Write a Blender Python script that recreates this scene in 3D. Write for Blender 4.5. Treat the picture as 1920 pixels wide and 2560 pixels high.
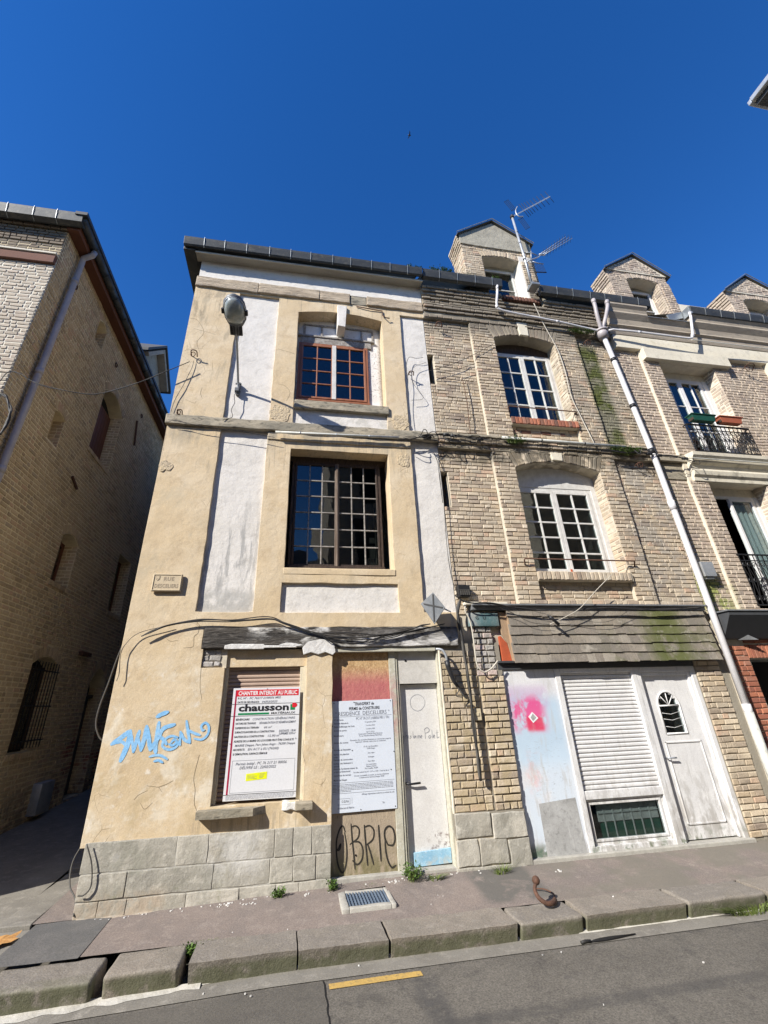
import bpy, bmesh, math, random
from mathutils import Vector, Matrix, noise
PI = math.pi
rnd = random.Random(7)
scene = bpy.context.scene
for o in list(bpy.data.objects):
    bpy.data.objects.remove(o)
C = scene.collection

# ------------------------------------------------------------------ camera
cam_d = bpy.data.cameras.new('camera')
cam_d.sensor_fit = 'VERTICAL'
cam_d.sensor_height = 36.0
cam_d.lens = 1098.19 / 2560 * 36.0
cam_d.shift_x = (960 - 925.08) / 2560
cam_d.shift_y = (1228.55 - 1280) / 2560
cam_d.clip_start = 0.05
cam_d.clip_end = 2000
cam = bpy.data.objects.new('camera', cam_d)
C.objects.link(cam)
yaw, pit, rol = 0.18415333, 0.45383787, -0.03406576
F = Vector((math.sin(yaw) * math.cos(pit), math.cos(yaw) * math.cos(pit), math.sin(pit)))
R0 = Vector((math.cos(yaw), -math.sin(yaw), 0))
U0 = R0.cross(F)
Rr = R0 * math.cos(rol) + U0 * math.sin(rol)
Ur = -R0 * math.sin(rol) + U0 * math.cos(rol)
mw = Matrix((Rr, Ur, -F)).transposed().to_4x4()
mw.translation = Vector((0, -6.5, 1.81))
cam.matrix_world = mw
scene.camera = cam

# ------------------------------------------------------------------ light
SUN = Vector((1.5, 1.0, -1.22)).normalized()
world = bpy.data.worlds.new('World')
scene.world = world
world.use_nodes = True
wn = world.node_tree
for n in list(wn.nodes):
    wn.nodes.remove(n)
sky = wn.nodes.new('ShaderNodeTexSky')
sky.sky_type = 'NISHITA'
sky.sun_disc = False
sky.sun_elevation = math.asin(-SUN.z)
sky.sun_rotation = math.atan2(-SUN.x, -SUN.y)
sky.air_density = 1.0
sky.dust_density = 0.0
sky.ozone_density = 4.0
hsv = wn.nodes.new('ShaderNodeHueSaturation')
hsv.inputs['Hue'].default_value = 0.512
hsv.inputs['Saturation'].default_value = 1.29
bg = wn.nodes.new('ShaderNodeBackground')
bg.inputs['Strength'].default_value = 0.122
wo = wn.nodes.new('ShaderNodeOutputWorld')
wn.links.new(sky.outputs[0], hsv.inputs['Color'])
wn.links.new(hsv.outputs[0], bg.inputs[0])
wn.links.new(bg.outputs[0], wo.inputs[0])
sun_d = bpy.data.lights.new('sun', 'SUN')
sun_d.energy = 5.0
sun_d.angle = math.radians(0.5)
sun_d.color = (1.0, 0.95, 0.87)
sun = bpy.data.objects.new('sun', sun_d)
C.objects.link(sun)
sun.rotation_euler = SUN.to_track_quat('-Z', 'Y').to_euler()
sun.location = (-30, -20, 26)
scene.view_settings.view_transform = 'Standard'
scene.view_settings.look = 'None'
scene.view_settings.gamma = 1.0
scene.view_settings.exposure = 0.70
scene.render.engine = 'CYCLES'

# ------------------------------------------------------------------ helpers
class Fr:
    """a wall frame: u along the wall, v up, d outwards"""
    def __init__(s, o, u, v, n):
        s.o, s.u, s.v, s.n = Vector(o), Vector(u), Vector(v), Vector(n)
    def __call__(s, u, v, d=0.0):
        return s.o + s.u * u + s.v * v + s.n * d
FAC = Fr((0, 0, 0), (1, 0, 0), (0, 0, 1), (0, -1, 0))
ALX = -4.72
ALY = Fr((ALX, 0, 0), (0, 1, 0), (0, 0, 1), (1, 0, 0))
GND = Fr((0, 0, 0), (1, 0, 0), (0, 1, 0), (0, 0, 1))

def nz(u, v, w=0.0, s=1.0):
    return noise.noise(Vector((u * s, v * s, w)))

class MB:
    def __init__(s):
        s.v, s.f, s.mi, s.bc = [], [], [], []
    def quad(s, a, b, c, d, mi=0, bc=0.5):
        n = len(s.v); s.v += [tuple(a), tuple(b), tuple(c), tuple(d)]
        s.f.append((n, n + 1, n + 2, n + 3)); s.mi.append(mi); s.bc.append(bc)
    def add(s, vs, fs, mi=0, bc=0.5):
        n = len(s.v); s.v += [tuple(x) for x in vs]
        for f in fs:
            s.f.append(tuple(n + i for i in f)); s.mi.append(mi); s.bc.append(bc)
    def box(s, T, u0, u1, v0, v1, d0, d1, mi=0, bc=0.5):
        vs = [T(u, v, d) for d in (d0, d1) for v in (v0, v1) for u in (u0, u1)]
        s.add(vs, [(0, 2, 3, 1), (4, 5, 7, 6), (0, 1, 5, 4), (2, 6, 7, 3), (0, 4, 6, 2), (1, 3, 7, 5)], mi, bc)
    def prism(s, T, poly, d0, d1, mi=0, bc=0.5):
        n = len(poly)
        vs = [T(a, b, d1) for a, b in poly] + [T(a, b, d0) for a, b in poly]
        fs = [tuple(range(n)), tuple(reversed(range(n, 2 * n)))]
        for i in range(n):
            j = (i + 1) % n
            fs.append((i, n + i, n + j, j))
        s.add(vs, fs, mi, bc)
    def tube(s, pts, r, seg=7, cap=True, mi=0, smooth=True, r1=None):
        pts = [Vector(p) for p in pts]
        rings = []
        prev = None
        N = len(pts)
        for i, p in enumerate(pts):
            t = (pts[min(i + 1, N - 1)] - pts[max(i - 1, 0)])
            if t.length < 1e-9: t = Vector((0, 0, 1))
            t.normalize()
            a = prev if prev is not None else (Vector((0, 0, 1)) if abs(t.z) < .9 else Vector((1, 0, 0)))
            b = t.cross(a)
            if b.length < 1e-6: b = t.cross(Vector((0, 1, 0.3)))
            b.normalize(); a = b.cross(t); prev = a
            rr = r if r1 is None else r + (r1 - r) * i / max(1, N - 1)
            rings.append([p + (a * math.cos(2 * PI * k / seg) + b * math.sin(2 * PI * k / seg)) * rr for k in range(seg)])
        vs = [q for rg in rings for q in rg]
        fs = []
        for i in range(N - 1):
            for k in range(seg):
                k2 = (k + 1) % seg
                fs.append((i * seg + k, i * seg + k2, (i + 1) * seg + k2, (i + 1) * seg + k))
        if cap:
            fs.append(tuple(reversed(range(seg)))); fs.append(tuple((N - 1) * seg + k for k in range(seg)))
        s.add(vs, fs, mi)
    def build(s, name, mats, parent=None, smooth=False, bevel=0, wn_=False, recalc=False, kind=None, label=None, seg=2, ang=40):
        me = bpy.data.meshes.new(name)
        me.from_pydata(s.v, [], s.f)
        if not isinstance(mats, (list, tuple)): mats = [mats]
        for m in mats: me.materials.append(m)
        me.polygons.foreach_set('material_index', s.mi)
        if smooth: me.polygons.foreach_set('use_smooth', [True] * len(s.f))
        at = me.attributes.new('bc', 'FLOAT', 'FACE'); at.data.foreach_set('value', s.bc)
        if recalc:
            b = bmesh.new(); b.from_mesh(me); bmesh.ops.recalc_face_normals(b, faces=b.faces); b.to_mesh(me); b.free()
        me.update()
        o = bpy.data.objects.new(name, me); C.objects.link(o)
        if bevel:
            m = o.modifiers.new('bevel', 'BEVEL'); m.width = bevel; m.segments = seg; m.limit_method = 'ANGLE'; m.angle_limit = math.radians(ang)
        if wn_:
            m = o.modifiers.new('wn', 'WEIGHTED_NORMAL'); m.keep_sharp = False
        if kind: o['kind'] = kind
        if label and parent is not None: o['label'] = label
        adopt(o, parent)
        return o

BASE = {}
def adopt(o, parent):
    if parent is None: return
    o.parent = parent
    if parent.name in BASE:
        o.matrix_parent_inverse = Matrix.Translation(-BASE[parent.name])

def thing(name, label, cat, loc, group=None):
    o = bpy.data.objects.new(name, None); C.objects.link(o)
    o.location = loc; o.empty_display_size = .3
    BASE[o.name] = Vector(loc)
    o['label'] = label; o['category'] = cat
    if group: o['group'] = group
    return o
def tag(o, label, cat, group=None):
    o['label'] = label; o['category'] = cat
    if group: o['group'] = group
    return o
def struct(o):
    o['kind'] = 'structure'; return o

def subdiv(lines, cell):
    lines = sorted(set(round(x, 5) for x in lines)); out = []
    for a, b in zip(lines, lines[1:]):
        n = max(1, int(math.ceil((b - a) / cell - 1e-6)))
        out += [a + (b - a) * i / n for i in range(n)]
    out.append(lines[-1]); return out

def relief(mb, T, u0, u1, v0, v1, df, db, holes=(), cell=.12, amp=.006, edge=.005, arches=(), mi=0, seed=0.0, outer=True):
    """a wall skin with openings, wavy surface and reveals"""
    us = [u0, u1]; vs = [v0, v1]
    for h in holes:
        us += [x for x in h[:2] if u0 < x < u1]; vs += [x for x in h[2:4] if v0 < x < v1]
    us = subdiv(us, cell); vs = subdiv(vs, cell)
    nu, nv = len(us), len(vs)
    def solid(i, j):
        if i < 0 or j < 0 or i >= nu - 1 or j >= nv - 1: return None
        a = (us[i] + us[i + 1]) / 2; b = (vs[j] + vs[j + 1]) / 2
        for h in holes:
            if h[0] < a < h[1] and h[2] < b < h[3]: return False
        return True
    base = len(mb.v); idx = {}
    def vert(i, j, back):
        k = (i, j, back)
        if k not in idx:
            u, v = us[i], vs[j]; vv = v
            for (a, b, vt, rise) in arches:
                if a - 1e-4 <= u <= b + 1e-4 and vt - 1e-4 <= v < vt + .55:
                    c = (a + b) / 2; h = (b - a) / 2
                    vv = v + rise * (1 - ((u - c) / h) ** 2) * (1 - (v - vt) / .55)
            lock = (i in (0, nu - 1)) or (j in (0, nv - 1))
            e = 0 if lock else edge
            uu = u + e * nz(u, v, seed + 3, 5) * 1.6
            vv += e * nz(u, v, seed + 9, 5) * 1.6
            dd = db if back else df + amp * (nz(u, v, seed, 1.1) + .45 * nz(u, v, seed + 5, 4.3))
            idx[k] = len(mb.v); mb.v.append(tuple(T(uu, vv, dd)))
        return idx[k]
    for i in range(nu - 1):
        for j in range(nv - 1):
            if not solid(i, j): continue
            mb.f.append((vert(i, j, 0), vert(i + 1, j, 0), vert(i + 1, j + 1, 0), vert(i, j + 1, 0))); mb.mi.append(mi); mb.bc.append(.5)
            for (di, dj, a, b) in ((-1, 0, (i, j + 1), (i, j)), (1, 0, (i + 1, j), (i + 1, j + 1)), (0, -1, (i, j), (i + 1, j)), (0, 1, (i + 1, j + 1), (i, j + 1))):
                s_ = solid(i + di, j + dj)
                if s_ is False or (s_ is None and outer):
                    mb.f.append((vert(*a, 0), vert(*a, 1), vert(*b, 1), vert(*b, 0))); mb.mi.append(mi); mb.bc.append(.5)

def rbox(mb, T, u0, u1, v0, v1, d0, d1, amp=.006, cell=.08, fs=7.0, seed=0.0, fn=None, mi=0, bc=.5, asp=1.0):
    """a box with worn, uneven faces"""
    U = subdiv([u0, u1], cell * asp); V = subdiv([v0, v1], cell); D = subdiv([d0, d1], cell)
    idx = {}
    def vt(u, v, d):
        k = (round(u, 5), round(v, 5), round(d, 5))
        if k not in idx:
            q = Vector((u / asp, v, d + seed)) * fs
            a = noise.noise(q) * amp; b = noise.noise(q + Vector((9, 4, 2))) * amp; c = noise.noise(q + Vector((3, 8, 5))) * amp
            p = (u + a, v + b, d + c)
            if fn: p = fn(*p)
            idx[k] = len(mb.v); mb.v.append(tuple(T(*p)))
        return idx[k]
    def face(A, B, mk, flip):
        for a0, a1 in zip(A, A[1:]):
            for b0, b1 in zip(B, B[1:]):
                q = [vt(*mk(a0, b0)), vt(*mk(a1, b0)), vt(*mk(a1, b1)), vt(*mk(a0, b1))]
                if flip: q.reverse()
                mb.f.append(tuple(q)); mb.mi.append(mi); mb.bc.append(bc)
    face(U, V, lambda a, b: (a, b, d1), False); face(U, V, lambda a, b: (a, b, d0), True)
    face(U, D, lambda a, b: (a, v0, b), False); face(U, D, lambda a, b: (a, v1, b), True)
    face(V, D, lambda a, b: (u1, a, b), False); face(V, D, lambda a, b: (u0, a, b), True)

def spline(pts, n=6):
    pts = [Vector(p) for p in pts]
    if len(pts) < 3: return pts
    P = [pts[0] * 2 - pts[1]] + pts + [pts[-1] * 2 - pts[-2]]; out = []
    for i in range(1, len(P) - 2):
        for k in range(n):
            t = k / n
            out.append(.5 * ((2 * P[i]) + (P[i + 1] - P[i - 1]) * t + (2 * P[i - 1] - 5 * P[i] + 4 * P[i + 1] - P[i + 2]) * t * t + (3 * P[i] - P[i - 1] - 3 * P[i + 1] + P[i + 2]) * t ** 3))
    out.append(P[-2]); return out

def ribbon(mb, T, pts, w, d, mi=0, n=5):
    """a painted stroke lying d in front of the surface"""
    pp = spline([(a, b, 0) for a, b in pts], n)
    N = len(pp); L, R_ = [], []
    for i, p in enumerate(pp):
        t = pp[min(i + 1, N - 1)] - pp[max(i - 1, 0)]
        if t.length < 1e-7: t = Vector((1, 0, 0))
        t.normalize(); q = Vector((-t.y, t.x, 0))
        e = 1 - .35 * (abs(2 * i / (N - 1) - 1) ** 6) if N > 1 else 1
        ww = w / 2 * e * (1 + .12 * nz(p.x, p.y, 1, 40))
        dd = d(p.x, p.y) if callable(d) else d
        L.append(T(p.x + q.x * ww, p.y + q.y * ww, dd)); R_.append(T(p.x - q.x * ww, p.y - q.y * ww, dd))
    b = len(mb.v)
    mb.v += [tuple(x) for x in L] + [tuple(x) for x in R_]
    for i in range(N - 1):
        mb.f.append((b + N + i, b + N + i + 1, b + i + 1, b + i)); mb.mi.append(mi); mb.bc.append(.5)
    for e in (0, N - 1):
        dd = d(pp[e].x, pp[e].y) if callable(d) else d; r = w / 2 * .66; k0 = len(mb.v)
        for k in range(10):
            a = 2 * PI * k / 10
            mb.v.append(tuple(T(pp[e].x + r * math.cos(a), pp[e].y + r * math.sin(a), dd + .0004)))
        mb.f.append(tuple(range(k0, k0 + 10))); mb.mi.append(mi); mb.bc.append(.5)

def text(T, u, v, d, size, s, m, parent, align='LEFT', xs=1.0, bold=0.0, shear=0.0, rot=0.0, name='lettering', space=1.0, fit=None):
    cu = bpy.data.curves.new('t', 'FONT'); cu.body = s; cu.size = size; cu.align_x = align
    cu.offset = bold; cu.shear = shear; cu.resolution_u = 2; cu.space_character = space
    o = bpy.data.objects.new('t', cu); C.objects.link(o)
    dg = bpy.context.evaluated_depsgraph_get()
    me0 = bpy.data.meshes.new_from_object(o.evaluated_get(dg))
    bpy.data.objects.remove(o); bpy.data.curves.remove(cu)
    mb = MB(); cr, sr = math.cos(rot), math.sin(rot)
    if fit and len(me0.vertices):
        w0 = max(q.co.x for q in me0.vertices) - min(q.co.x for q in me0.vertices); xs = fit / w0
    vs = []
    for q in me0.vertices:
        a, b = q.co.x * xs, q.co.y
        vs.append(T(u + a * cr - b * sr, v + a * sr + b * cr, d))
    mb.add(vs, [tuple(p.vertices) for p in me0.polygons])
    bpy.data.meshes.remove(me0)
    if not mb.f: return None
    return mb.build(name, m, parent)

# ------------------------------------------------------------------ materials
class NT:
    def __init__(s, name):
        s.m = bpy.data.materials.new(name); s.m.use_nodes = True; s.t = s.m.node_tree
        for n in list(s.t.nodes): s.t.nodes.remove(n)
        s.out = s.n('ShaderNodeOutputMaterial'); s.b = s.n('ShaderNodeBsdfPrincipled')
        s.l(s.b.outputs[0], s.out.inputs[0]); s.pos = None
    def n(s, t, **k):
        q = s.t.nodes.new(t)
        for a, b in k.items(): setattr(q, a, b)
        return q
    def l(s, a, b): s.t.links.new(a, b)
    def P(s):
        if not s.pos: s.pos = s.n('ShaderNodeNewGeometry').outputs['Position']
        return s.pos
    def noise(s, scale, detail=4, rough=.6, dist=0.0, stretch=None, loc=(0, 0, 0)):
        v = s.P()
        if stretch or loc != (0, 0, 0):
            mp = s.n('ShaderNodeMapping'); mp.inputs['Scale'].default_value = stretch or (1, 1, 1); mp.inputs['Location'].default_value = loc
            s.l(v, mp.inputs[0]); v = mp.outputs[0]
        q = s.n('ShaderNodeTexNoise'); s.l(v, q.inputs['Vector'])
        q.inputs['Scale'].default_value = scale; q.inputs['Detail'].default_value = detail; q.inputs['Roughness'].default_value = rough; q.inputs['Distortion'].default_value = dist
        return q.outputs[0]
    def rng(s, x, a, b, c=0.0, d=1.0, smooth=True):
        q = s.n('ShaderNodeMapRange'); q.interpolation_type = 'SMOOTHSTEP' if smooth else 'LINEAR'
        s.l(x, q.inputs[0])
        for i, w in enumerate((a, b, c, d)): q.inputs[i + 1].default_value = w
        return q.outputs[0]
    def math(s, op, a, b=None):
        q = s.n('ShaderNodeMath', operation=op)
        for i, w in enumerate((a, b)):
            if w is None: continue
            if isinstance(w, (int, float)): q.inputs[i].default_value = w
            else: s.l(w, q.inputs[i])
        return q.outputs[0]
    def mix(s, f, a, b, mode='MIX'):
        q = s.n('ShaderNodeMix', data_type='RGBA', blend_type=mode)
        for i, w in ((0, f), (6, a), (7, b)):
            if isinstance(w, (int, float)): q.inputs[i].default_value = w
            elif isinstance(w, tuple): q.inputs[i].default_value = (*w, 1)
            else: s.l(w, q.inputs[i])
        return q.outputs[2]
    def window(s, x0=None, x1=None, y0=None, y1=None, z0=None, z1=None, soft=.1):
        if not hasattr(s, 'sep'):
            s.sep = s.n('ShaderNodeSeparateXYZ'); s.l(s.P(), s.sep.inputs[0])
        f = None
        for ax, (a, b) in enumerate(((x0, x1), (y0, y1), (z0, z1))):
            for w, sg in ((a, 1), (b, -1)):
                if w is None: continue
                g = s.rng(s.sep.outputs[ax], w - soft, w + soft, 0 if sg > 0 else 1, 1 if sg > 0 else 0)
                f = g if f is None else s.math('MULTIPLY', f, g)
        return f
    def bump(s, h, strength, dist, prev=None):
        q = s.n('ShaderNodeBump'); q.inputs['Strength'].default_value = strength; q.inputs['Distance'].default_value = dist
        s.l(h, q.inputs['Height'])
        if prev is not None: s.l(prev, q.inputs['Normal'])
        return q.outputs[0]

def make(name, c1, c2=None, sc=3.0, c3=None, rough=.9, bumps=((60, .5, .003),), stains=(), cracks=None, metal=0.0, spec=.3, stretch=None, palette=None, fine=.12, coat=0):
    """general weathered surface. stains: (colour, window dict, noise scale, threshold, strength, stretch)"""
    t = NT(name); b = t.b
    col = c1
    if palette:
        at = t.n('ShaderNodeAttribute'); at.attribute_name = 'bc'
        r = t.n('ShaderNodeValToRGB'); r.color_ramp.interpolation = 'CONSTANT'
        e = r.color_ramp.elements
        for i, pc in enumerate(palette):
            el = e[i] if i < 2 else e.new(i / len(palette))
            el.position = i / len(palette); el.color = (*pc, 1)
        t.l(at.outputs['Fac'], r.inputs[0]); col = r.outputs[0]
        if c2: col = t.mix(t.rng(t.noise(sc, 5), .42, .66), col, c2)
    elif c2:
        col = t.mix(t.rng(t.noise(sc, 6, .62, .4, stretch), .35, .68), c1, c2)
    if c3: col = t.mix(t.rng(t.noise(sc * 3.7, 5, .65, .2, stretch, (5, 3, 1)), .5, .72), col, c3)
    if fine:
        g = t.rng(t.noise(75, 3, .7), .3, .7, 1 - fine, 1 + fine, False)
        gg = t.n('ShaderNodeCombineColor'); [t.l(g, gg.inputs[i]) for i in range(3)]
        col = t.mix(1.0, col, gg.outputs[0], 'MULTIPLY')
    nrm = None
    for st in stains:
        c, w, ns, th, k = st[:5]
        m = t.rng(t.noise(ns, 6, .65, .3, st[5] if len(st) > 5 else None, (2, 7, 4)), th, th + .16)
        f = t.window(**w) if w else None
        if f is not None:
            if th <= 0: m = f
            else: m = t.math('MULTIPLY', m, f)
        col = t.mix(t.math('MULTIPLY', m, k), col, c)
    if cracks:
        scl, wdt, ccol, th = cracks
        vo = t.n('ShaderNodeTexVoronoi', feature='DISTANCE_TO_EDGE'); vo.inputs['Scale'].default_value = scl
        wv = t.n('ShaderNodeMix', data_type='VECTOR'); wv.inputs[0].default_value = .12
        nn = t.n('ShaderNodeTexNoise'); nn.inputs['Scale'].default_value = 3; t.l(t.P(), nn.inputs['Vector'])
        t.l(t.P(), wv.inputs[4]); t.l(nn.outputs['Color'], wv.inputs[5]); t.l(wv.outputs[1], vo.inputs['Vector'])
        ck = t.math('MULTIPLY', t.rng(vo.outputs['Distance'], 0, wdt, 1, 0), t.rng(t.noise(1.3, 3), th, th + .08))
        col = t.mix(ck, col, ccol)
        nrm = t.bump(t.math('SUBTRACT', 1.0, ck), .5, .004)
    for (bs, bk, bd) in bumps:
        nrm = t.bump(t.noise(bs, 6 if bs < 40 else 3, .62, 0, stretch), bk, bd, nrm)
    if nrm is not None: t.l(nrm, b.inputs['Normal'])
    if isinstance(col, tuple): b.inputs['Base Color'].default_value = (*col, 1)
    else: t.l(col, b.inputs['Base Color'])
    b.inputs['Roughness'].default_value = rough; b.inputs['Metallic'].default_value = metal
    b.inputs['Specular IOR Level'].default_value = spec
    return t.m

def plain(name, c, rough=.6, metal=0.0, spec=.4, var=.12):
    return make(name, c, tuple(x * (1 - var) for x in c), 9, rough=rough, metal=metal, spec=spec, bumps=((90, .15, .001),), fine=.06)

CABLES = [
 ('facade_low', [(-1.92, -0.07, 2.721), (-1.8, -0.07, 2.788), (-1.612, -0.07, 2.868), (-1.212, -0.07, 2.937), (-0.79, -0.07, 2.93), (-0.312, -0.07, 2.96), (-0.039, -0.07, 2.887), (0.437, -0.07, 2.74), (1.069, -0.07, 2.7), (1.729, -0.07, 2.769), (2.254, -0.07, 2.869)], 0.009, 4),
 ('corner_drop', [(-1.583, -0.05, 2.871), (-1.962, -0.05, 2.761), (-2.096, -0.05, 2.635), (-2.133, -0.05, 2.511), (-2.104, -0.05, 2.286), (-2.117, -0.05, 2.186)], 0.008, 1),
 ('alley_loop', [(-2.187, 0.15, 2.698), (-2.239, 0.15, 2.426), (-2.275, 0.15, 2.182), (-2.319, 0.15, 1.915), (-2.321, 0.15, 1.721), (-2.261, 0.15, 1.577), (-2.181, 0.15, 1.512)], 0.009, 0),
 ('string', [(-2.124, -0.1, 6.119), (-1.911, -0.1, 6.098), (-1.585, -0.1, 6.033), (-1.044, -0.1, 5.994), (-0.405, -0.1, 5.912)], 0.008, 3),
 ('string_mid', [(1.728, -0.1, 6.035), (2.01, -0.1, 6.085), (2.201, -0.1, 6.129), (2.513, -0.1, 6.107)], 0.012, 3),
 ('string_brick', [(2.057, -0.12, 6.09), (2.305, -0.12, 6.164), (2.541, -0.12, 6.198), (2.745, -0.12, 6.183), (2.938, -0.12, 6.175), (3.229, -0.12, 6.151), (3.669, -0.12, 6.154)], 0.014, 4),
 ('string_r', [(5.797, -0.14, 6.112), (6.175, -0.14, 6.071), (6.576, -0.14, 6.086), (6.991, -0.14, 6.047), (7.371, -0.14, 6.046), (7.751, -0.14, 5.961)], 0.014, 4),
 ('alley_span', [(-4.718, -0.12, 6.615), (-4.681, -0.12, 6.767), (-4.616, -0.12, 6.828), (-4.431, -0.12, 6.766), (-4.301, -0.12, 6.677), (-4.022, -0.12, 6.575), (-3.472, -0.12, 6.501), (-3.14, -0.12, 6.566), (-2.718, -0.12, 6.793), (-2.372, -0.12, 7.051), (-1.967, -0.12, 7.36)], 0.012, 1),
 ('left_hang', [(-4.621, -0.15, 6.344), (-4.526, -0.15, 6.297), (-4.43, -0.15, 6.141), (-4.374, -0.15, 5.983), (-4.37, -0.15, 5.77), (-4.4, -0.15, 5.612)], 0.03, 3),
 ('hook_drop', [(-1.928, -0.03, 7.468), (-1.935, -0.03, 7.31), (-1.978, -0.03, 7.114), (-2.028, -0.03, 6.884), (-2.106, -0.03, 6.586), (-2.135, -0.03, 6.338)], 0.008, 1),
 ('recess_loop', [(2.388, -0.04, 8.085), (2.243, -0.04, 8.036), (2.087, -0.04, 8.047), (2.01, -0.04, 7.776), (2.027, -0.04, 7.441), (1.973, -0.04, 6.91), (1.984, -0.04, 6.378), (2.064, -0.04, 6.183)], 0.008, 1),
 ('recess_thin', [(2.433, -0.03, 7.967), (2.157, -0.03, 7.781), (2.129, -0.03, 7.419), (2.303, -0.03, 7.07), (2.063, -0.03, 6.986)], 0.004, 0),
 ('tv_lead', [(5.089, -0.2, 9.878), (5.255, -0.12, 9.353), (5.461, -0.08, 8.637), (5.485, -0.08, 8.033), (5.463, -0.08, 7.395), (5.53, -0.1, 6.876), (5.617, -0.15, 6.173)], 0.008, 0),
 ('brick_diag', [(2.467, -0.06, 7.727), (2.941, -0.06, 7.939), (3.448, -0.06, 8.259), (3.959, -0.06, 8.627)], 0.005, 0),
 ('brick_diag2', [(2.641, -0.06, 7.732), (2.868, -0.06, 7.743), (3.136, -0.06, 7.868), (3.469, -0.06, 8.035)], 0.005, 0),
 ('rod', [(3.148, -0.05, 7.692), (3.168, -0.05, 7.301), (3.167, -0.05, 6.922), (3.136, -0.05, 6.259)], 0.008, 0),
 ('swing', [(5.173, -0.2, 3.636), (4.76, -0.2, 3.324), (4.445, -0.2, 3.084), (4.2, -0.2, 2.962), (3.872, -0.2, 2.837)], 0.006, 0),
 ('swing2', [(2.631, -0.15, 3.209), (2.937, -0.15, 3.143), (3.266, -0.15, 3.037), (3.586, -0.15, 2.878), (3.901, -0.15, 2.838)], 0.006, 1),
 ('shop_top', [(2.423, -0.16, 3.272), (2.622, -0.16, 3.166), (2.992, -0.16, 3.155), (3.388, -0.16, 3.089), (3.794, -0.16, 3.05), (4.404, -0.16, 3.065), (5.037, -0.16, 3.094), (5.673, -0.16, 3.068), (6.275, -0.16, 3.084), (6.657, -0.16, 3.105)], 0.01, 4),
 ('shop_sag', [(3.506, -0.16, 3.089), (3.785, -0.16, 3.009), (4.22, -0.16, 2.942), (4.66, -0.16, 2.874), (4.979, -0.16, 2.901), (5.349, -0.16, 3.067)], 0.006, 1),
 ('bundle', [(2.543, -0.07, 3.222), (2.476, -0.07, 3.058), (2.479, -0.07, 2.899), (2.498, -0.07, 2.692), (2.509, -0.07, 2.391), (2.52, -0.07, 2.149), (2.524, -0.07, 1.824), (2.516, -0.07, 1.471), (2.529, -0.07, 1.134), (2.524, -0.07, 0.893)], 0.022, 4),
 ('pale_drop', [(2.612, -0.08, 3.154), (2.597, -0.08, 3.046), (2.642, -0.08, 2.95), (2.666, -0.08, 2.792), (2.671, -0.08, 2.587), (2.669, -0.08, 2.339), (2.701, -0.08, 2.26), (2.779, -0.08, 2.191), (2.873, -0.08, 2.228), (3.004, -0.08, 2.343)], 0.01, 0),
 ('whip', [(2.025, -0.1, 2.864), (1.859, -0.1, 2.827), (1.587, -0.1, 2.753), (1.323, -0.1, 2.718), (1.065, -0.1, 2.703)], 0.014, 2),
 ('corner_low', [(-2.077, -0.06, 0.549), (-1.985, -0.06, 0.356), (-1.953, -0.06, 0.192), (-2.001, -0.06, 0.118), (-2.065, -0.06, 0.113)], 0.008, 0),
 ('corner_low2', [(-2.235, 0.3, 0.492), (-2.288, 0.25, 0.322), (-2.232, 0.15, 0.156), (-2.116, 0.05, 0.056), (-2.074, -0.03, -0.058)], 0.007, 0),
 ('slot_cable', [(2.386, -0.03, 5.866), (2.446, -0.03, 5.661), (2.448, -0.03, 5.428), (2.451, -0.03, 5.145), (2.454, -0.03, 4.87)], 0.01, 2),
 ('joint', [(2.457, -0.03, 5.826), (2.479, -0.03, 5.252), (2.465, -0.03, 4.678), (2.441, -0.03, 4.05), (2.462, -0.03, 3.582), (2.53, -0.03, 3.303)], 0.008, 2),
]
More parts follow.
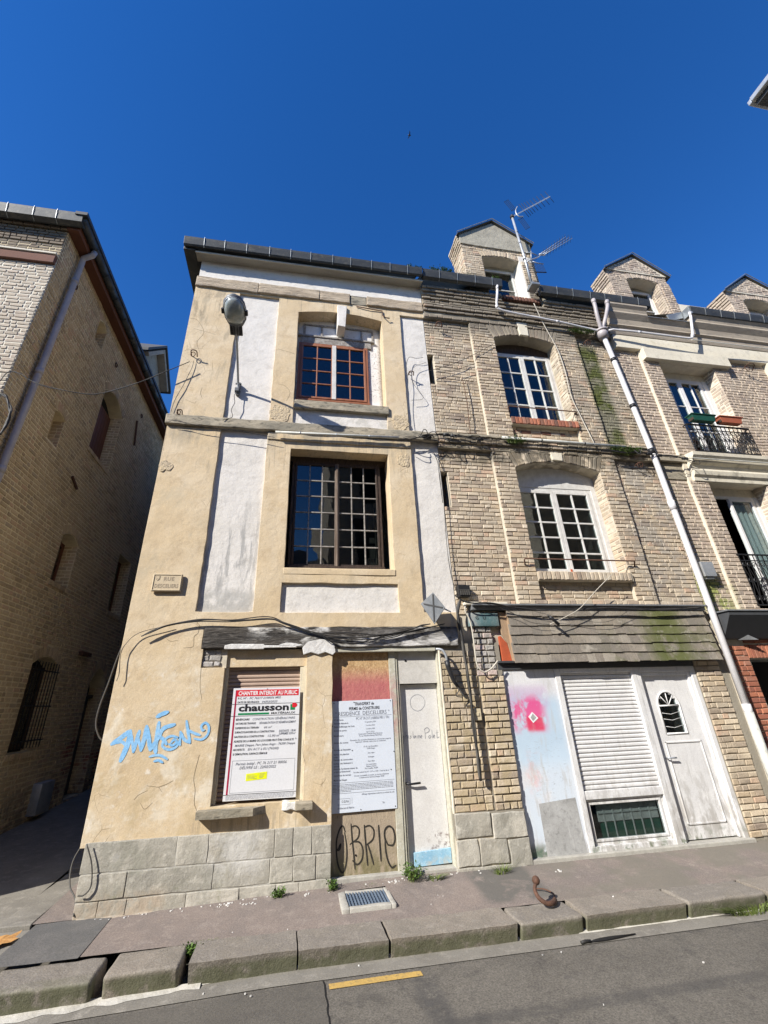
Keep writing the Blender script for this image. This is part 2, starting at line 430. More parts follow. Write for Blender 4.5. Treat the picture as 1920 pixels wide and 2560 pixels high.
TAG_BLUE = [
 (0.055, [(-2.042, 1.493), (-1.975, 1.539), (-1.915, 1.585), (-1.862, 1.624)]),
 (0.06, [(-1.862, 1.624), (-1.856, 1.534), (-1.875, 1.43), (-1.909, 1.316)]),
 (0.035, [(-1.993, 1.504), (-1.935, 1.513), (-1.875, 1.47)]),
 (0.045, [(-1.833, 1.566), (-1.784, 1.402)]),
 (0.045, [(-1.784, 1.402), (-1.765, 1.547), (-1.756, 1.62)]),
 (0.045, [(-1.771, 1.58), (-1.7, 1.414)]),
 (0.05, [(-1.7, 1.414), (-1.683, 1.56), (-1.681, 1.668)]),
 (0.05, [(-1.681, 1.668), (-1.636, 1.541), (-1.595, 1.413)]),
 (0.05, [(-1.545, 1.705), (-1.544, 1.571), (-1.542, 1.44), (-1.529, 1.383)]),
 (0.05, [(-1.595, 1.413), (-1.535, 1.521), (-1.483, 1.635), (-1.36, 1.676)]),
 (0.04, [(-1.544, 1.571), (-1.464, 1.518), (-1.42, 1.467)]),
 (0.03, [(-1.287, 1.528), (-1.38, 1.551), (-1.453, 1.509), (-1.46, 1.444), (-1.384, 1.407), (-1.307, 1.43), (-1.273, 1.494), (-1.287, 1.528)]),
 (0.03, [(-1.369, 1.481), (-1.338, 1.513), (-1.307, 1.487), (-1.346, 1.451), (-1.393, 1.466)]),
 (0.035, [(-1.261, 1.452), (-1.279, 1.594)]),
 (0.035, [(-1.279, 1.594), (-1.221, 1.508), (-1.149, 1.472)]),
 (0.035, [(-1.149, 1.469), (-1.188, 1.59), (-1.223, 1.71)]),
 (0.03, [(-1.19, 1.607), (-1.112, 1.571), (-1.04, 1.548)]),
 (0.028, [(-1.104, 1.512), (-1.012, 1.5), (-0.949, 1.556), (-0.949, 1.641), (-0.995, 1.682), (-1.037, 1.649), (-1.021, 1.601), (-0.996, 1.603)]),
 (0.05, [(-1.578, 1.77), (-1.528, 1.796), (-1.462, 1.818)]),
 (0.028, [(-1.592, 1.342), (-1.533, 1.354), (-1.462, 1.348), (-1.385, 1.307)]),
 (0.028, [(-1.531, 1.292), (-1.484, 1.301), (-1.432, 1.275)]),
]
TAG_BLACK = [
 (0.02, [(0.776, 0.442), (0.75, 0.497), (0.711, 0.472), (0.674, 0.375), (0.67, 0.254), (0.689, 0.133), (0.734, 0.054), (0.774, 0.092), (0.796, 0.197), (0.791, 0.318), (0.77, 0.43)]),
 (0.02, [(0.849, 0.513), (0.862, 0.362), (0.879, 0.215), (0.892, 0.077)]),
 (0.018, [(0.848, 0.482), (0.906, 0.49), (0.948, 0.45), (0.931, 0.37), (0.834, 0.315)]),
 (0.018, [(0.873, 0.337), (0.95, 0.326), (0.99, 0.255), (0.977, 0.16), (0.92, 0.116), (0.866, 0.156)]),
 (0.02, [(1.013, 0.49), (1.027, 0.302), (1.045, 0.101)]),
 (0.018, [(1.013, 0.471), (1.08, 0.482), (1.13, 0.432), (1.115, 0.345), (1.035, 0.295)]),
 (0.018, [(1.051, 0.3), (1.087, 0.2), (1.117, 0.102)]),
 (0.02, [(1.191, 0.479), (1.2, 0.302), (1.208, 0.131)]),
 (0.02, [(1.301, 0.277), (1.265, 0.348), (1.268, 0.423), (1.318, 0.462), (1.373, 0.429), (1.392, 0.339), (1.364, 0.273), (1.301, 0.277)]),
 (0.018, [(1.265, 0.348), (1.27, 0.224), (1.293, 0.125), (1.337, 0.059), (1.388, 0.076)]),
 (0.03, [(0.719, 0.323), (0.704, 0.281), (0.681, 0.271)]),
 (0.03, [(0.902, 0.207), (0.905, 0.202)]),
]
PEN = [
 (0.006, [(1.928, 1.845), (1.905, 1.894), (1.852, 1.928), (1.787, 1.926), (1.728, 1.883), (1.715, 1.819), (1.738, 1.762), (1.799, 1.724), (1.873, 1.742), (1.92, 1.797), (1.928, 1.845)]),
 (0.007, [(1.584, 1.435), (1.567, 1.454), (1.555, 1.429), (1.571, 1.406), (1.594, 1.426), (1.589, 1.36), (1.566, 1.324), (1.56, 1.346)]),
 (0.007, [(1.615, 1.479), (1.616, 1.396)]),
 (0.007, [(1.618, 1.419), (1.637, 1.433), (1.641, 1.395)]),
 (0.007, [(1.659, 1.429), (1.66, 1.395)]),
 (0.007, [(1.7, 1.423), (1.682, 1.422), (1.695, 1.405), (1.676, 1.393)]),
 (0.007, [(1.725, 1.475), (1.724, 1.395)]),
 (0.007, [(1.753, 1.423), (1.735, 1.417), (1.74, 1.394), (1.76, 1.421), (1.763, 1.394)]),
 (0.007, [(1.782, 1.425), (1.783, 1.393)]),
 (0.007, [(1.797, 1.392), (1.799, 1.421), (1.815, 1.42), (1.817, 1.391)]),
 (0.007, [(1.83, 1.404), (1.849, 1.413), (1.839, 1.425), (1.827, 1.403), (1.847, 1.39)]),
 (0.008, [(1.894, 1.496), (1.896, 1.381)]),
 (0.008, [(1.888, 1.492), (1.926, 1.514), (1.957, 1.497), (1.949, 1.464), (1.899, 1.447)]),
 (0.008, [(1.963, 1.42), (1.943, 1.406), (1.954, 1.384), (1.975, 1.402), (1.963, 1.42)]),
 (0.008, [(1.996, 1.483), (1.995, 1.386)]),
 (0.008, [(2.01, 1.4), (2.032, 1.412), (2.019, 1.424), (2.009, 1.397), (2.033, 1.384)]),
 (0.008, [(2.069, 1.485), (2.063, 1.394), (2.077, 1.386), (2.092, 1.397)]),
 (0.006, [(2.043, 1.445), (2.087, 1.452)]),
]
CRACKS = [
 (0.006, [(-1.222, 2.871), (-1.229, 2.77), (-1.272, 2.72), (-1.265, 2.601), (-1.331, 2.582), (-1.389, 2.577)]),
 (0.007, [(-1.018, 1.335), (-1.034, 1.255), (-1.05, 1.177), (-1.049, 1.082), (-1.022, 0.973), (-1.014, 0.851), (-0.978, 0.775)]),
 (0.005, [(-1.566, 1.048), (-1.488, 1.036), (-1.436, 1.029), (-1.354, 1.052), (-1.281, 1.082)]),
 (0.005, [(-1.436, 1.029), (-1.393, 0.978)]),
 (0.005, [(-1.685, 0.92), (-1.643, 0.962), (-1.55, 1.002)]),
 (0.005, [(-1.622, 2.702), (-1.557, 2.663), (-1.472, 2.676)]),
 (0.006, [(-1.132, 2.339), (-1.112, 2.115), (-1.071, 1.951)]),
 (0.005, [(-1.611, 0.879), (-1.551, 0.824), (-1.477, 0.878)]),
 (0.005, [(0.238, 1.449), (0.233, 1.313), (0.267, 1.178)]),
]
CRACKS2 = [
 (0.007, [(-1.715, 6.905), (-1.729, 6.793), (-1.687, 6.688)]),
 (0.006, [(-2.139, 8.511), (-2.013, 8.486), (-1.855, 8.205), (-1.94, 7.94), (-1.864, 7.704)]),
 (0.005, [(-1.666, 8.406), (-1.603, 8.263)]),
 (0.005, [(-2.044, 8.264), (-1.795, 8.214), (-1.638, 8.172)]),
 (0.005, [(-1.955, 6.625), (-1.809, 6.568), (-1.773, 6.607)]),
 (0.006, [(-0.423, 7.122), (-0.301, 7.096), (-0.203, 6.953), (-0.253, 6.758)]),
 (0.005, [(-0.474, 7.969), (-0.25, 7.914), (-0.153, 7.884)]),
 (0.006, [(1.522, 6.439), (1.749, 6.534), (1.873, 6.47), (1.892, 6.286)]),
 (0.005, [(0.273, 8.976), (0.479, 8.913), (0.583, 8.741)]),
 (0.005, [(1.095, 8.446), (1.271, 8.609), (1.516, 8.597)]),
]

M = {}
GRIME = (.085, .075, .055); MOSS = (.10, .12, .02)
M['yellow'] = make('yellow_render', (.55, .43, .27), (.60, .495, .345), 1.3, (.50, .39, .25), bumps=((1.6, .25, .08), (6, .28, .03), (26, .25, .006), (120, .3, .0015)),
    cracks=(3.4, .009, (.30, .23, .14), .55), stains=(
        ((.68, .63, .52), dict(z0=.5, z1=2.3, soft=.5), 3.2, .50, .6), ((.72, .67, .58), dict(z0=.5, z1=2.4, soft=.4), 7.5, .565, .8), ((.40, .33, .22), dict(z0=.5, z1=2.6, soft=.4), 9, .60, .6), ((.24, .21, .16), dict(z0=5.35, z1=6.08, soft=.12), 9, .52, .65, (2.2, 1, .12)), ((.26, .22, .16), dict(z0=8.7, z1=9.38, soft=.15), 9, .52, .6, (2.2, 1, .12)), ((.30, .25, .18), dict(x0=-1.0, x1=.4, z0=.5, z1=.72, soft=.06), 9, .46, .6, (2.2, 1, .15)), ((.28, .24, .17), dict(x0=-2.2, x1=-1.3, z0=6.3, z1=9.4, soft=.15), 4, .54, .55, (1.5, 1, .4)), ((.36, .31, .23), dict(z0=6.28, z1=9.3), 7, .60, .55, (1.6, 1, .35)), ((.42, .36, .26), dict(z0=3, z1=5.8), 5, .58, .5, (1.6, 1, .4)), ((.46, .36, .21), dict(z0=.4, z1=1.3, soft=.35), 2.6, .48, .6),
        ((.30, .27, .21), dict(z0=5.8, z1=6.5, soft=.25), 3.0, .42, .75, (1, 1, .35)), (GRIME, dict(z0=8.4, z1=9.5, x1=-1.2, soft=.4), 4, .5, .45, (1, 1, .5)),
        ((.44, .38, .27), dict(z0=3.0, z1=5.5, x1=-1.25, soft=.3), 1.4, .5, .55), ((.40, .34, .24), dict(z0=3.05, z1=3.8, soft=.2), 4, .52, .5, (1, 1, .3)),
        ((.62, .50, .36), dict(z0=6.25, z1=7.0, soft=.3), 6, .5, .6)))
M['pebble'] = make('crumbled_render', (.57, .46, .30), (.47, .385, .27), 7, bumps=((22, 1.0, .035), (70, .8, .008)))
M['white'] = make('white_render', (.60, .57, .52), (.65, .62, .575), 1.8, (.53, .50, .455), bumps=((3, .4, .05), (30, .35, .005), (140, .3, .0015)),
    stains=(((.30, .295, .28), dict(x1=-.4, z0=3.1, z1=4.6, soft=.5), 5, .47, .8, (2.2, 1, .35)), ((.40, .39, .37), dict(x1=-.4, z0=3.5, z1=5.6, soft=.3), 14, .60, .7, (2.5, 1, .18)),
        ((.38, .37, .34), dict(x1=-.4, z0=3.0, z1=3.35, soft=.08), 5, .35, .75), ((.45, .43, .38), dict(z0=6.2, z1=6.6, soft=.15), 6, .48, .6), ((.50, .48, .44), dict(z0=6.3, z1=9.4, soft=.3), 2.6, .52, .4, (1.5, 1, .4))))
M['browncornice'] = make('brown_stone_band', (.36, .29, .21), (.47, .39, .29), 4, (.26, .22, .17), bumps=((5, .8, .06), (40, .7, .008)), stretch=(.5, 1, 2))
M['stringstone'] = make('weathered_band', (.38, .33, .245), (.22, .20, .155), 3.4, (.085, .078, .062), bumps=((8, .6, .03), (60, .6, .004)), stretch=(.6, 1, 1.5))
M['stone'] = make('limestone_block', (.40, .375, .31), (.31, .295, .25), 3.0, (.48, .455, .39), bumps=((5, .35, .05), (22, .5, .012), (110, .5, .003)), palette=[(.34, .32, .27), (.42, .395, .335), (.29, .275, .235), (.46, .43, .365), (.36, .335, .28)],
    stains=(((.56, .55, .52), dict(x0=-.75, x1=-.2, z0=.15, z1=.7, soft=.15), 4, .38, .7), ((.24, .235, .19), dict(z0=.0, z1=.6, x1=-.6, soft=.3), 3, .46, .65), ((.40, .31, .22), dict(z1=.08, x1=-1.2, soft=.1), 4, .4, .6), (MOSS, dict(z1=.1, soft=.08), 7, .55, .35)))
M['mortar'] = make('lime_mortar', (.56, .50, .395), (.46, .41, .32), 6, bumps=((40, .7, .006), (160, .5, .002)), stains=(((.06, .075, .013), dict(x0=6.0, x1=6.54, z0=6.05, z1=9.0, soft=.08), 6, .20, .96), (GRIME, dict(z0=8.9, z1=11, x0=2.5, soft=.2), 3, .3, .75), (GRIME, dict(z0=5.75, z1=6.1, x0=2.5, soft=.12), 5, .4, .7), ((.21, .19, .155), dict(x0=2.05, x1=3.15, z0=.3, z1=2.7, soft=.08), 4, .1, .85), ((.22, .20, .16), dict(x0=6.3, x1=7.0, z1=2.6, soft=.08), 4, .1, .8)))  # mortar under the eaves darkened for gutter shade as well as grime
PB = [(.45, .365, .26), (.50, .415, .30), (.41, .33, .24), (.54, .455, .335), (.44, .37, .275), (.48, .38, .26), (.38, .31, .235), (.48, .345, .245), (.47, .41, .32), (.28, .225, .175), (.57, .485, .37), (.34, .27, .20)]
BS = (((.065, .080, .014), dict(x0=6.03, x1=6.52, z0=6.05, z1=9.0, soft=.07), 6, .20, .96), ((.16, .14, .11), dict(z0=8.95, z1=11, x0=2.5, x1=14, soft=.2), 2.5, .2, .8), (GRIME, dict(z0=5.72, z1=6.32, x0=2.5, x1=7.2, soft=.1), 4, .38, .8),  # second entry darkens brick under the eaves for gutter shade and soot
      ((.30, .28, .25), dict(x0=5.9, x1=7.0, z0=3.2, z1=6.0, soft=.2), 3, .42, .6), ((.14, .13, .12), dict(x0=2.1, x1=3.1, z0=2.2, z1=2.9, soft=.2), 4, .40, .6), ((.26, .235, .19), dict(x0=5.4, z0=6.4, z1=9.0, soft=.3), 2.5, .42, .65), ((.40, .32, .19), dict(x0=2.0, x1=3.15, z0=.4, z1=2.4, soft=.2), 4, .42, .7), ((.20, .17, .13), dict(x0=2.4, x1=7, z0=2.9, z1=9.0, soft=.3), 2.6, .56, .5), ((.17, .15, .125), dict(x0=2.4, x1=7, z0=6.3, z1=9.2, soft=.3), 12, .60, .5, (1.5, 1, .5)), ((.30, .19, .12), dict(x0=3.9, x1=5.8, z0=3.4, z1=5.9, soft=.4), 5, .55, .45))
M['brickB'] = make('buff_brick', (.42, .33, .21), (.42, .35, .26), 2.2, None, palette=PB, bumps=((26, .6, .010), (90, .7, .004), (260, .3, .001)), stains=BS, fine=.18)
M['brickH'] = make('grey_buff_brick', (.42, .33, .24), (.42, .35, .275), 2.6, None, palette=[(.40, .325, .255), (.45, .37, .29), (.34, .28, .225), (.49, .41, .325), (.38, .305, .245), (.32, .265, .22)], bumps=((26, .7, .010), (90, .6, .003)), fine=.15,
    stains=(((.22, .26, .06), dict(x0=6.9, x1=7.6, z0=3.0, z1=3.7, soft=.2), 6, .4, .85), ((.17, .20, .06), dict(x0=6.9, x1=7.3, z0=3.2, z1=5.6, soft=.2), 5, .5, .6)))
M['mortarH'] = make('pale_mortar', (.66, .60, .48), (.56, .50, .40), 5, bumps=((50, .5, .004),), stains=((MOSS, dict(x0=6.9, x1=7.6, z0=3.0, z1=3.6, soft=.15), 6, .4, .8),))
M['brickL'] = make('brown_buff_brick', (.33, .24, .15), (.50, .38, .24), 1.1, None, palette=[(.42, .315, .19), (.49, .37, .23), (.36, .27, .17), (.54, .41, .26), (.44, .325, .20), (.40, .31, .21), (.49, .335, .22)], bumps=((30, .6, .008), (90, .5, .003)), fine=.15,
    stains=(((.47, .42, .345), dict(y1=.02, z1=9.5, soft=.02), 5, 0, .72), ((.36, .17, .11), dict(y0=.3), 1.5, .60, .5), ((.30, .07, .05), dict(y0=5.4, y1=8, z0=.3, z1=1.6, soft=.3), 3, .45, .8), ((.10, .09, .08), dict(z1=.5, y0=.2, soft=.3), 3, .4, .7), ((.13, .11, .09), dict(x1=-4.7, y1=.1, z0=9.5, z1=11, soft=.1), 3, .2, .85)))  # street face coloured lighter for its sunlight; alley foot and eaves brick darker
M['mortarL'] = make('cream_mortar', (.72, .61, .40), (.63, .52, .34), 4, bumps=((50, .5, .005),), stains=(((.74, .70, .58), dict(y1=.03, z1=9.6, soft=.02), 5, 0, 1.0), ((.42, .27, .18), dict(y0=.3), 1.5, .60, .4), ((.16, .14, .12), dict(z1=.6, y0=.2, soft=.3), 3, .4, .7)))  # street-face joints coloured paler for the sun on them; alley foot darker
M['brickR'] = make('red_brick', (.36, .13, .07), (.30, .12, .075), 4, None, palette=[(.37, .14, .08), (.30, .11, .07), (.42, .17, .10), (.33, .16, .11), (.26, .10, .07)], bumps=((40, .5, .005), (120, .5, .002)))
M['brickD'] = make('dark_red_brick', (.20, .10, .07), (.16, .09, .07), 6, None, palette=[(.22, .105, .07), (.17, .085, .06), (.26, .14, .10)], bumps=((40, .6, .006),))
M['brickW'] = make('whitewashed_brick', (.42, .40, .37), (.30, .28, .25), 8, None, palette=[(.46, .43, .40), (.36, .34, .31), (.50, .40, .36)], bumps=((30, .8, .012), (90, .5, .003)))
M['cream'] = make('cream_stone', (.66, .61, .49), (.60, .55, .44), 2.4, (.52, .48, .39), bumps=((12, .25, .01), (80, .3, .002)), stains=((MOSS, dict(z0=8.9, z1=9.6, soft=.2), 5, .58, .3), (GRIME, dict(z0=5.5, z1=6.3, x0=7, soft=.1), 4, .52, .4)))
M['corniceg'] = make('grey_painted_cornice', (.42, .36, .28), (.34, .29, .23), 3, (.26, .23, .19), bumps=((14, .4, .01), (80, .4, .002)), stretch=(.4, 1, 1.6))
M['cement'] = make('grey_cement', (.36, .335, .27), (.28, .26, .21), 3, (.22, .205, .17), bumps=((9, .6, .03), (60, .6, .004)))
M['zinc'] = make('zinc_gutter', (.06, .063, .062), (.04, .043, .045), 3, (.10, .095, .08), rough=.55, spec=.5, metal=.25, bumps=((14, .3, .006), (80, .2, .001)), stretch=(.7, 1, 1))
M['zinclight'] = make('bright_zinc', (.30, .32, .33), (.22, .24, .25), 4, rough=.45, metal=.5, bumps=((20, .2, .003),))
M['slate'] = make('slate', (.12, .115, .11), (.085, .085, .085), 8, rough=.7, palette=[(.12, .11, .10), (.09, .09, .09), (.15, .14, .125)], bumps=((40, .4, .004),), stains=((MOSS, None, 6, .58, .5),))
M['soffit'] = make('grey_soffit_board', (.40, .37, .30), (.33, .30, .25), 4, stretch=(.4, 1, 1), bumps=((30, .3, .003),))
M['redwood'] = make('red_brown_board', (.145, .052, .026), (.11, .042, .024), 3, rough=.65, spec=.4, stretch=(1, .3, 1), bumps=((30, .3, .003),))
M['pvc'] = make('grey_pvc', (.64, .625, .63), (.56, .55, .55), 4, rough=.45, spec=.45, bumps=((60, .1, .001),), stains=((GRIME, None, 5, .60, .3, (1, 1, .2)),))
M['pvcgrey'] = make('mauve_grey_pipe', (.40, .365, .365), (.33, .30, .30), 4, rough=.45, spec=.45, bumps=((60, .1, .001),))
M['conduit'] = make('pale_conduit', (.55, .55, .50), (.46, .46, .42), 6, rough=.5, bumps=((60, .2, .001),), stains=((GRIME, None, 8, .55, .5),))
M['darkwood'] = make('dark_brown_timber', (.028, .018, .013), (.05, .032, .022), 12, (.12, .085, .062), rough=.6, spec=.35, stretch=(2.5, 1, .3), bumps=((60, .5, .003),))
M['oldbar'] = make('worn_glazing_bar', (.20, .175, .15), (.36, .34, .31), 20, (.08, .06, .045), rough=.7, bumps=((80, .4, .002),))
M['brownwood'] = make('varnished_brown_wood', (.24, .085, .035), (.30, .125, .06), 6, rough=.45, spec=.5, stretch=(2, 1, .3), bumps=((60, .2, .001),))
M['whitepaint'] = make('white_gloss_paint', (.74, .74, .73), (.68, .68, .66), 7, rough=.4, spec=.45, bumps=((30, .15, .002),), stains=(((.30, .28, .24), None, 14, .64, .6),))
M['whiteframe'] = make('old_white_frame', (.60, .59, .56), (.51, .495, .465), 9, rough=.55, bumps=((60, .4, .002),), stains=(((.28, .24, .19), None, 12, .60, .75, (1.5, 1, .5)),))
M['pvcwhite'] = make('white_pvc', (.68, .675, .665), (.61, .605, .60), 4, rough=.38, spec=.45, bumps=((50, .06, .001),), stains=(((.34, .32, .29), dict(z1=.7, soft=.6), 7, .44, .75, (1.5, 1, .5)), ((.44, .43, .41), dict(z1=2.3), 10, .54, .6, (1.6, 1, .25)), ((.20, .19, .17), dict(z1=1.6, soft=.5), 26, .63, .6, (1, 1, .6)), ((.10, .13, .07), dict(z1=.12, soft=.1), 9, .48, .8)))
M['peel'] = make('peeling_white_board', (.62, .60, .57), (.70, .69, .67), 6, rough=.75, bumps=((30, .5, .004),), stains=(((.24, .215, .19), dict(x0=1.25, z0=7.2, z1=8.6, soft=.1), 26, .50, .85), ((.33, .30, .26), None, 12, .60, .7)))
M['beam'] = make('charred_timber_beam', (.035, .031, .027), (.075, .066, .056), 5, (.16, .145, .125), rough=.85, stretch=(.35, 1, 2.4), bumps=((10, 1.0, .03), (34, .8, .01)),
    stains=(((.58, .565, .53), dict(x0=-.3, x1=2.3, soft=.35), 3.4, .50, .96, (.8, 1, 2.0)), ((.62, .60, .57), dict(x0=.9, z1=2.72, soft=.12), 3.0, .40, .96, (.7, 1, 1.6)), ((.62, .60, .56), dict(x0=-.6, x1=.4, z0=2.76, soft=.05), 5, .42, .96, (.6, 1, 1.5))))
M['flake'] = make('white_plaster_patch', (.66, .65, .62), (.55, .53, .50), 9, bumps=((14, .7, .02), (60, .4, .004)))
M['shut'] = make('beige_roller_slat', (.42, .31, .24), (.38, .28, .22), 5, rough=.5, spec=.4, bumps=((70, .1, .001),))
M['shutframe'] = make('cream_shutter_guide', (.62, .56, .42), (.55, .49, .37), 5, rough=.55, bumps=((50, .2, .002),))
M['jamb'] = make('pale_green_grey_post', (.47, .45, .36), (.40, .38, .30), 7, (.55, .54, .47), rough=.7, bumps=((40, .4, .003),), stains=(((.45, .14, .17), dict(x0=1.36, x1=1.50, z0=1.4, z1=2.15, soft=.12), 6, .40, .55), ((.16, .15, .12), dict(z0=0, z1=2.4), 20, .64, .7), ((.15, .03, .04), dict(x0=1.41, x1=1.46, z0=.7, z1=1.75, soft=.02), 18, .52, .6)))
M['osb'] = make('strand_board', (.50, .335, .17), (.34, .205, .095), 16, (.64, .48, .29), rough=.8, stretch=(1.2, 1, .9), bumps=((26, .9, .008),),
    stains=(((.42, .10, .13), dict(z0=1.75, z1=2.2, soft=.14), 4, .22, .78), ((.33, .28, .215), dict(z1=.9, soft=.1), 4, 0, .85), ((.13, .12, .045), dict(z1=.22, soft=.18), 5, .38, .75, (1, 1, .4)), ((.13, .11, .08), dict(z0=.2, z1=.7, soft=.05), 34, .55, .7, (1, 1, .4))))
M['doorwhite'] = make('dirty_white_door', (.58, .565, .54), (.63, .62, .60), 4, rough=.55, spec=.35, bumps=((20, .25, .005),), stains=(((.34, .32, .30), dict(z1=.6, soft=.5), 12, .58, .6), ((.40, .37, .35), None, 24, .68, .7), ((.12, .07, .06), dict(x0=1.85, x1=2.12, z0=.16, z1=.36, soft=.05), 16, .50, .9)))
M['greyboard'] = make('off_white_board', (.54, .52, .48), (.47, .45, .41), 8, rough=.7, bumps=((30, .4, .003),))
M['kick'] = make('pale_blue_board', (.23, .42, .56), (.32, .51, .63), 7, (.42, .56, .64), rough=.45, bumps=((30, .2, .002),), stains=(((.45, .43, .36), dict(z1=.1, soft=.06), 9, .5, .7),))
M['black'] = plain('black_plastic', (.018, .018, .02), .45)
M['iron'] = plain('black_iron', (.014, .014, .015), .5)
M['rust'] = make('rusty_iron', (.085, .045, .03), (.12, .06, .038), 20, (.06, .035, .025), rough=.75, bumps=((60, .6, .003),))
M['cable'] = plain('black_cable', (.022, .021, .02), .6)
M['cablegrey'] = plain('grey_cable', (.075, .07, .062), .65)
M['cablepale'] = plain('pale_cable', (.50, .46, .38), .6)
M['galv'] = make('galvanised_steel', (.46, .48, .50), (.36, .38, .40), 6, rough=.45, metal=.5, bumps=((50, .15, .001),))
M['signback'] = make('grey_sign_back', (.10, .11, .12), (.15, .155, .16), 7, rough=.5, metal=.3, bumps=((40, .2, .002),))
M['signwhite'] = plain('white_sign_panel', (.68, .685, .70), .3, spec=.5, var=.02)
M['signblue'] = plain('pale_blue_white_panel', (.61, .655, .72), .3, spec=.5, var=.03)
M['inkred'] = plain('red_print', (.62, .02, .035), .4)
M['inkmaroon'] = plain('dark_red_print', (.36, .012, .05), .4)
M['inkblack'] = plain('black_print', (.015, .015, .02), .5)
M['inkgrey'] = plain('grey_print', (.17, .18, .21), .5)
M['inkwhite'] = plain('white_print', (.8, .8, .8), .4)
M['inkgreen'] = plain('green_print', (.01, .22, .08), .4)
M['inkyellow'] = plain('yellow_highlight', (.80, .84, .01), .4)
M['sprayblue'] = make('blue_spray_paint', (.19, .43, .70), (.27, .50, .74), 7, (.36, .53, .66), rough=.6, bumps=((45, .4, .005), (9, .4, .02)))
M['sprayblack'] = make('black_spray_paint', (.02, .018, .016), (.045, .04, .03), 30, rough=.65, bumps=((45, .4, .003),))
M['plaque'] = make('beige_enamel_plaque', (.56, .46, .31), (.50, .41, .28), 8, rough=.4, bumps=((60, .1, .001),))
M['plaqueink'] = plain('faded_plaque_letters', (.27, .21, .145), .6)
M['panel'] = make('sprayed_white_panel', (.66, .66, .67), (.60, .605, .63), 3, rough=.45, spec=.4, bumps=((20, .15, .003),), stains=(
    ((.40, .55, .68), dict(x0=3.1, x1=3.95, z0=1.0, z1=1.85, soft=.12), 1.6, .28, .75), ((.55, .66, .76), dict(x0=3.1, x1=3.95, z0=.1, z1=1.2, soft=.2), 2, .38, .6), ((.45, .30, .50), dict(x0=3.1, x1=3.75, z0=1.72, z1=2.0, soft=.07), 3.5, .30, .5),
    ((.68, .05, .22), dict(x0=3.14, x1=3.66, z0=1.44, z1=1.86, soft=.09), 5.5, .37, .88), ((.62, .04, .10), dict(x0=3.36, x1=3.62, z0=1.42, z1=1.60, soft=.03), 6, .22, .9), ((.70, .38, .36), dict(x0=3.25, x1=3.45, z0=.7, z1=1.15, soft=.1), 6, .46, .5), ((.22, .21, .20), dict(x0=3.3, x1=3.85, z0=.62, z1=1.35, soft=.08), 34, .57, .7, (.5, 1, 2)), ((.45, .44, .42), None, 7, .52, .55, (1.6, 1, .3)), ((.06, .11, .06), dict(z1=.14, x1=3.4, soft=.05), 8, .35, .9), ((.30, .29, .27), dict(z1=.15, soft=.1), 6, .4, .7)))
M['greypanel'] = make('grey_paint_patch', (.33, .33, .32), (.42, .42, .41), 4, (.25, .25, .24), rough=.6, bumps=((30, .3, .003),), stains=(((.55, .55, .54), None, 9, .58, .7, (2, 1, .4)),))
M['shingle'] = make('weathered_wood_shingle', (.26, .225, .18), (.20, .175, .145), 5, (.13, .12, .10), rough=.85, stretch=(6, 1, .7), palette=[(.27, .235, .19), (.22, .19, .155), (.31, .275, .225), (.19, .17, .14), (.25, .215, .17)], bumps=((30, .8, .008), (90, .5, .002)),
    stains=(((.085, .10, .022), dict(x0=5.6, x1=6.3, soft=.2), 3.0, .34, .85), ((.09, .10, .03), dict(x0=4.9, x1=6.9, z1=2.75, soft=.3), 3.5, .46, .7), ((.40, .37, .31), None, 5, .56, .6, (1.2, 1, 1.5))))
M['bluepaint'] = make('flaking_blue_green_board', (.13, .20, .21), (.26, .28, .27), 5, (.36, .36, .33), bumps=((20, .6, .006),), stains=(((.05, .12, .13), dict(x0=2.85, x1=3.1), 3, .3, .8),))
M['orange'] = make('orange_red_board', (.42, .09, .035), (.36, .08, .035), 6, bumps=((40, .3, .002),))
M['tanboard'] = make('tan_board', (.36, .25, .16), (.28, .20, .13), 5, bumps=((20, .5, .005),), stretch=(2, 1, .5))
M['darkmetal'] = plain('dark_metal_and_shade', (.055, .058, .062), .6)  # also colours the painted shadow strip above the shop front
M['leadgrey'] = make('lead_sheet', (.20, .21, .22), (.15, .155, .16), 6, rough=.5, metal=.2, bumps=((20, .3, .004),))
M['asphalt'] = make('road_asphalt', (.118, .108, .092), (.145, .133, .113), 1.4, (.092, .085, .075), rough=.9, bumps=((150, .9, .004), (420, .7, .0015), (8, .2, .01)), fine=.45,
    stains=(((.30, .28, .25), None, 42, .75, .8), ((.095, .088, .076), dict(x0=-1.5, x1=.41, y1=-1.42, soft=.012), 3, 0, .45), ((.17, .16, .14), None, 5, .62, .45), ((.075, .07, .062), None, 2.2, .56, .5), ((.055, .054, .054), dict(x0=1.12, x1=1.32, y0=-2.6, y1=-1.5, soft=.05), 5, .36, .6), ((.058, .056, .054), dict(x0=1.25, x1=8, y0=-2.25, y1=-2.12, soft=.035), 5, .34, .5)))
M['pave'] = make('pinkish_pavement_asphalt', (.225, .185, .160), (.185, .157, .140), 1.8, (.265, .225, .195), rough=.92, bumps=((130, .9, .004), (380, .6, .0015), (7, .25, .012)), fine=.3,
    stains=(((.16, .15, .12), dict(x0=3.1, soft=.6), 1.5, .38, .7), ((.10, .10, .09), dict(x0=2.2, x1=2.95, y0=-.75, y1=.02, soft=.06), 3, .36, .75), ((.30, .28, .25), dict(y0=-.14, soft=.05), 11, .60, .7), ((.36, .35, .33), None, 26, .74, .8)))
M['darkpatch'] = make('dark_asphalt_patch', (.115, .113, .108), (.15, .143, .133), 2.2, rough=.9, bumps=((150, .8, .004), (380, .6, .0015)), fine=.3, stains=(((.36, .35, .33), None, 20, .74, .8),))
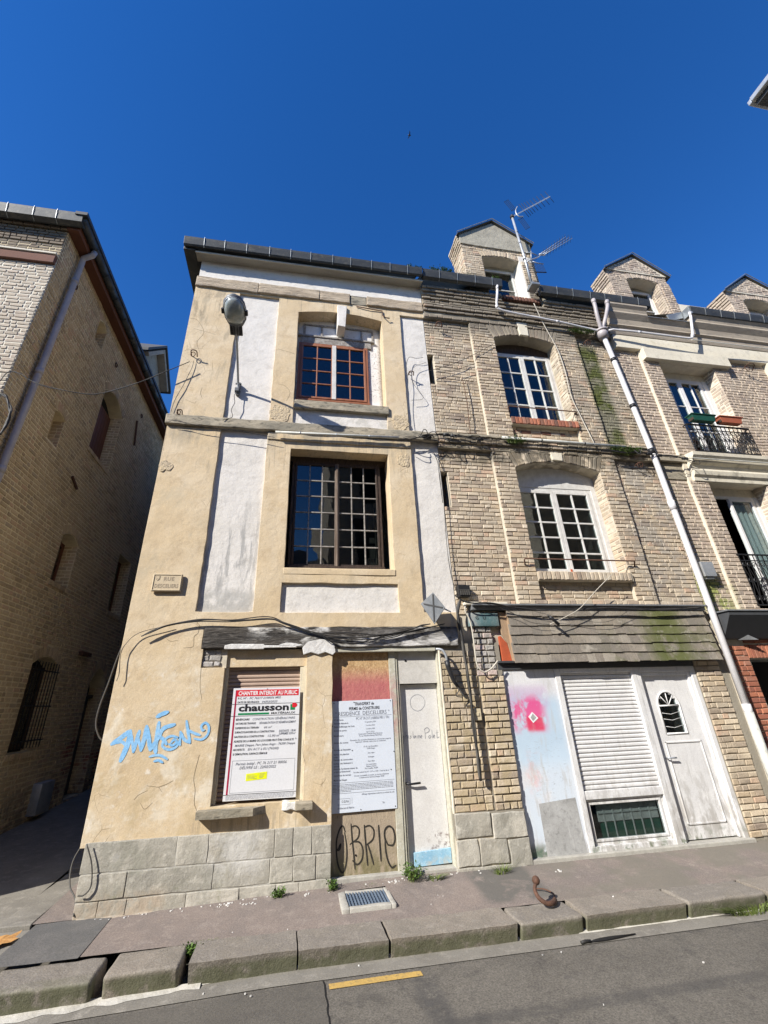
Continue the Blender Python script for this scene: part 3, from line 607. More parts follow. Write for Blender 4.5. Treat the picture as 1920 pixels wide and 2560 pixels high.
M['kerb'] = make('granite_kerb', (.22, .195, .16), (.20, .178, .148), 3, (.26, .235, .20), rough=.85, bumps=((10, .5, .02), (70, .8, .005), (260, .5, .0015)), fine=.3, palette=[(.235, .205, .17), (.20, .18, .155), (.26, .23, .19)],
    stains=(((.085, .095, .045), dict(y1=-1.13, z1=-.13, soft=.025), 5, .34, .7),))
M['gutterc'] = make('road_gutter_concrete', (.225, .21, .18), (.18, .167, .143), 2.5, (.28, .26, .225), bumps=((60, .6, .004), (200, .4, .0015)), fine=.2)
M['cementw'] = make('white_cement_fillet', (.50, .48, .43), (.38, .36, .31), 6, bumps=((24, .7, .01),))
M['yellowline'] = make('yellow_road_paint', (.50, .33, .095), (.42, .28, .09), 9, (.24, .18, .09), bumps=((150, .7, .003),))
M['concrete'] = make('pale_concrete', (.40, .385, .34), (.32, .305, .27), 7, bumps=((24, .6, .006), (120, .4, .002)), stains=((MOSS, None, 9, .60, .4),))
M['grate'] = make('blue_grey_grate', (.20, .26, .34), (.15, .20, .27), 12, rough=.5, metal=.4, bumps=((60, .2, .002),))
M['hole'] = plain('dark_void', (.006, .006, .006), .9)
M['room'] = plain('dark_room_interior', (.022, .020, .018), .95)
M['curtain'] = make('white_curtain', (.52, .56, .55), (.45, .50, .49), 4, rough=.9, bumps=((10, .8, .05),), stretch=(6, 1, .1))
M['planterg'] = plain('dark_green_plastic', (.012, .075, .05), .45)
M['planterr'] = plain('terracotta_plastic', (.36, .10, .05), .55)
M['soil'] = plain('soil', (.05, .035, .025), .95)
M['leaf'] = make('weed_leaf', (.055, .115, .02), (.10, .16, .03), 30, rough=.6, bumps=((90, .2, .001),))
M['grass'] = make('grass_blade', (.09, .13, .03), (.14, .17, .045), 30, rough=.6, bumps=((90, .2, .001),))
M['deadleaf'] = make('dry_leaf', (.50, .28, .10), (.40, .20, .07), 30, rough=.7, bumps=((60, .4, .002),))
M['boxcream'] = plain('cream_plastic', (.58, .50, .34), .5)
M['bulb'] = make('ribbed_lamp_bowl', (.20, .23, .22), (.30, .33, .32), 3, rough=.18, spec=.7, bumps=((90, .3, .002),), stretch=(1, 1, 3))
M['terracotta'] = plain('terracotta_tile', (.36, .12, .06), .8)

M['mullion'] = make('weathered_brown_mullion', (.12, .085, .06), (.20, .155, .12), 10, rough=.7, stretch=(3, 1, .3), bumps=((60, .5, .003),))
M['crack'] = plain('hairline_crack', (.17, .13, .085), .95)
def glass_mat(name='window_glass', ior=1.55, tint=(.75, .8, .8)):
    t = NT(name); t.t.nodes.remove(t.b)
    tr = t.n('ShaderNodeBsdfTransparent'); tr.inputs[0].default_value = (*tint, 1)
    gl = t.n('ShaderNodeBsdfGlossy'); gl.inputs['Roughness'].default_value = .015
    lw_ = t.n('ShaderNodeLayerWeight'); lw_.inputs['Blend'].default_value = .5
    fr_ = t.math('ADD', t.math('MULTIPLY', t.math('POWER', lw_.outputs['Facing'], 3.5), .75), .055)
    nb = t.bump(t.noise(2.2, 2), .12, .02)
    t.l(nb, gl.inputs['Normal'])
    mx = t.n('ShaderNodeMixShader'); t.l(fr_, mx.inputs[0]); t.l(tr.outputs[0], mx.inputs[1]); t.l(gl.outputs[0], mx.inputs[2])
    t.l(mx.outputs[0], t.out.inputs[0]); return t.m
M['glass'] = glass_mat()

# ------------------------------------------------------------------ bricks
CAMP = Vector((0, -6.5, 1.81))
BV = {}
def brick_geo(w, h, r, rough=1.0):
    hw, hh = w / 2, h / 2
    p = r.uniform(.003, .012) * rough; b = r.uniform(.004, .009); j = .0045 * rough
    J = lambda: r.uniform(-j, j)
    tilt = r.uniform(-.003, .003) * rough
    back = [(-hw, -hh, -.03), (hw, -hh, -.03), (hw, hh, -.03), (-hw, hh, -.03)]
    mid = [(x + J(), y + J() * .7, p - b * .8) for x, y, _ in back]
    frn = [(x - math.copysign(b + abs(J()), x), y - math.copysign(b + abs(J()) * .6, y), p + tilt * (1 if y > 0 else -1) + J() * .4) for x, y, _ in mid]
    vs = back + mid + frn
    fs = []
    for k in range(4):
        k2 = (k + 1) % 4
        fs.append((k, k2, 4 + k2, 4 + k)); fs.append((4 + k, 4 + k2, 8 + k2, 8 + k))
    fs.append((8, 9, 10, 11))
    return vs, fs
class Masonry:
    """all bricks of one building: the 300 that show largest become parts, the rest one mesh"""
    def __init__(s, parent, mats, rough=1.0): s.p, s.m, s.e, s.r, s.rough = parent, mats, [], random.Random(11), rough
    def put(s, T, u, v, w, h, d, mi=0, rot=0.0, shift=0.0): s.e.append((T, u, v, w, h, d, mi, rot))
    def lay(s, T, u0, u1, v0, v1, d, mi=0, holes=(), ch=.075, L=.21, H=.10, j=.011, head=.33):
        r = s.r; n = max(1, round((v1 - v0) / ch)); c = (v1 - v0) / n
        for k in range(n):
            a, b = v0 + k * c, v0 + (k + 1) * c; m = (a + b) / 2
            segs = [(u0, u1)]
            for h in holes:
                q = h(m)
                if not q: continue
                ns = []
                for x, y in segs:
                    if q[1] <= x or q[0] >= y: ns.append((x, y)); continue
                    if q[0] > x: ns.append((x, q[0]))
                    if q[1] < y: ns.append((q[1], y))
                segs = ns
            for x, y in segs:
                if y - x < .03: continue
                u = x; first = True
                while y - u > .03:
                    w = (H if r.random() < head else L) * r.uniform(.93, 1.06)
                    if first and k % 2: w *= .55
                    first = False
                    if y - u < w * 1.35: w = y - u
                    if y - (u + w) < .05: w = y - u
                    s.put(T, u + w / 2, m + r.uniform(-.0015, .0015), w - j, c - j, d, mi, r.uniform(-.006, .006)); u += w
    def arch(s, T, uc, vs, hw, rise, hb, d, mi=0, bw=.075, key=None):
        R = (hw * hw + rise * rise) / (2 * rise); vc = vs + rise - R; a0 = math.asin(min(1, hw / R))
        n = max(3, round(2 * a0 * R / bw))
        for k in range(n):
            a = -a0 + (k + .5) * 2 * a0 / n
            if key and abs(math.sin(a) * R) < key: continue
            rr = R + hb / 2
            s.put(T, uc + math.sin(a) * rr, vc + math.cos(a) * rr, 2 * a0 * (R + hb * .4) / n - .010, hb - .012 + s.r.uniform(-.02, .01), d, mi, -a)
    def build(s):
        best = sorted(range(len(s.e)), key=lambda i: -(s.e[i][3] * s.e[i][4]) / ((s.e[i][0](s.e[i][1], s.e[i][2], s.e[i][5]) - CAMP).length ** 2))
        vis = []
        for i in best:
            T, u, v = s.e[i][:3]
            p = T(u, v, 0) - CAMP; c = p.dot(F)
            if c > 0:
                X = 925.08 + 1098.2 * p.dot(Rr) / c; Y = 1228.55 - 1098.2 * p.dot(Ur) / c
                if 0 < X < 1920 and 0 < Y < 2560: vis.append(i)
            if len(vis) >= 300: break
        vis = set(vis)
        key = (tuple(m.name for m in s.m))
        for i in sorted(vis):
            T, u, v, w, h, d, mi, rot = s.e[i]
            nw, nh = (.21, .064) if w > .15 else ((.1, .064) if w >= h * .9 else (.065, .3))
            k = s.r.randrange(12); kk = (key, mi, nw, k)
            if kk not in BV:
                vs, fs = brick_geo(nw, nh, s.r, s.rough)
                me = bpy.data.meshes.new('brick'); me.from_pydata(vs, [], fs); me.materials.append(s.m[mi])
                at = me.attributes.new('bc', 'FLOAT', 'FACE'); at.data.foreach_set('value', [(k + .5) / 12] * len(fs)); me.update(); BV[kk] = me
            o = bpy.data.objects.new('brick', BV[kk]); C.objects.link(o)
            R3 = Matrix((T.u, T.v, T.n)).transposed().to_4x4()
            o.matrix_local = Matrix.Translation(T(u, v, d)) @ R3 @ Matrix.Rotation(rot, 4, 'Z') @ Matrix.Diagonal((w / nw, h / nh, 1, 1))
            adopt(o, s.p)
        mb = MB()
        for i, (T, u, v, w, h, d, mi, rot) in enumerate(s.e):
            if i in vis: continue
            vs, fs = brick_geo(w, h, s.r, s.rough); c, sn = math.cos(rot), math.sin(rot)
            mb.add([T(u + x * c - y * sn, v + x * sn + y * c, d + z) for x, y, z in vs], fs, mi, s.r.random())
        if mb.f: mb.build('brickwork', s.m, s.p, kind='stuff')

def rect(u0, u1, v0, v1): return lambda v: (u0, u1) if v0 < v < v1 else None
def archhole(uc, hw, v0, vs, rise, hb):
    R = (hw * hw + rise * rise) / (2 * rise); vc = vs + rise - R
    def f(v):
        if v <= v0: return None
        if v < vs: return (uc - hw, uc + hw)
        q = (R + hb) ** 2 - (v - vc) ** 2
        if q <= 0: return None
        x = min(math.sqrt(q), hw + (v - vs) * hw / (R - rise))
        return (uc - x, uc + x)
    return f

# ------------------------------------------------------------------ windows
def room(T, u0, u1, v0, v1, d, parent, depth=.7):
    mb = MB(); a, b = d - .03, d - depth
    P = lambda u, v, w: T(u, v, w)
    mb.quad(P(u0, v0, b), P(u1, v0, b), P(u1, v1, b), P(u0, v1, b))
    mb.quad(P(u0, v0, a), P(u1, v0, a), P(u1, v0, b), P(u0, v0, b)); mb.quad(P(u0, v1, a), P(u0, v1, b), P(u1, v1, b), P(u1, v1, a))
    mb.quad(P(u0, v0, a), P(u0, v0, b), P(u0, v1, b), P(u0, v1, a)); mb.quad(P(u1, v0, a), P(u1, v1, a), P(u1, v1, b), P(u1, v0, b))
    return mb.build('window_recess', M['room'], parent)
def window(parent, T, u0, u1, v0, v1, d, cols, rows, mf, mbar=None, fw=.05, lw=.04, bar=.02, leaves=2, name='window', skip=(), glass=True, label=None, tilt=.012):
    mb = MB(); mbar = mbar or mf
    for (a, b, c, e) in ((u0, u0 + fw, v0, v1), (u1 - fw, u1, v0, v1), (u0 + fw, u1 - fw, v0, v0 + fw), (u0 + fw, u1 - fw, v1 - fw, v1)):
        mb.box(T, a, b, c, e, d - .05, d)
    win = mb.build(name, mf, parent, bevel=.004, label=label)
    iu0, iu1, iv0, iv1 = u0 + fw, u1 - fw, v0 + fw, v1 - fw
    lwid = (iu1 - iu0) / leaves
    pane_me = None; bars = MB(); leaf = MB()
    for L in range(leaves):
        if L in skip: continue
        a, b = iu0 + L * lwid + .003, iu0 + (L + 1) * lwid - .003
        for (p, q, c, e) in ((a, a + lw, iv0, iv1), (b - lw, b, iv0, iv1), (a + lw, b - lw, iv0, iv0 + lw), (a + lw, b - lw, iv1 - lw, iv1)):
            leaf.box(T, p, q, c + .001, e - .001, d - .04, d + .012)
        gu0, gu1, gv0, gv1 = a + lw, b - lw, iv0 + lw, iv1 - lw
        pw, ph = (gu1 - gu0) / cols, (gv1 - gv0) / rows
        for k in range(1, cols): bars.box(T, gu0 + k * pw - bar / 2, gu0 + k * pw + bar / 2, gv0, gv1, d - .03, d + .006)
        for k in range(1, rows): bars.box(T, gu0, gu1, gv0 + k * ph - bar / 2, gv0 + k * ph + bar / 2, d - .029, d + .005)
        for i in range(cols):
            for k in range(rows):
                if pane_me is None:
                    g = MB(); I = Fr((0, 0, 0), (1, 0, 0), (0, 1, 0), (0, 0, 1)); g.box(I, -pw / 2, pw / 2, -ph / 2, ph / 2, -.002, .002)
                    po = g.build('pane', M['glass'], None); pane_me = po.data; bpy.data.objects.remove(po)
                o = bpy.data.objects.new('pane', pane_me); C.objects.link(o)
                R3 = Matrix((T.u, T.v, T.n)).transposed().to_4x4()
                rr = Matrix.Rotation(rnd.uniform(-tilt, tilt), 4, 'X') @ Matrix.Rotation(rnd.uniform(-tilt, tilt), 4, 'Y')
                o.matrix_local = Matrix.Translation(T(gu0 + (i + .5) * pw, gv0 + (k + .5) * ph, d - .012)) @ R3 @ rr
                o.parent = win
    if leaf.f: leaf.build('window_leaf', mf, win, bevel=.004)
    if bars.f: bars.build('glazing_bars', mbar, win, bevel=.003)
    room(T, u0, u1, v0, v1, d - .03, win)
    return win

# ================================================================== GROUND
def zw(x): return -.10 + .085 * max(0, min(1, (x + 1.8) / 3.0))
def zroad(x): return -.245 - .05 * max(0, min(1, (-x) / 2.2))
def yk(x): return -.83
mb = MB()   # road, one sheet reaching the horizon with the carriageway falling to the left
xs = [-400, -60, -12, -6, -4, -3, -2.2, -1.4, -.7, 0, 1, 2, 3, 5, 8, 14, 60, 400]; ys = [-400, -40, -9, -5, -3, -2, -1.38, -1.34, -.6, 0, 4, 12, 60, 400]
for i in range(len(xs) - 1):
    for k in range(len(ys) - 1):
        z = lambda x, y: (zroad(x) - (.03 if y > -1.36 else 0) - (.06 if y > 3 else 0))
        mb.quad(*[(x, y, z(x, y)) for x, y in ((xs[i], ys[k]), (xs[i + 1], ys[k]), (xs[i + 1], ys[k + 1]), (xs[i], ys[k + 1]))])
struct(mb.build('road', M['asphalt'], smooth=True))
mb = MB()
def sheet(mb, x0, x1, y0, y1, zf, cell=.15, amp=.004, mi=0, hole=None):
    X = subdiv([x0, x1] + (list(hole[:2]) if hole else []), cell); Y = subdiv([y0, y1] + (list(hole[2:]) if hole else []), cell); n = len(mb.v)
    for y in Y:
        for x in X: mb.v.append((x, y, zf(x, y) + amp * nz(x, y, 2, 2.2)))
    for j in range(len(Y) - 1):
        for i in range(len(X) - 1):
            if hole and hole[0] < (X[i] + X[i + 1]) / 2 < hole[1] and hole[2] < (Y[j] + Y[j + 1]) / 2 < hole[3]: continue
            a = n + j * len(X) + i
            mb.f.append((a, a + 1, a + 1 + len(X), a + len(X))); mb.mi.append(mi); mb.bc.append(.5)
def zp(x, y):
    t = max(0, min(1, -y / .83)); return zw(x) * (1 - t) - .105 * t
sheet(mb, -1.72, 7.6, -.845, .02, zp, hole=(.70, 1.20, -.60, -.16)); sheet(mb, 7.6, 16, -.845, .02, zp, .4)
struct(mb.build('pavement', M['pave'], smooth=True))
mb = MB(); sheet(mb, -2.42, -1.70, -.88, -.02, lambda x, y: zp(x, y) + .006, .12, .008)
struct(mb.build('pavement', M['darkpatch'], smooth=True))
# alley floor: carriageway and the narrow pavement along the yellow house
mb = MB(); za = lambda x, y: -.13 + .045 * max(0, y) + (-.08 if y < -.4 else 0)
sheet(mb, -5.6, -2.80, -.1, 14, lambda x, y: -.13 + .04 * max(0, y), .3, .012)
struct(mb.build('alley', M['gutterc'], smooth=True))
mb = MB()
for y0, y1 in ((-.03, 1.62), (1.64, 3.3), (3.32, 5.2), (5.22, 9)):
    rbox(mb, Fr((0, 0, 0), (0, 1, 0), (1, 0, 0), (0, 0, 1)), y0, y1, -2.79, -2.46, -.3, -.085 + .03 * max(0, y0), .006, .15)
pv = mb.build('kerb', M['gutterc'], smooth=True, bevel=.012, wn_=True); struct(pv)
mb = MB(); sheet(mb, -2.455, -2.0, -.02, 9, lambda x, y: -.09 + .035 * max(0, y), .3, .006); struct(mb.build('pavement', M['pave'], smooth=True))
mb = MB(); sheet(mb, -2.74, -2.44, -.88, -.04, lambda x, y: -.125 + .03 * y, .12, .005)
struct(mb.build('pavement', M['gutterc'], smooth=True))
# kerb stones
kerb = bpy.data.objects.new('kerb', None); C.objects.link(kerb); kerb['kind'] = 'structure'
def kmap(x, y, z):
    t = max(0, (z + .30) / .2)                       # battered front face
    if y < -1.0: y += (1 - t) * .06
    return (x, y, z - .03 * max(0, (-x - .9)) * .5)
KT = Fr((0, 0, 0), (1, 0, 0), (0, 1, 0), (0, 0, 1))
KS = [(-3.9, -3.05, .01), (-3.0, -2.36, -.01), (-2.30, -1.45, -.012), (-1.37, -.78, 0), (-.705, .19, .004), (.205, 1.01, .002), (1.035, 2.27, 0), (2.30, 2.97, -.004), (3.0, 4.12, 0), (4.15, 5.1, .003), (5.14, 6.3, 0), (6.33, 7.4, .002), (7.43, 8.5, 0), (8.53, 9.6, 0)]
for i, (a, b, dz) in enumerate(KS):
    mb = MB(); yo = .0 if i > 3 else -.02 * (4 - i) * .6
    rbox(mb, KT, a, b, -1.235 + yo, -.84, -.40, -.098 + dz, .009, .07, 6, i * 3.0, kmap, bc=rnd.random())
    mb.build('kerb_stone', M['kerb'], kerb, smooth=True, bevel=.028, wn_=True, seg=3)
# kerb line that turns into the alley mouth
for i, (x0, x1) in enumerate(((-2.86, -2.78), (-2.42, -2.36))):
    pass
mb = MB(); sheet(mb, -6, 9.6, -1.40, -1.15, lambda x, y: zroad(x) + .006, .12, .002)
struct(mb.build('road_gutter', M['gutterc'], smooth=True))
for (x0, x1) in ((-1.29, -1.27), (-.45, -.43), (.61, .625), (1.6, 1.61), (3.3, 3.31)):
    pass
mb = MB()   # white cement fillet at the foot of the kerb
N = 130
for (x0, x1, w0, w1) in ((-3.4, -.6, .17, .06), (-.6, 2.7, .03, .02), (2.9, 6.5, .05, .05)):
    n = 60
    prev = None
    for i in range(n + 1):
        x = x0 + (x1 - x0) * i / n; w = (w0 + (w1 - w0) * i / n) * (1 + .5 * nz(x, 1, 0, 6))
        yb = -1.16 - (.02 if x < -.6 else 0)
        cur = ((x, yb, zroad(x) + .025), (x, yb - w, zroad(x) + .0085))
        if prev: mb.quad(prev[1], cur[1], cur[0], prev[0])
        prev = cur
struct(mb.build('kerb_mortar', M['cementw'], smooth=True))
mb = MB()
pp = [(.45, -1.545), (1.24, -1.535), (1.235, -1.455), (.80, -1.458), (.45, -1.465)]
mb.add([(x, y, zroad(0) + .005) for x, y in pp], [tuple(range(5))]); struct(mb.build('road_marking', M['yellowline']))
mb = MB()   # narrow open joint in the asphalt
prev = None
for i in range(14):
    y = -1.41 - i * .055; x = .415 + .012 * nz(y, 0, 0, 9); w = .006 + .004 * nz(y, 4, 0, 12)
    cur = ((x - w, y, zroad(0) + .004), (x + w, y, zroad(0) + .004))
    if prev: mb.quad(prev[0], cur[0], cur[1], prev[1])
    prev = cur
struct(mb.build('road_joint', M['hole']))

# ================================================================== YELLOW HOUSE
yh = thing('corner_house', 'three-storey corner house in flaking yellow and white render with boarded ground floor', 'house', (0.2, .3, 0))
mb = MB()
Y1 = [(-1.30, -.53, 3.05, 6.08), (-.13, 1.56, 3.67, 5.78), (-.155, 1.60, 3.045, 3.475), (1.98, 2.6, 3.05, 6.08), (-2.3, 2.6, 6.08, 6.28), (-1.30, -.53, 6.28, 9.34),
      (-.13, 1.58, 6.62, 9.0), (-.13, 1.58, 6.28, 6.62), (1.98, 2.6, 6.28, 9.24), (-.83, .25, .80, 2.56), (.60, 2.62, -.2, 2.56), (-1.16, 2.6, 2.56, 2.84), (-1.135, -.83, 2.33, 2.56)]
relief(mb, FAC, -2.16, 2.50, .50, 9.40, 0, -.36, Y1, .11, .010, .007, [(-.13, 1.58, 9.0, .11)])
mb.build('wall', M['yellow'], yh, smooth=True, bevel=.014, wn_=True)
mb = MB()   # body of the house behind the skins: side and rear walls
mb.box(FAC, -2.15, 2.49, -.3, 10.1, -8, -1.4)
mb.quad(FAC(-2.15, -.3, -.36), FAC(-2.15, -.3, -1.4), FAC(-2.15, 10.1, -1.4), FAC(-2.15, 10.1, -.36))
mb.quad(FAC(-2.15, 9.4, -.2), FAC(-2.15, 9.4, -.36), FAC(-2.15, 10.3, -.36), FAC(-2.15, 10.3, -.2))
mb.build('side_wall', M['cement'], yh)
rh = thing('unseen_rear_house', 'unseen rear buildings added to shade the alley and close its far end', 'house', (-3, 20, 0))  # unseen row, added so less sky light reaches the alley
mb = MB(); mb.box(GND, -2.3, 3, 8.3, 30, -.3, 9.5); mb.box(GND, -14, 3, 18, 19, -.3, 11); mb.box(GND, -14, ALX, 13.6, 18, -.3, 10); mb.build('wall', M['brickD'], rh)
def wpanel(u0, u1, v0, v1, d, name='recessed_panel', m='white'):
    q = MB(); relief(q, FAC, u0, u1, v0, v1, d, d - .1, (), .12, .006, .0, (), seed=u0 + v0, outer=False); return q.build(name, M[m], yh, smooth=True)
wpanel(-1.34, -.49, 3.0, 6.12, -.05); wpanel(-.2, 1.66, 3.0, 3.52, -.045); wpanel(1.94, 2.50, 3.0, 6.12, -.05)
wpanel(-1.34, -.49, 6.24, 9.4, -.05); wpanel(-.18, 1.63, 6.22, 6.66, -.035); wpanel(1.94, 2.50, 6.24, 9.3, -.045)
# string course between first and second floor, lower lip rounded by wear
mb = MB(); rbox(mb, FAC, -2.19, 2.50, 6.085, 6.275, -.02, .065, .012, .10, 4); mb.build('string_course', M['stringstone'], yh, smooth=True, bevel=.016, wn_=True)
mb = MB(); rbox(mb, FAC, -.53, 1.98, 5.93, 6.075, -.02, .022, .012, .09, 6, 3); mb.build('crumbled_band', M['yellow'], yh, smooth=True, bevel=.01, wn_=True)
# patches where the render has crumbled to the core
for (a, b, c, e, s_) in ((-.52, -.16, 6.30, 6.66, 1), (1.66, 1.97, 6.29, 6.62, 5), (-2.16, -1.98, 5.20, 5.40, 9), (1.72, 1.95, 5.55, 5.80, 13)):
    mb = MB(); N = 30; cx, cz = (a + b) / 2, (c + e) / 2
    pts = [(cx + (b - a) / 2 * math.cos(2 * PI * k / N) * (1 + .55 * nz(1.6 * math.cos(2 * PI * k / N), 1.6 * math.sin(2 * PI * k / N), s_) + .12 * nz(k, s_, 3, 1.7)), cz + (e - c) / 2 * math.sin(2 * PI * k / N) * (1 + .55 * nz(1.6 * math.cos(2 * PI * k / N), 1.6 * math.sin(2 * PI * k / N), s_) + .12 * nz(k, s_, 3, 1.7))) for k in range(N)]
    mb.prism(FAC, pts, -.01, .008); mb.build('crumbled_patch', M['pebble'], yh)
# top band and frieze
for (a, b, o, s_) in ((-2.17, -.95, .0, 1), (-.945, .28, .004, 5), (.285, .92, .0, 8), (.925, 1.27, -.03, 11), (1.275, 2.50, .002, 14)):
    mb = MB(); rbox(mb, FAC, a, b, 9.385, 9.655 - (.03 if o < -.01 else 0), -.03, .045 + o, .016, .09, 4, s_)
    mb.build('cornice_stone', M['browncornice' if o > -.01 else 'stringstone'], yh, smooth=True, bevel=.018, wn_=True)
mb = MB(); relief(mb, FAC, -2.14, 2.50, 9.655, 10.36, .0, -.3, (), .2, .006, 0, outer=False); mb.build('frieze', M['white'], yh, smooth=True)
# eaves: soffit board, zinc gutter with seams
def gutter(parent, x0, x1, z, y0=-.20, y1=-.34, h=.23, seam=.42, end=True, soff=None):
    """a box-profile zinc gutter running along x in short soldered lengths"""
    prof = [(y0, z - .0), (y0 - .01, z - h * .93), (y0 - .05, z - h), (y1 + .03, z - h * .86), (y1, z - h * .25), (y1 - .006, z), (y1 + .012, z + .012), (y1 + .02, z - .01), (y1 + .03, z - .08), (y0 - .02, z - .10)]
    def sect(q, xa, xb, sc=0.0, dz=0.0):
        A = [(xa, a - (sc if a < y0 - .02 else 0), b - sc + dz * 0) for a, b in prof]; B = [(xb, a, b) for _, a, b in A]
        n = len(A); q.add(A + B, [(k, (k + 1) % n, n + (k + 1) % n, n + k) for k in range(n)] + [tuple(reversed(range(n))), tuple(range(n, 2 * n))])
    q = MB(); x = x0; L = []
    while x < x1 - .02:
        w = seam * rnd.uniform(.9, 1.1); xe = min(x1, x + w)
        if x1 - xe < .15: xe = x1
        sect(q, x, xe); L.append(xe); x = xe
    g = q.build('gutter', M['zinc'], parent, bevel=.004)
    for xe in L[:-1]:
        s2 = MB(); s2.tube([(xe, y1 - .012, z + .012), (xe, y1 - .010, z - h * .25), (xe, y1 + .026, z - h * .86), (xe, y0 - .05, z - h - .008)], .006, 5); s2.build('gutter_seam', M['zinclight'], g)
    return g
mb = MB(); mb.box(FAC, -2.23, 2.50, 10.14, 10.165, -.02, .21); mb.box(FAC, -2.23, 2.50, 10.10, 10.138, .195, .225); mb.build('soffit_board', M['soffit'], yh, bevel=.004)
gutter(yh, -2.45, 2.47, 10.38, y0=-.235, y1=-.34, h=.20)
mb = MB(); mb.box(FAC, -2.46, -2.23, 10.14, 10.40, -4.5, .235); mb.box(FAC, -2.23, -2.14, 10.14, 10.165, -4.5, -.02); mb.build('side_gutter', M['zinc'], yh, bevel=.01)
mb = MB(); mb.add([(-2.45, -.33, 10.40), (2.5, -.33, 10.40), (2.5, 4, 13.2), (0, 4, 13.2), (-2.45, 8, 10.40), (2.5, 8, 10.4), (0, 4, 13.21)], [(0, 1, 2, 3), (0, 3, 4), (3, 2, 5, 4)]); mb.build('roof', M['slate'], yh)
# second-floor window: brown wood in a peeling white surround
mb = MB(); relief(mb, FAC, -.15, 1.60, 6.75, 9.2, -.27, -.33, [(-.06, 1.27, 6.98, 8.44)], .15, .003, 0); mb.build('window_surround', M['peel'], yh, smooth=True)
mb = MB(); mb.box(FAC, -.07, 1.38, 8.44, 8.60, -.27, -.235); mb.box(FAC, -.12, 1.45, 8.60, 8.64, -.27, -.215)
for k, a in enumerate((-.02, .34, .78, 1.17, 1.40)): mb.box(FAC, a, a + (.035 if k else .05), 8.64, 8.96, -.265, -.245)
mb.box(FAC, -.02, 1.43, 8.93, 8.97, -.264, -.247)
mb.build('transom_frame', M['oldbar'], yh, bevel=.004)
window(yh, FAC, -.09, 1.30, 7.0, 8.43, -.225, 2, 4, M['brownwood'], fw=.045, lw=.042, bar=.022)
mb = MB(); mb.box(FAC, .575, .655, 7.05, 8.40, -.22, -.205); mb.build('window_centre_post', M['whiteframe'], yh, bevel=.004)
mb = MB(); mb.box(FAC, -.10, 1.31, 6.955, 6.995, -.24, -.17); mb.build('window_drip', M['brownwood'], yh, bevel=.005)
mb = MB(); rbox(mb, FAC, -.115, 1.61, 6.615, 6.79, -.34, .045, .006, .1, 5, 0, lambda u, v, d: (u, v + (.10 * max(0, min(1, (-d) / .27)) if v > 6.7 else 0), d)); mb.build('window_sill', M['stringstone'], yh, smooth=True, bevel=.012, wn_=True)
mb = MB(); mb.prism(FAC, [(.66, 8.70), (.815, 8.68), (.85, 9.27), (.65, 9.28)], -.25, .05); mb.build('keystone', M['white'], yh, bevel=.01)
# first-floor window: dark many-paned timber
mb = MB(); rbox(mb, FAC, -.14, 1.57, 3.60, 3.70, -.36, .008, .004, .1, 5, 0, lambda u, v, d: (u, v + (.08 * max(0, min(1, (-d) / .27)) if v > 3.65 else 0), d)); mb.build('window_sill', M['yellow'], yh, smooth=True, bevel=.01, wn_=True)
window(yh, FAC, -.09, 1.45, 3.755, 5.70, -.26, 3, 6, M['darkwood'], M['oldbar'], fw=.05, lw=.035, bar=.020)
mb = MB(); mb.box(FAC, -.09, 1.45, 3.74, 3.80, -.25, -.20); mb.build('window_bar', M['darkwood'], yh, bevel=.006)
mb = MB(); mb.box(FAC, .645, .715, 3.80, 5.65, -.245, -.222); mb.box(FAC, .667, .693, 3.80, 5.65, -.222, -.208); mb.build('centre_mullion', M['mullion'], yh, bevel=.006)
mb = MB(); mb.box(FAC, -.14, 1.57, 5.69, 5.80, -.35, -.262); mb.build('window_head', M['darkwood'], yh)
# base of dressed stone
SB = [[-2.12, -1.12, -.80, .0 - .02, .12 - .31, .58], ]
rows = [(.275, .545, [-2.12, -1.22, -.86, -.02 - .13, .27 - .02 - .0, .60]), (.045, .27, [-2.12, -1.9, -1.45, -.55, .0, .30, .60]), (-.14, .04, [-2.12, -1.92, -1.55, -1.0, -.30, .12, .60])]
stones = []
for (z0, z1, _), cuts in zip(rows, ([-2.11, -1.14, -.80, -.06 - .0, .15, .37 - .0, .60], [-2.10, -1.62, -.72, -.10, .16, .42, .60], [-2.09, -1.86, -1.58, -.98, -.42, -.02, .24, .60])):
    for a, b in zip(cuts, cuts[1:]): stones.append((a, b, z0, z1))
for i, (a, b, z0, z1) in enumerate(stones):
    mb = MB(); rbox(mb, FAC, a + .003, b - .003, z0 + .003, z1 - .002, -.32, .020 + rnd.uniform(-.004, .006), .007, .07, 6.5, i * 2.3, bc=rnd.random())
    mb.build('stone', M['stone'], yh, smooth=True, bevel=.007, wn_=True)
mb = MB(); mb.box(FAC, -2.09, .59, -.3, .545, -.33, .012); mb.build('stone_joints', M['concrete'], yh)
mb = MB(); rbox(mb, FAC, -2.05, -.95, -.17, -.085, -.1, .07, .02, .07, 6, 4, lambda u, v, d: (u, v, d * (1 - .5 * (v > -.12)))); mb.build('footing', M['stone'], yh, smooth=True, bevel=.02, wn_=True)
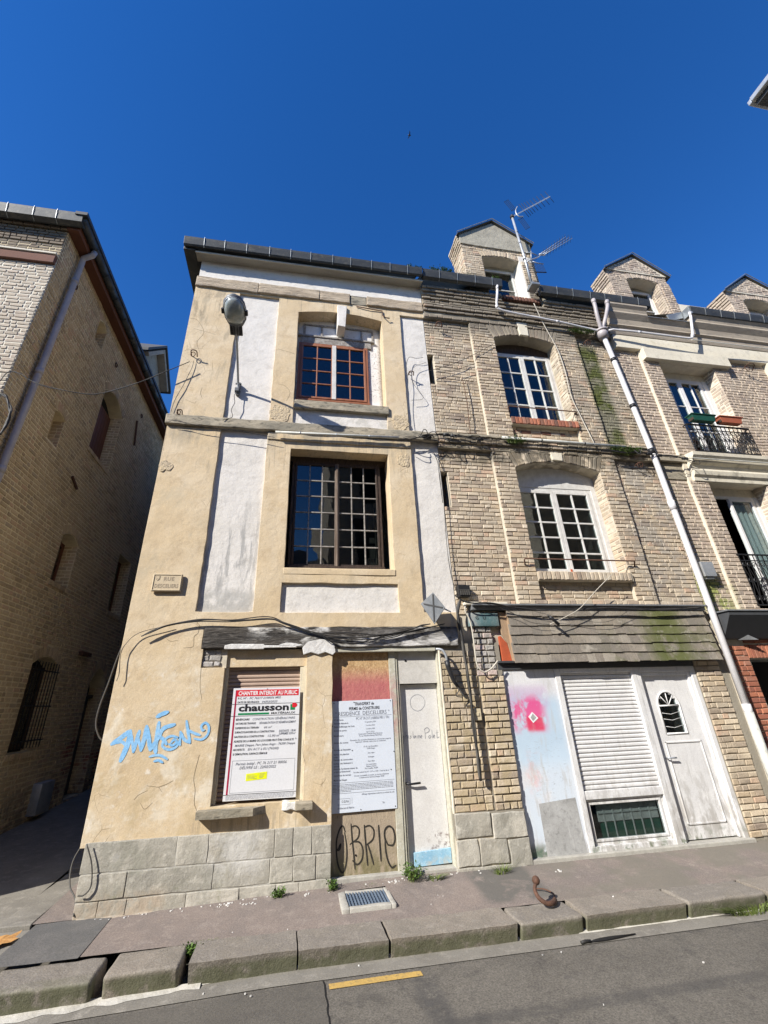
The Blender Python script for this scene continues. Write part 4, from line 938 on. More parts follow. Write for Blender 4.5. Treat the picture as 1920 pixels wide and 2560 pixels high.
# lintel beam
mb = MB(); rbox(mb, FAC, -1.155, 2.46, 2.565, 2.835, -.34, .03, .016, .06, 4.2, 0, None, asp=2.0); mb.build('lintel_beam', M['beam'], yh, smooth=True, bevel=.014, wn_=True)
for (pts, d_) in (([(-.86, 2.555), (-.86, 2.60), (-.78, 2.62), (-.35, 2.615), (-.33, 2.60), (.1, 2.585), (.1, 2.567), (-.33, 2.565), (-.35, 2.55)], .034), ([(.20, 2.47), (.18, 2.56), (.25, 2.64), (.36, 2.68), (.52, 2.67), (.62, 2.60), (.64, 2.50), (.60, 2.46), (.5, 2.50), (.4, 2.47), (.3, 2.50)], .036), ([(-.15, 2.60), (-.05, 2.63), (.12, 2.625), (.20, 2.60), (.12, 2.58)], .033)):
    mb = MB(); mb.prism(FAC, pts, -.02, d_); mb.build('plaster_patch', M['flake'], yh, bevel=.006)
mb = MB(); mb.box(FAC, .60, 2.10, 2.50, 2.556, -.30, -.0); mb.build('door_head', M['jamb'], yh, bevel=.006)
# exposed whitewashed brick beside the window head
mb = MB(); mb.box(FAC, -1.14, -.82, 2.32, 2.565, -.3, -.045); mb.build('mortar', M['mortar'], yh)
ms = Masonry(yh, [M['brickW']], 1.6); ms.lay(FAC, -1.13, -.90, 2.335, 2.56, -.035, 0, ch=.075, L=.15, H=.11); ms.build()
# ground-floor window with roller shutter
mb = MB()
mb.box(FAC, -.83, .25, 2.33, 2.555, -.34, -.075); mb.build('shutter_box', M['yellow'], yh, bevel=.006)
mb = MB(); mb.box(FAC, -.83, -.785, .80, 2.33, -.20, -.085); mb.build('shutter_guide', M['shutframe'], yh, bevel=.004); mb = MB(); mb.box(FAC, .165, .215, .80, 2.33, -.20, -.085); mb.build('shutter_guide', M['shutframe'], yh, bevel=.004); mb = MB(); mb.box(FAC, .215, .25, .80, 2.33, -.20, -.05); mb.build('shutter_trim', M['shutframe'], yh, bevel=.004)
sh = MB(); sh.box(FAC, -.79, .17, .79, 2.34, -.22, -.18); roller = sh.build('roller_shutter', M['shut'], yh)
def slats(parent, u0, u1, z0, z1, p, d, m):
    I = Fr((0, 0, 0), (1, 0, 0), (0, 0, 1), (0, -1, 0)); q = MB(); n = 5; w = u1 - u0
    pr = [(-p / 2 + .002, -.008), (-p / 2 + .004, .001), (-p * .2, .008), (p * .2, .008), (p / 2 - .004, .001), (p / 2 - .002, -.008)]
    A = [I(-w / 2, a, b) for a, b in pr]; B = [I(w / 2, a, b) for a, b in pr]; k = len(pr)
    q.add(A + B, [(i, k + i, k + i + 1, i + 1) for i in range(k - 1)])
    o = q.build('slat', m, None); me = o.data; bpy.data.objects.remove(o)
    z = z0 + p / 2
    while z < z1:
        o = bpy.data.objects.new('slat', me); C.objects.link(o); o.location = ((u0 + u1) / 2, -d + rnd.uniform(-.0015, .0015), z)
        o.rotation_euler = (rnd.uniform(-.02, .02), rnd.uniform(-.0012, .0012), 0); o.parent = parent; z += p
slats(roller, -.785, .168, .82, 2.33, .049, -.150, M['shut'])
# window sill, broken at the right
mb = MB()
def sillcut(u, v, d):
    if u > -.28: d = min(d, .125 - (.06 + (u + .28) * .75) * 1)
    return (u, v, d)
rbox(mb, FAC, -.965, .02, .70, .78, -.18, .125, .007, .06, 7, 0, sillcut); mb.build('window_sill', M['stringstone'], yh, smooth=True, bevel=.01, wn_=True)
mb = MB(); rbox(mb, FAC, .0, .17, .715, .80, -.18, .03, .018, .035, 14, 3); mb.build('broken_sill_core', M['flake'], yh, smooth=True, bevel=.006)
mb = MB(); rbox(mb, FAC, .155, .365, .72, .80, -.18, .13, .005, .06, 7, 5); mb.build('window_sill', M['stringstone'], yh, smooth=True, bevel=.008, wn_=True)
# boarded doorway
mb = MB(); mb.box(FAC, .60, 1.41, .0, 2.50, -.13, -.095); mb.build('strand_board', M['osb'], yh, bevel=.003)
mb = MB(); mb.box(FAC, .60, 2.16, -.1, .02, -.36, -.02); mb.build('door_step', M['concrete'], yh, bevel=.01)
mb = MB(); mb.box(FAC, 1.412, 1.505, .01, 2.50, -.14, -.075); mb.box(FAC, 1.51, 1.535, .01, 2.50, -.15, -.085); mb.box(FAC, 1.54, 1.562, .01, 2.50, -.16, -.10); mb.build('door_post', M['jamb'], yh, bevel=.005)
mb = MB(); mb.box(FAC, 2.115, 2.14, .01, 2.50, -.17, -.03); mb.build('door_post', M['jamb'], yh, bevel=.005)
mb = MB(); mb.box(FAC, 1.562, 2.115, 2.075, 2.50, -.15, -.10); mb.box(FAC, 1.65, 1.675, 2.37, 2.395, -.10, -.09, 1); mb.build('transom_board', [M['greyboard'], M['hole']], yh, bevel=.003)
mb = MB(); mb.box(FAC, 1.565, 2.113, .03, 2.068, -.205, -.165); door = mb.build('door', M['doorwhite'], yh, bevel=.004)
mb = MB(); mb.box(FAC, 1.50, 2.14, 0, 2.5, -.36, -.21); mb.build('door_reveal', M['room'], yh)
mb = MB(); mb.tube([(1.59, .165, .885), (1.585, .125, .885), (1.64, .115, .88), (1.77, .112, .887)], .013, 8); mb.build('handle', M['black'], door, smooth=True)
mb = MB(); mb.prism(FAC, [(1.63, .025), (2.11, .035), (2.11, .185), (1.63, .165)], -.16, -.135); mb.build('kick_plate', M['kick'], door, bevel=.003)
mb = MB(); ribbon(mb, FAC, PEN[0][1], PEN[0][0], -.1640); mb.build('pen_circle', M['inkgrey'], door)
mb = MB()
for w, p in PEN[1:]: ribbon(mb, FAC, p, w, -.1640)
mb.build('handwriting', M['inkgrey'], door, kind='stuff')
mb = MB()
for i, (w, p) in enumerate(TAG_BLACK): ribbon(mb, FAC, p, w, -.0935 + .0003 * i)
mb.build('graffiti', M['sprayblack'], yh, label='black looping spray-painted letters on the lower strand board')
mb = MB()
for i, (w, p) in enumerate(TAG_BLUE): ribbon(mb, FAC, p, w, lambda u, v, i=i: .010 * (nz(u, v, 0, 1.1) + .45 * nz(u, v, 5, 4.3)) + .0022 + .0002 * i)
mb.build('graffiti', M['sprayblue'], yh, label='pale blue spray-painted tag on the yellow render')

for w, p in CRACKS + CRACKS2:
    mb = MB(); pp = [(a + .006 * nz(a, b, 1, 30), b + .006 * nz(a, b, 5, 30)) for a, b in p]
    ribbon(mb, FAC, pp, w * .8, lambda u, v: .010 * (nz(u, v, 0, 1.1) + .45 * nz(u, v, 5, 4.3)) + .0012, n=7); mb.build('crack', M['crack'], yh)
# ------------------------------------------------------------------ signs on the yellow house
s1 = thing('site_sign', 'white building-site sign with red heading leaning in the shuttered ground-floor window', 'sign', (-.25, -.06, .83))
def SG(u, v, d=0.0):
    return FAC(-.685 + u, .832 + v, .028 + d)
class SFr(Fr): pass
S1 = Fr(FAC(-.70, .835, -.052), (1, 0, -.004), (.006, -.02, 1), (0, -1, -.02))
W, H = .865, 1.235
mb = MB(); mb.box(S1, 0, W, 0, H, -.006, 0); mb.build('panel', M['signwhite'], s1, bevel=.002)
D = .0016
mb = MB(); mb.box(S1, .045, W - .02, H - .098, H - .022, 0, D); mb.build('heading_band', M['inkred'], s1)
mb = MB(); mb.box(S1, .03, .050, .062, H - .022, 0, D * .8); mb.build('side_band', M['inkmaroon'], s1)
text(S1, .068, H - .084, D + .001, .068, 'CHANTIER INTERDIT AU PUBLIC', M['inkwhite'], s1, fit=.755, bold=.0016)
for v in (H - .192, H - .330, .060):
    mb = MB(); mb.box(S1, .0, W, v, v + .005, 0, D); mb.build('rule', M['inkblack'], s1)
text(S1, .085, H - .272, D, .112, 'chausson', M['inkblack'], s1, fit=.64, bold=.004)
text(S1, .50, H - .315, D, .034, 'MATÉRIAUX', M['inkblack'], s1, fit=.31, bold=.0006)
mb = MB(); mb.box(S1, .085, .475, H - .316, H - .294, 0, D); mb.build('logo_bar', M['inkgreen'], s1)
mb = MB(); mb.box(S1, .745, .805, H - .272, H - .205, 0, D); mb.build('logo', M['inkgreen'], s1)
mb = MB(); cc = [(.795 + .032 * math.cos(a) * (1 + .22 * math.cos(3 * a)), H - .215 + .034 * math.sin(a) * (1 + .2 * math.cos(2 * a))) for a in [2 * PI * k / 18 for k in range(18)]]
mb.prism(S1, cc, D, D + .001); mb.build('logo', M['inkred'], s1)
rowsT = [('P.C. N° :', 'PC 76217 2100056 M02', H - .132, .21), ('DATE DE DÉLIVRANCE :', '04/03/2025', H - .178, .37), ('BÉNÉFICIAIRE', 'CONSTRUCTION GÉNÉRALE PARIS', H - .378, .27), ('NATURE DES TRAVAUX', 'RÉHABILITATION ET RÉAMÉNAGEMENT', H - .424, .36),
         ('SUPERFICIE DU TERRAIN', '66 m²', H - .474, .42), ('SURFACE PLANCHER DE LA CONSTRUCTION', 'EXISTANTE : 178,40', H - .522, .615), ('', 'SUPPRIMÉE 18,90 m²', H - .553, .615), ('HAUTEUR DE LA CONSTRUCTION', '15,90 m', H - .572, .47),
         ('ADRESSE DE LA MAIRIE OÙ LE DOSSIER PEUT ÊTRE CONSULTÉ', '', H - .622, 0), ('', 'MAIRIE Dieppe, Parc Jehan Ango - 76200 Dieppe', H - .668, .08), ('ARCHITECTE', 'EN ACT à EU (76260)', H - .714, .24), ('SI DÉMOLITION, SURFACE DÉMOLIE', '', H - .762, 0)]
for a, b, v, ub in rowsT:
    if a: text(S1, .065, v, D, .031, a, M['inkblack'], s1, fit=.0140 * len(a), bold=.0005)
    if b: text(S1, ub, v - .002, D, .036, b, M['inkgrey'], s1, fit=min(W - ub - .04, .020 * len(b)), bold=.0003, shear=.25, rot=.008)
mb = MB()
for (a, b, c, e) in ((.07, W - .03, .412, .415), (.07, W - .03, .078, .081), (.07, .073, .081, .412), (W - .033, W - .03, .081, .412)): mb.box(S1, a, b, c, e, 0, D * .7)
mb.build('box_outline', M['inkgrey'], s1)
text(S1, .11, .365, D, .042, 'Permis initial : PC 76 217 21 00056', M['inkgrey'], s1, fit=.62, shear=.25, bold=.0003)
text(S1, .16, .322, D, .042, 'DÉLIVRÉ LE : 22/02/2022', M['inkgrey'], s1, fit=.44, shear=.25, bold=.0003)
mb = MB(); mb.prism(S1, [(.25, .195), (.50, .21), (.50, .285), (.25, .27)], 0, D); mb.build('sticker', M['inkyellow'], s1)
mb = MB()
for k in range(4):
    mb.box(S1, .26, .35 + .03 * (k % 2), .255 - .013 * k, .2585 - .013 * k, D, D + .0006); mb.box(S1, .41, .48 - .01 * k, .262 - .013 * k, .2655 - .013 * k, D, D + .0006)
for k in range(4):
    u = .03
    while u < W - .05:
        w = rnd.uniform(.01, .05); mb.box(S1, u, min(W - .02, u + w), .048 - k * .0115, .0515 - k * .0115, 0, D); u += w + .006
mb.build('small_print', M['inkgrey'], s1, kind='stuff')
for (a, b) in ((.43, H - .012), (W - .035, H - .60), (.02, .6)):
    mb = MB(); mb.prism(S1, [(a + .007 * math.cos(q), b + .007 * math.sin(q)) for q in [2 * PI * k / 10 for k in range(10)]], 0, .004); mb.build('screw', M['galv'], s1)

s2 = thing('permit_sign', 'bluish white building-permit notice screwed over the strand board beside the white door', 'sign', (1.0, -.07, .65))
S2 = Fr(FAC(.60, .632, -.068), (1, 0, .012), (0, 0, 1), (0, -1, 0))
W, H = .835, 1.245
mb = MB(); mb.box(S2, 0, W, 0, H, -.005, 0); mb.build('panel', M['signblue'], s2, bevel=.002)
text(S2, W * .53, H - .060, D, .052, 'TRANSFERT de', M['inkblack'], s2, 'CENTER', fit=.27, bold=.0008)
text(S2, W * .53, H - .115, D, .052, 'PERMIS de CONSTRUIRE', M['inkblack'], s2, 'CENTER', fit=.42, bold=.0008)
text(S2, W * .5, H - .178, D, .068, '“ RESIDENCE  DESCELLIERS ”', M['inkgrey'], s2, 'CENTER', fit=.74)
text(S2, W - .02 - .03, H - .235, D, .046, 'PC N° 76 217 2100056 M01 / T01', M['inkgrey'], s2, 'RIGHT', fit=.45)
LFT = ['N° de Permis', 'Demande déposée le', "Date d'affichage de l'avis", 'Arrêté de permis', '', 'Bénéficiaire', '', 'Nature des travaux', '', "Adresse de l'immeuble", 'Surface de plancher', 'créée', 'Hauteur de construction', 'Surface des bâtiments à', 'démolir', "Nom de l'architecte auteur du", 'projet architectural', 'Superficie du terrain', 'Mairie de Dieppe']
LV = [.235, .275, .315, .36, 0, .42, 0, .50, 0, .58, .63, .66, .69, .73, .76, .79, .82, .86, .91]
for s_, v in zip(LFT, LV):
    if s_: text(S2, .03, H - v, D, .027, s_, M['inkgrey'], s2, fit=.0105 * len(s_), bold=.0003)
RGT = [('14 septembre 2024', .272), ('2 octobre 2024', .312), ('2 octobre 2024', .352), ('Sarl C.G.P.A.', .388), ('Construction Générale Paris Ghismoise', .410), ('75, rue Théodore Monod, 75019 Paris', .433), ("Rénovation d'un ensemble d'habitation et commercial à usage de", .478), ('logements collectifs, après mise en conformité', .50),
       ('33-35, rue Descelliers', .557), ('76200 Dieppe', .58), ('Sans objet', .63), ('Inchangée', .675), ('Sans objet', .722), ('La construction', .757), ('Madame D.E.P.E.', .780), ('Pau Lacaille, 76200', .802), ('Parcelles cadastrées N° 1217 et 1218 - Total de 66 m²', .838), ('Dossier consultable en mairie, au service urbanisme', .875), ('1, boulevard du Général, Dieppe 76200', .897)]
for s_, v in RGT: text(S2, W * .62, H - v, D, .024, s_, M['inkgrey'], s2, 'CENTER', fit=.0088 * len(s_), bold=.0)
mb = MB()
for v in (H - .192, H - .935, H - 1.045): mb.box(S2, .02, W - .02, v, v + .0025, 0, D)
for k in range(6):
    u = .02; e = W - .04 if k < 5 else .25
    while u < e:
        w = rnd.uniform(.012, .055); mb.box(S2, u, min(e, u + w), H - .955 - k * .0145, H - .9505 - k * .0145, 0, D); u += w + .006
mb.build('rule', M['inkgrey'], s2)
text(S2, W - .03, H - 1.075, D, .024, "Affichage réglementaire conforme aux articles du code", M['inkgrey'], s2, 'RIGHT', fit=.42)
text(S2, .13, H - 1.14, D, .034, 'C.G.P.A.', M['inkblack'], s2, xs=.8); text(S2, .08, H - 1.205, D, .030, 'Architecture & Maîtrise', M['inkgrey'], s2, xs=.72)
text(S2, W - .15, H - 1.18, D, .028, 'Tél. :', M['inkgrey'], s2, 'RIGHT', xs=.7)
mb = MB()
for (a, b, c, e) in ((.075, .235, H - 1.10, H - 1.099), (.075, .235, H - 1.16, H - 1.159), (.235, .2365, H - 1.16, H - 1.10), (.26, .2615, H - 1.155, H - 1.09)): mb.box(S2, a, b, c, e + .001, 0, D)
mb.build('box_outline', M['inkgrey'], s2)
mb = MB()
for (a, b) in ((.03, H - .025), (.30, H - .02), (W - .03, H - .02), (.015, .7), (W - .012, .62), (.27, .66), (W - .06, .42), (.37, .02), (W - .025, .025), (.012, .95)):
    mb.prism(S2, [(a + .006 * math.cos(q), b + .006 * math.sin(q)) for q in [2 * PI * k / 10 for k in range(10)]], 0, .004)
mb.build('screw', M['inkblack'], s2)

pq = thing('street_plaque', 'small beige framed street-name plaque on the yellow render', 'sign', (-1.72, -.03, 3.45))
T = Fr(FAC(-1.725, 3.445, .02), (1, 0, 0), (0, 0, 1), (0, -1, 0))
mb = MB(); mb.box(T, -.195, .195, -.125, .125, 0, .028); mb.build('panel', M['plaque'], pq, bevel=.006)
mb = MB()
for (a, b, c, e) in ((-.185, .185, .104, .115), (-.185, .185, -.115, -.104), (-.185, -.175, -.104, .104), (.175, .185, -.104, .104)): mb.box(T, a, b, c, e, .028, .036)
mb.build('border', M['plaque'], pq, bevel=.003)
text(T, .02, .025, .0295, .075, 'RUE', M['plaqueink'], pq, 'CENTER', xs=.95, bold=.0015, space=1.15); text(T, .0, -.075, .0295, .075, 'DESCELIERS', M['plaqueink'], pq, 'CENTER', xs=.74, bold=.0015, space=1.1)
mb = MB(); mb.prism(T, [(-.155, .09), (-.10, .09), (-.10, .045), (-.127, .02), (-.155, .045)], .028, .031); mb.build('crest', M['plaqueink'], pq)
mb = MB(); mb.prism(T, [(-.148, .083), (-.107, .083), (-.107, .05), (-.127, .03), (-.148, .05)], .031, .033); mb.build('crest', M['plaque'], pq)
text(T, -.141, .048, .0335, .03, 'w', M['plaqueink'], pq)

# ================================================================== STREET LAMP
sl = thing('street_lamp', 'old cobra-head street lamp on a curved arm fixed to the yellow house', 'street lamp', (-1.11, -.02, 6.95))
arm = spline([(-1.11, -.02, 6.93), (-1.112, -.07, 7.02), (-1.114, -.22, 7.14), (-1.116, -.48, 7.31), (-1.117, -.82, 7.50)], 6)
mb = MB(); mb.tube(arm, .021, 10); mb.build('arm', M['galv'], sl, smooth=True)
mb = MB(); mb.box(FAC, -1.14, -1.08, 6.82, 7.08, -.045, .02); mb.tube([(-1.16, -.02, 7.04), (-1.06, -.02, 7.04)], .018); mb.tube([(-1.16, -.02, 6.86), (-1.06, -.02, 6.86)], .018); mb.box(FAC, -1.16, -1.09, 6.86, 6.93, .02, .06); mb.build('wall_bracket', M['signback'], sl, bevel=.004)
ax = Vector((-1.138, -1.32, 7.74)) - Vector((-1.117, -.78, 7.50)); Lh = ax.length; ax.normalize(); sx = Vector((1, 0, 0)); up = sx.cross(ax).normalized()
up = up if up.z > 0 else -up
HF = Fr(Vector((-1.117, -.78, 7.50)), sx, ax, up)
def loft(q, T, secs, seg=16, half=False):
    rings = []
    for (v, w, hgt, off) in secs:
        rings.append([T(w * math.cos(a), v, off + hgt * math.sin(a)) for a in [2 * PI * k / seg for k in range(seg)]])
    vs = [p for r in rings for p in r]; fs = []
    for i in range(len(rings) - 1):
        for k in range(seg):
            k2 = (k + 1) % seg; fs.append((i * seg + k, i * seg + k2, (i + 1) * seg + k2, (i + 1) * seg + k))
    fs.append(tuple(range(seg))); fs.append(tuple(range((len(rings) - 1) * seg, len(rings) * seg)))
    q.add(vs, fs)
mb = MB(); loft(mb, HF, [(-.06, .03, .03, 0), (-.03, .075, .05, .01), (.10, .095, .06, .015), (.13, .12, .075, .02), (.22, .172, .09, .03), (.36, .19, .10, .03), (.50, .165, .085, .03), (.58, .10, .05, .03), (.61, .03, .02, .03)]); mb.build('housing', M['signback'], sl, smooth=True, recalc=True)
mb = MB(); loft(mb, HF, [(.15, .06, .03, -.02), (.19, .12, .07, -.02), (.27, .152, .11, -.02), (.37, .16, .125, -.02), (.47, .142, .10, -.02), (.54, .09, .06, -.02), (.57, .03, .02, -.02)], 20); mb.build('glass_bowl', M['bulb'], sl, smooth=True, recalc=True)
mb = MB()
rim = [HF(.172 * math.cos(a), .36 + .215 * math.sin(a), -.012) for a in [2 * PI * k / 28 for k in range(29)]]; mb.tube(rim, .011, 6, cap=False); mb.build('bowl_rim', M['galv'], sl, smooth=True)
mb = MB()
for sgn in (-1, 1):
    q9 = MB(); q9.box(HF, sgn * .185 - .022, sgn * .185 + .022, .30, .38, -.03, .03); q9.build('clip', M['black'], sl, bevel=.004)
for k in range(4): mb.box(HF, -.09 + .055 * k, -.078 + .055 * k, -.02, .12, -.065, -.02)
mb.box(HF, -.10, .10, -.04, .13, -.03, .02)
mb.build('rear_housing', M['black'], sl, bevel=.004)
mb = MB(); mb.tube(spline([(-1.10, -.03, 6.9), (-1.15, -.06, 6.75), (-1.13, -.05, 6.6), (-1.17, -.05, 6.45), (-1.14, -.05, 6.3), (-1.28, -.09, 6.2)]), .006, 6); mb.build('lamp_cable', M['cablegrey'], sl, smooth=True)

# metal back of a small road sign turned diamond-wise at the corner of the two houses
ds = thing('diamond_sign', 'grey metal back of a diamond sign sticking out by the cable bundle', 'sign', (2.1, -.2, 3.0))
T = Fr((2.07, -.22, 3.08), Vector((.86, -.5, 0)).normalized(), (0, 0, 1), Vector((-.5, -.86, 0)).normalized())
mb = MB(); mb.prism(T, [(-.20, .07), (.0, .22), (.16, -.02), (-.02, -.24)], -.006, .006); mb.build('plate', M['signback'], ds, bevel=.003)
mb = MB(); mb.prism(T, [(-.012, .19), (.008, .19), (-.012, -.20), (-.028, -.2)], .006, .016); mb.prism(T, [(-.16, .075), (-.15, .05), (.12, -.03), (.13, -.01)], .006, .012); mb.build('stiffener', M['iron'], ds)
mb = MB(); mb.tube([T(0, 0, .0), T(.1, 0, -.12), T(.2, -.05, -.2)], .012); mb.build('bracket', M['galv'], ds)

# ================================================================== BRICK HOUSE
bh = thing('brick_house', 'buff brick house with two arched white windows above a wood-shingled former shop', 'house', (4.7, .3, 0))
UW = (4.755, .71, 6.78, 8.87, .15)   # upper opening: centre, half width, sill, springing, rise
LW = (4.80, .86, 3.70, 5.66, .17)    # lower opening
dR, dP = -.055, .012                 # recessed field and raised frames
mb = MB()
relief(mb, FAC, 2.50, 6.98, 2.84, 9.34, dR - .006, dR - .4, [(3.52, 6.06, 2.84, 9.34), (2.50, 2.64, 4.84, 5.52), (2.50, 2.64, 7.48, 8.26)], .16, .008, .004)
relief(mb, FAC, 3.52, 6.06, 2.84, 9.34, dP - .008, -.34, [(UW[0] - UW[1], UW[0] + UW[1], UW[2], UW[3]), (LW[0] - LW[1], LW[0] + LW[1], LW[2], LW[3]), (LW[0] - LW[1], LW[0] + LW[1], 3.22, LW[2]), (UW[0] - UW[1], UW[0] + UW[1], 6.32, UW[2])], .12, .006, .004,
       [(UW[0] - UW[1], UW[0] + UW[1], UW[3], UW[4]), (LW[0] - LW[1], LW[0] + LW[1], LW[3], LW[4])])
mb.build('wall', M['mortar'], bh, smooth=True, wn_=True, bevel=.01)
mb = MB()
mb.box(FAC, 2.50, 2.64, 4.84, 5.52, -.5, -.42, 0); mb.box(FAC, 2.50, 2.64, 7.48, 8.26, -.5, -.42, 0)
mb.build('slot_opening', M['hole'], bh)
mb = MB(); mb.box(FAC, 3.94, 5.66, 3.20, 3.72, -.35, -.066); mb.box(FAC, 4.045, 5.465, 6.30, 6.8, -.35, -.066)
mb.box(FAC, 2.16, 3.10, .50, 2.60, -.35, -.030); mb.box(FAC, 2.50, 3.3, 2.55, 2.86, -.35, -.07)
mb.box(FAC, 6.36, 6.98, -.1, 2.9, -.35, -.040); mb.build('wall', M['mortar'], bh)
mb = MB(); mb.box(FAC, 2.51, 6.97, -.2, 10.1, -8, -1.6); mb.build('rear_body', M['mortar'], bh)
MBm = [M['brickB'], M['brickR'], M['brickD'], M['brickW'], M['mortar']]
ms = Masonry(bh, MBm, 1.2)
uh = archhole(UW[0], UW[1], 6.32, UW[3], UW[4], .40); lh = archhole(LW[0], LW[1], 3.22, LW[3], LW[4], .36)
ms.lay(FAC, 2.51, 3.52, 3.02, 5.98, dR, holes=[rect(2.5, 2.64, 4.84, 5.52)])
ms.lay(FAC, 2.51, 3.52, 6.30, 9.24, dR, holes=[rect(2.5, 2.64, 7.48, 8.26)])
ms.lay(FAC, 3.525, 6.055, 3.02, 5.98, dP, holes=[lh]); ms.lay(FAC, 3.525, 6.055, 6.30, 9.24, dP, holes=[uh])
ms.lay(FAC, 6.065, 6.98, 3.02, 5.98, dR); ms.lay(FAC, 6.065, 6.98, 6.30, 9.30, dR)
ms.lay(FAC, 3.945, 5.655, 3.22, 3.56, -.06); ms.lay(FAC, 4.05, 5.46, 6.32, 6.62, -.06, 0); ms.lay(FAC, 4.05, 5.2, 6.47, 6.55, -.058, 2)
ms.arch(FAC, UW[0], UW[3], UW[1], UW[4], .40, dP + .004, 0, .078, key=.11); ms.arch(FAC, LW[0], LW[3], LW[1], LW[4], .36, dP + .004, 0, .078, key=.11)
# string course: two oversailing courses, then the wires' ledge
ms.lay(FAC, 2.51, 6.98, 6.0, 6.075, .03); ms.lay(FAC, 2.51, 6.98, 6.08, 6.155, .07); ms.lay(FAC, 2.51, 7.0, 6.16, 6.235, .05)
ms.lay(FAC, 2.51, 6.98, 9.26, 9.335, .035); ms.lay(FAC, 2.51, 6.98, 9.345, 9.42, .00); ms.lay(FAC, 2.51, 6.98, 9.43, 9.505, .055); ms.lay(FAC, 2.51, 6.98, 9.51, 9.585, .085)
for k, (z, d) in enumerate(((9.60, .0), (9.675, .0), (9.75, .0), (9.825, .03), (9.90, .06), (9.975, .09), (10.05, .13))):
    ms.lay(FAC, 2.51, 4.40 if z > 9.9 else 6.98, z, z + .073, d)
    if z > 9.9: ms.lay(FAC, 5.42, 6.98, z, z + .073, d)
# soldier sills
for k in range(19): ms.put(FAC, 4.07 + k * .0755, 6.70, .064, .145, .065, 1 if k % 4 else 2)
for k in range(22): ms.put(FAC, 3.965 + k * .0775, 3.63, .066, .135, .075, 0)
# brick pier between the doors, whitewashed towards the top
ms.lay(FAC, 2.165, 2.70, .55, 2.50, -.024, j=.014, ch=.083); ms.lay(FAC, 2.72, 3.095, .55, 2.15, -.004, j=.014, ch=.083); ms.lay(FAC, 2.70, 3.02, 2.15, 2.84, -.02, 3, j=.02, ch=.087, L=.17, H=.10)
ms.lay(FAC, 6.37, 6.83, .02, 2.30, -.03)
# reveals of the two windows: brick courses seen on the right-hand jambs
for (T0, z0, z1) in ((Fr((UW[0] + UW[1], 0, 0), (0, 1, 0), (0, 0, 1), (-1, 0, 0)), 6.80, 8.86), (Fr((LW[0] + LW[1], 0, 0), (0, 1, 0), (0, 0, 1), (-1, 0, 0)), 3.72, 5.66)):
    ms.lay(T0, -.005, .24, z0, z1, -.004, head=.2)
ms.build()
mb = MB(); rbox(mb, FAC, 2.50, 6.99, 6.235, 6.285, -.3, .085, .012, .1, 6); rbox(mb, FAC, 2.50, 6.99, 5.985, 6.235, -.3, .03, .004, .3); mb.build('string_course', M['stringstone'], bh, smooth=True, bevel=.01, wn_=True)
mb = MB(); rbox(mb, FAC, 2.50, 6.99, 9.245, 9.60, -.3, .02, .004, .3); rbox(mb, FAC, 2.50, 6.99, 9.588, 9.615, -.1, .10, .006, .1); mb.box(FAC, 2.5, 6.99, 9.60, 10.13, -.3, -.012); mb.box(FAC, 2.5, 4.4, 9.9, 10.13, -.1, .05); mb.box(FAC, 5.42, 6.99, 9.9, 10.13, -.1, .05); mb.build('cornice', M['mortar'], bh, smooth=False, bevel=.006)
for (x, z0, z1, w) in ((UW[0] + .02, 9.03, 9.40, .10), (LW[0] + .02, 5.86, 6.02, .10)):
    mb = MB(); mb.prism(FAC, [(x - w, z0), (x + w, z0 - .01), (x + w + .02, z1), (x - w - .02, z1)], -.1, .045); mb.build('keystone', M['cream'], bh, bevel=.008)
mb = MB(); mb.box(FAC, 4.045, 5.465, 6.62, 6.775, -.3, .05); mb.box(FAC, 3.94, 5.66, 3.555, 3.70, -.3, .062); mb.build('sill_bed', M['mortar'], bh)
window(bh, FAC, 4.05, 5.46, 6.79, 8.72, -.25, 2, 4, M['whiteframe'], fw=.06, lw=.055, bar=.032)
mb = MB(); mb.box(FAC, 4.05, 5.46, 8.72, 9.05, -.34, -.27); mb.build('window_head', M['darkwood'], bh)
window(bh, FAC, 3.95, 5.56, 3.72, 5.40, -.25, 2, 5, M['whiteframe'], fw=.06, lw=.055, bar=.030)
mb = MB(); mb.box(FAC, 3.94, 5.66, 5.40, 5.90, -.34, -.24); mb.box(FAC, 5.56, 5.66, 3.70, 5.40, -.34, -.235); mb.build('window_head', M['whiteframe'], bh, bevel=.005)
# iron guard bars across the windows
for (a, b, z, d) in ((4.02, 5.50, 7.03, .05), (3.72, 5.76, 3.90, .09)):
    mb = MB(); mb.tube([(a + .06, .02, z - .13), (a, -d, z - .02), (a + .02, -d, z), (b - .02, -d, z), (b, -d, z - .01), (b + .04, .02, z - .13)], .012, 7); mb.build('guard_bar', M['rust'], bh, smooth=True)
mb = MB(); mb.box(FAC, 4.74, 4.77, 3.78, 3.83, -.24, -.225); mb.build('red_patch', M['orange'], bh)
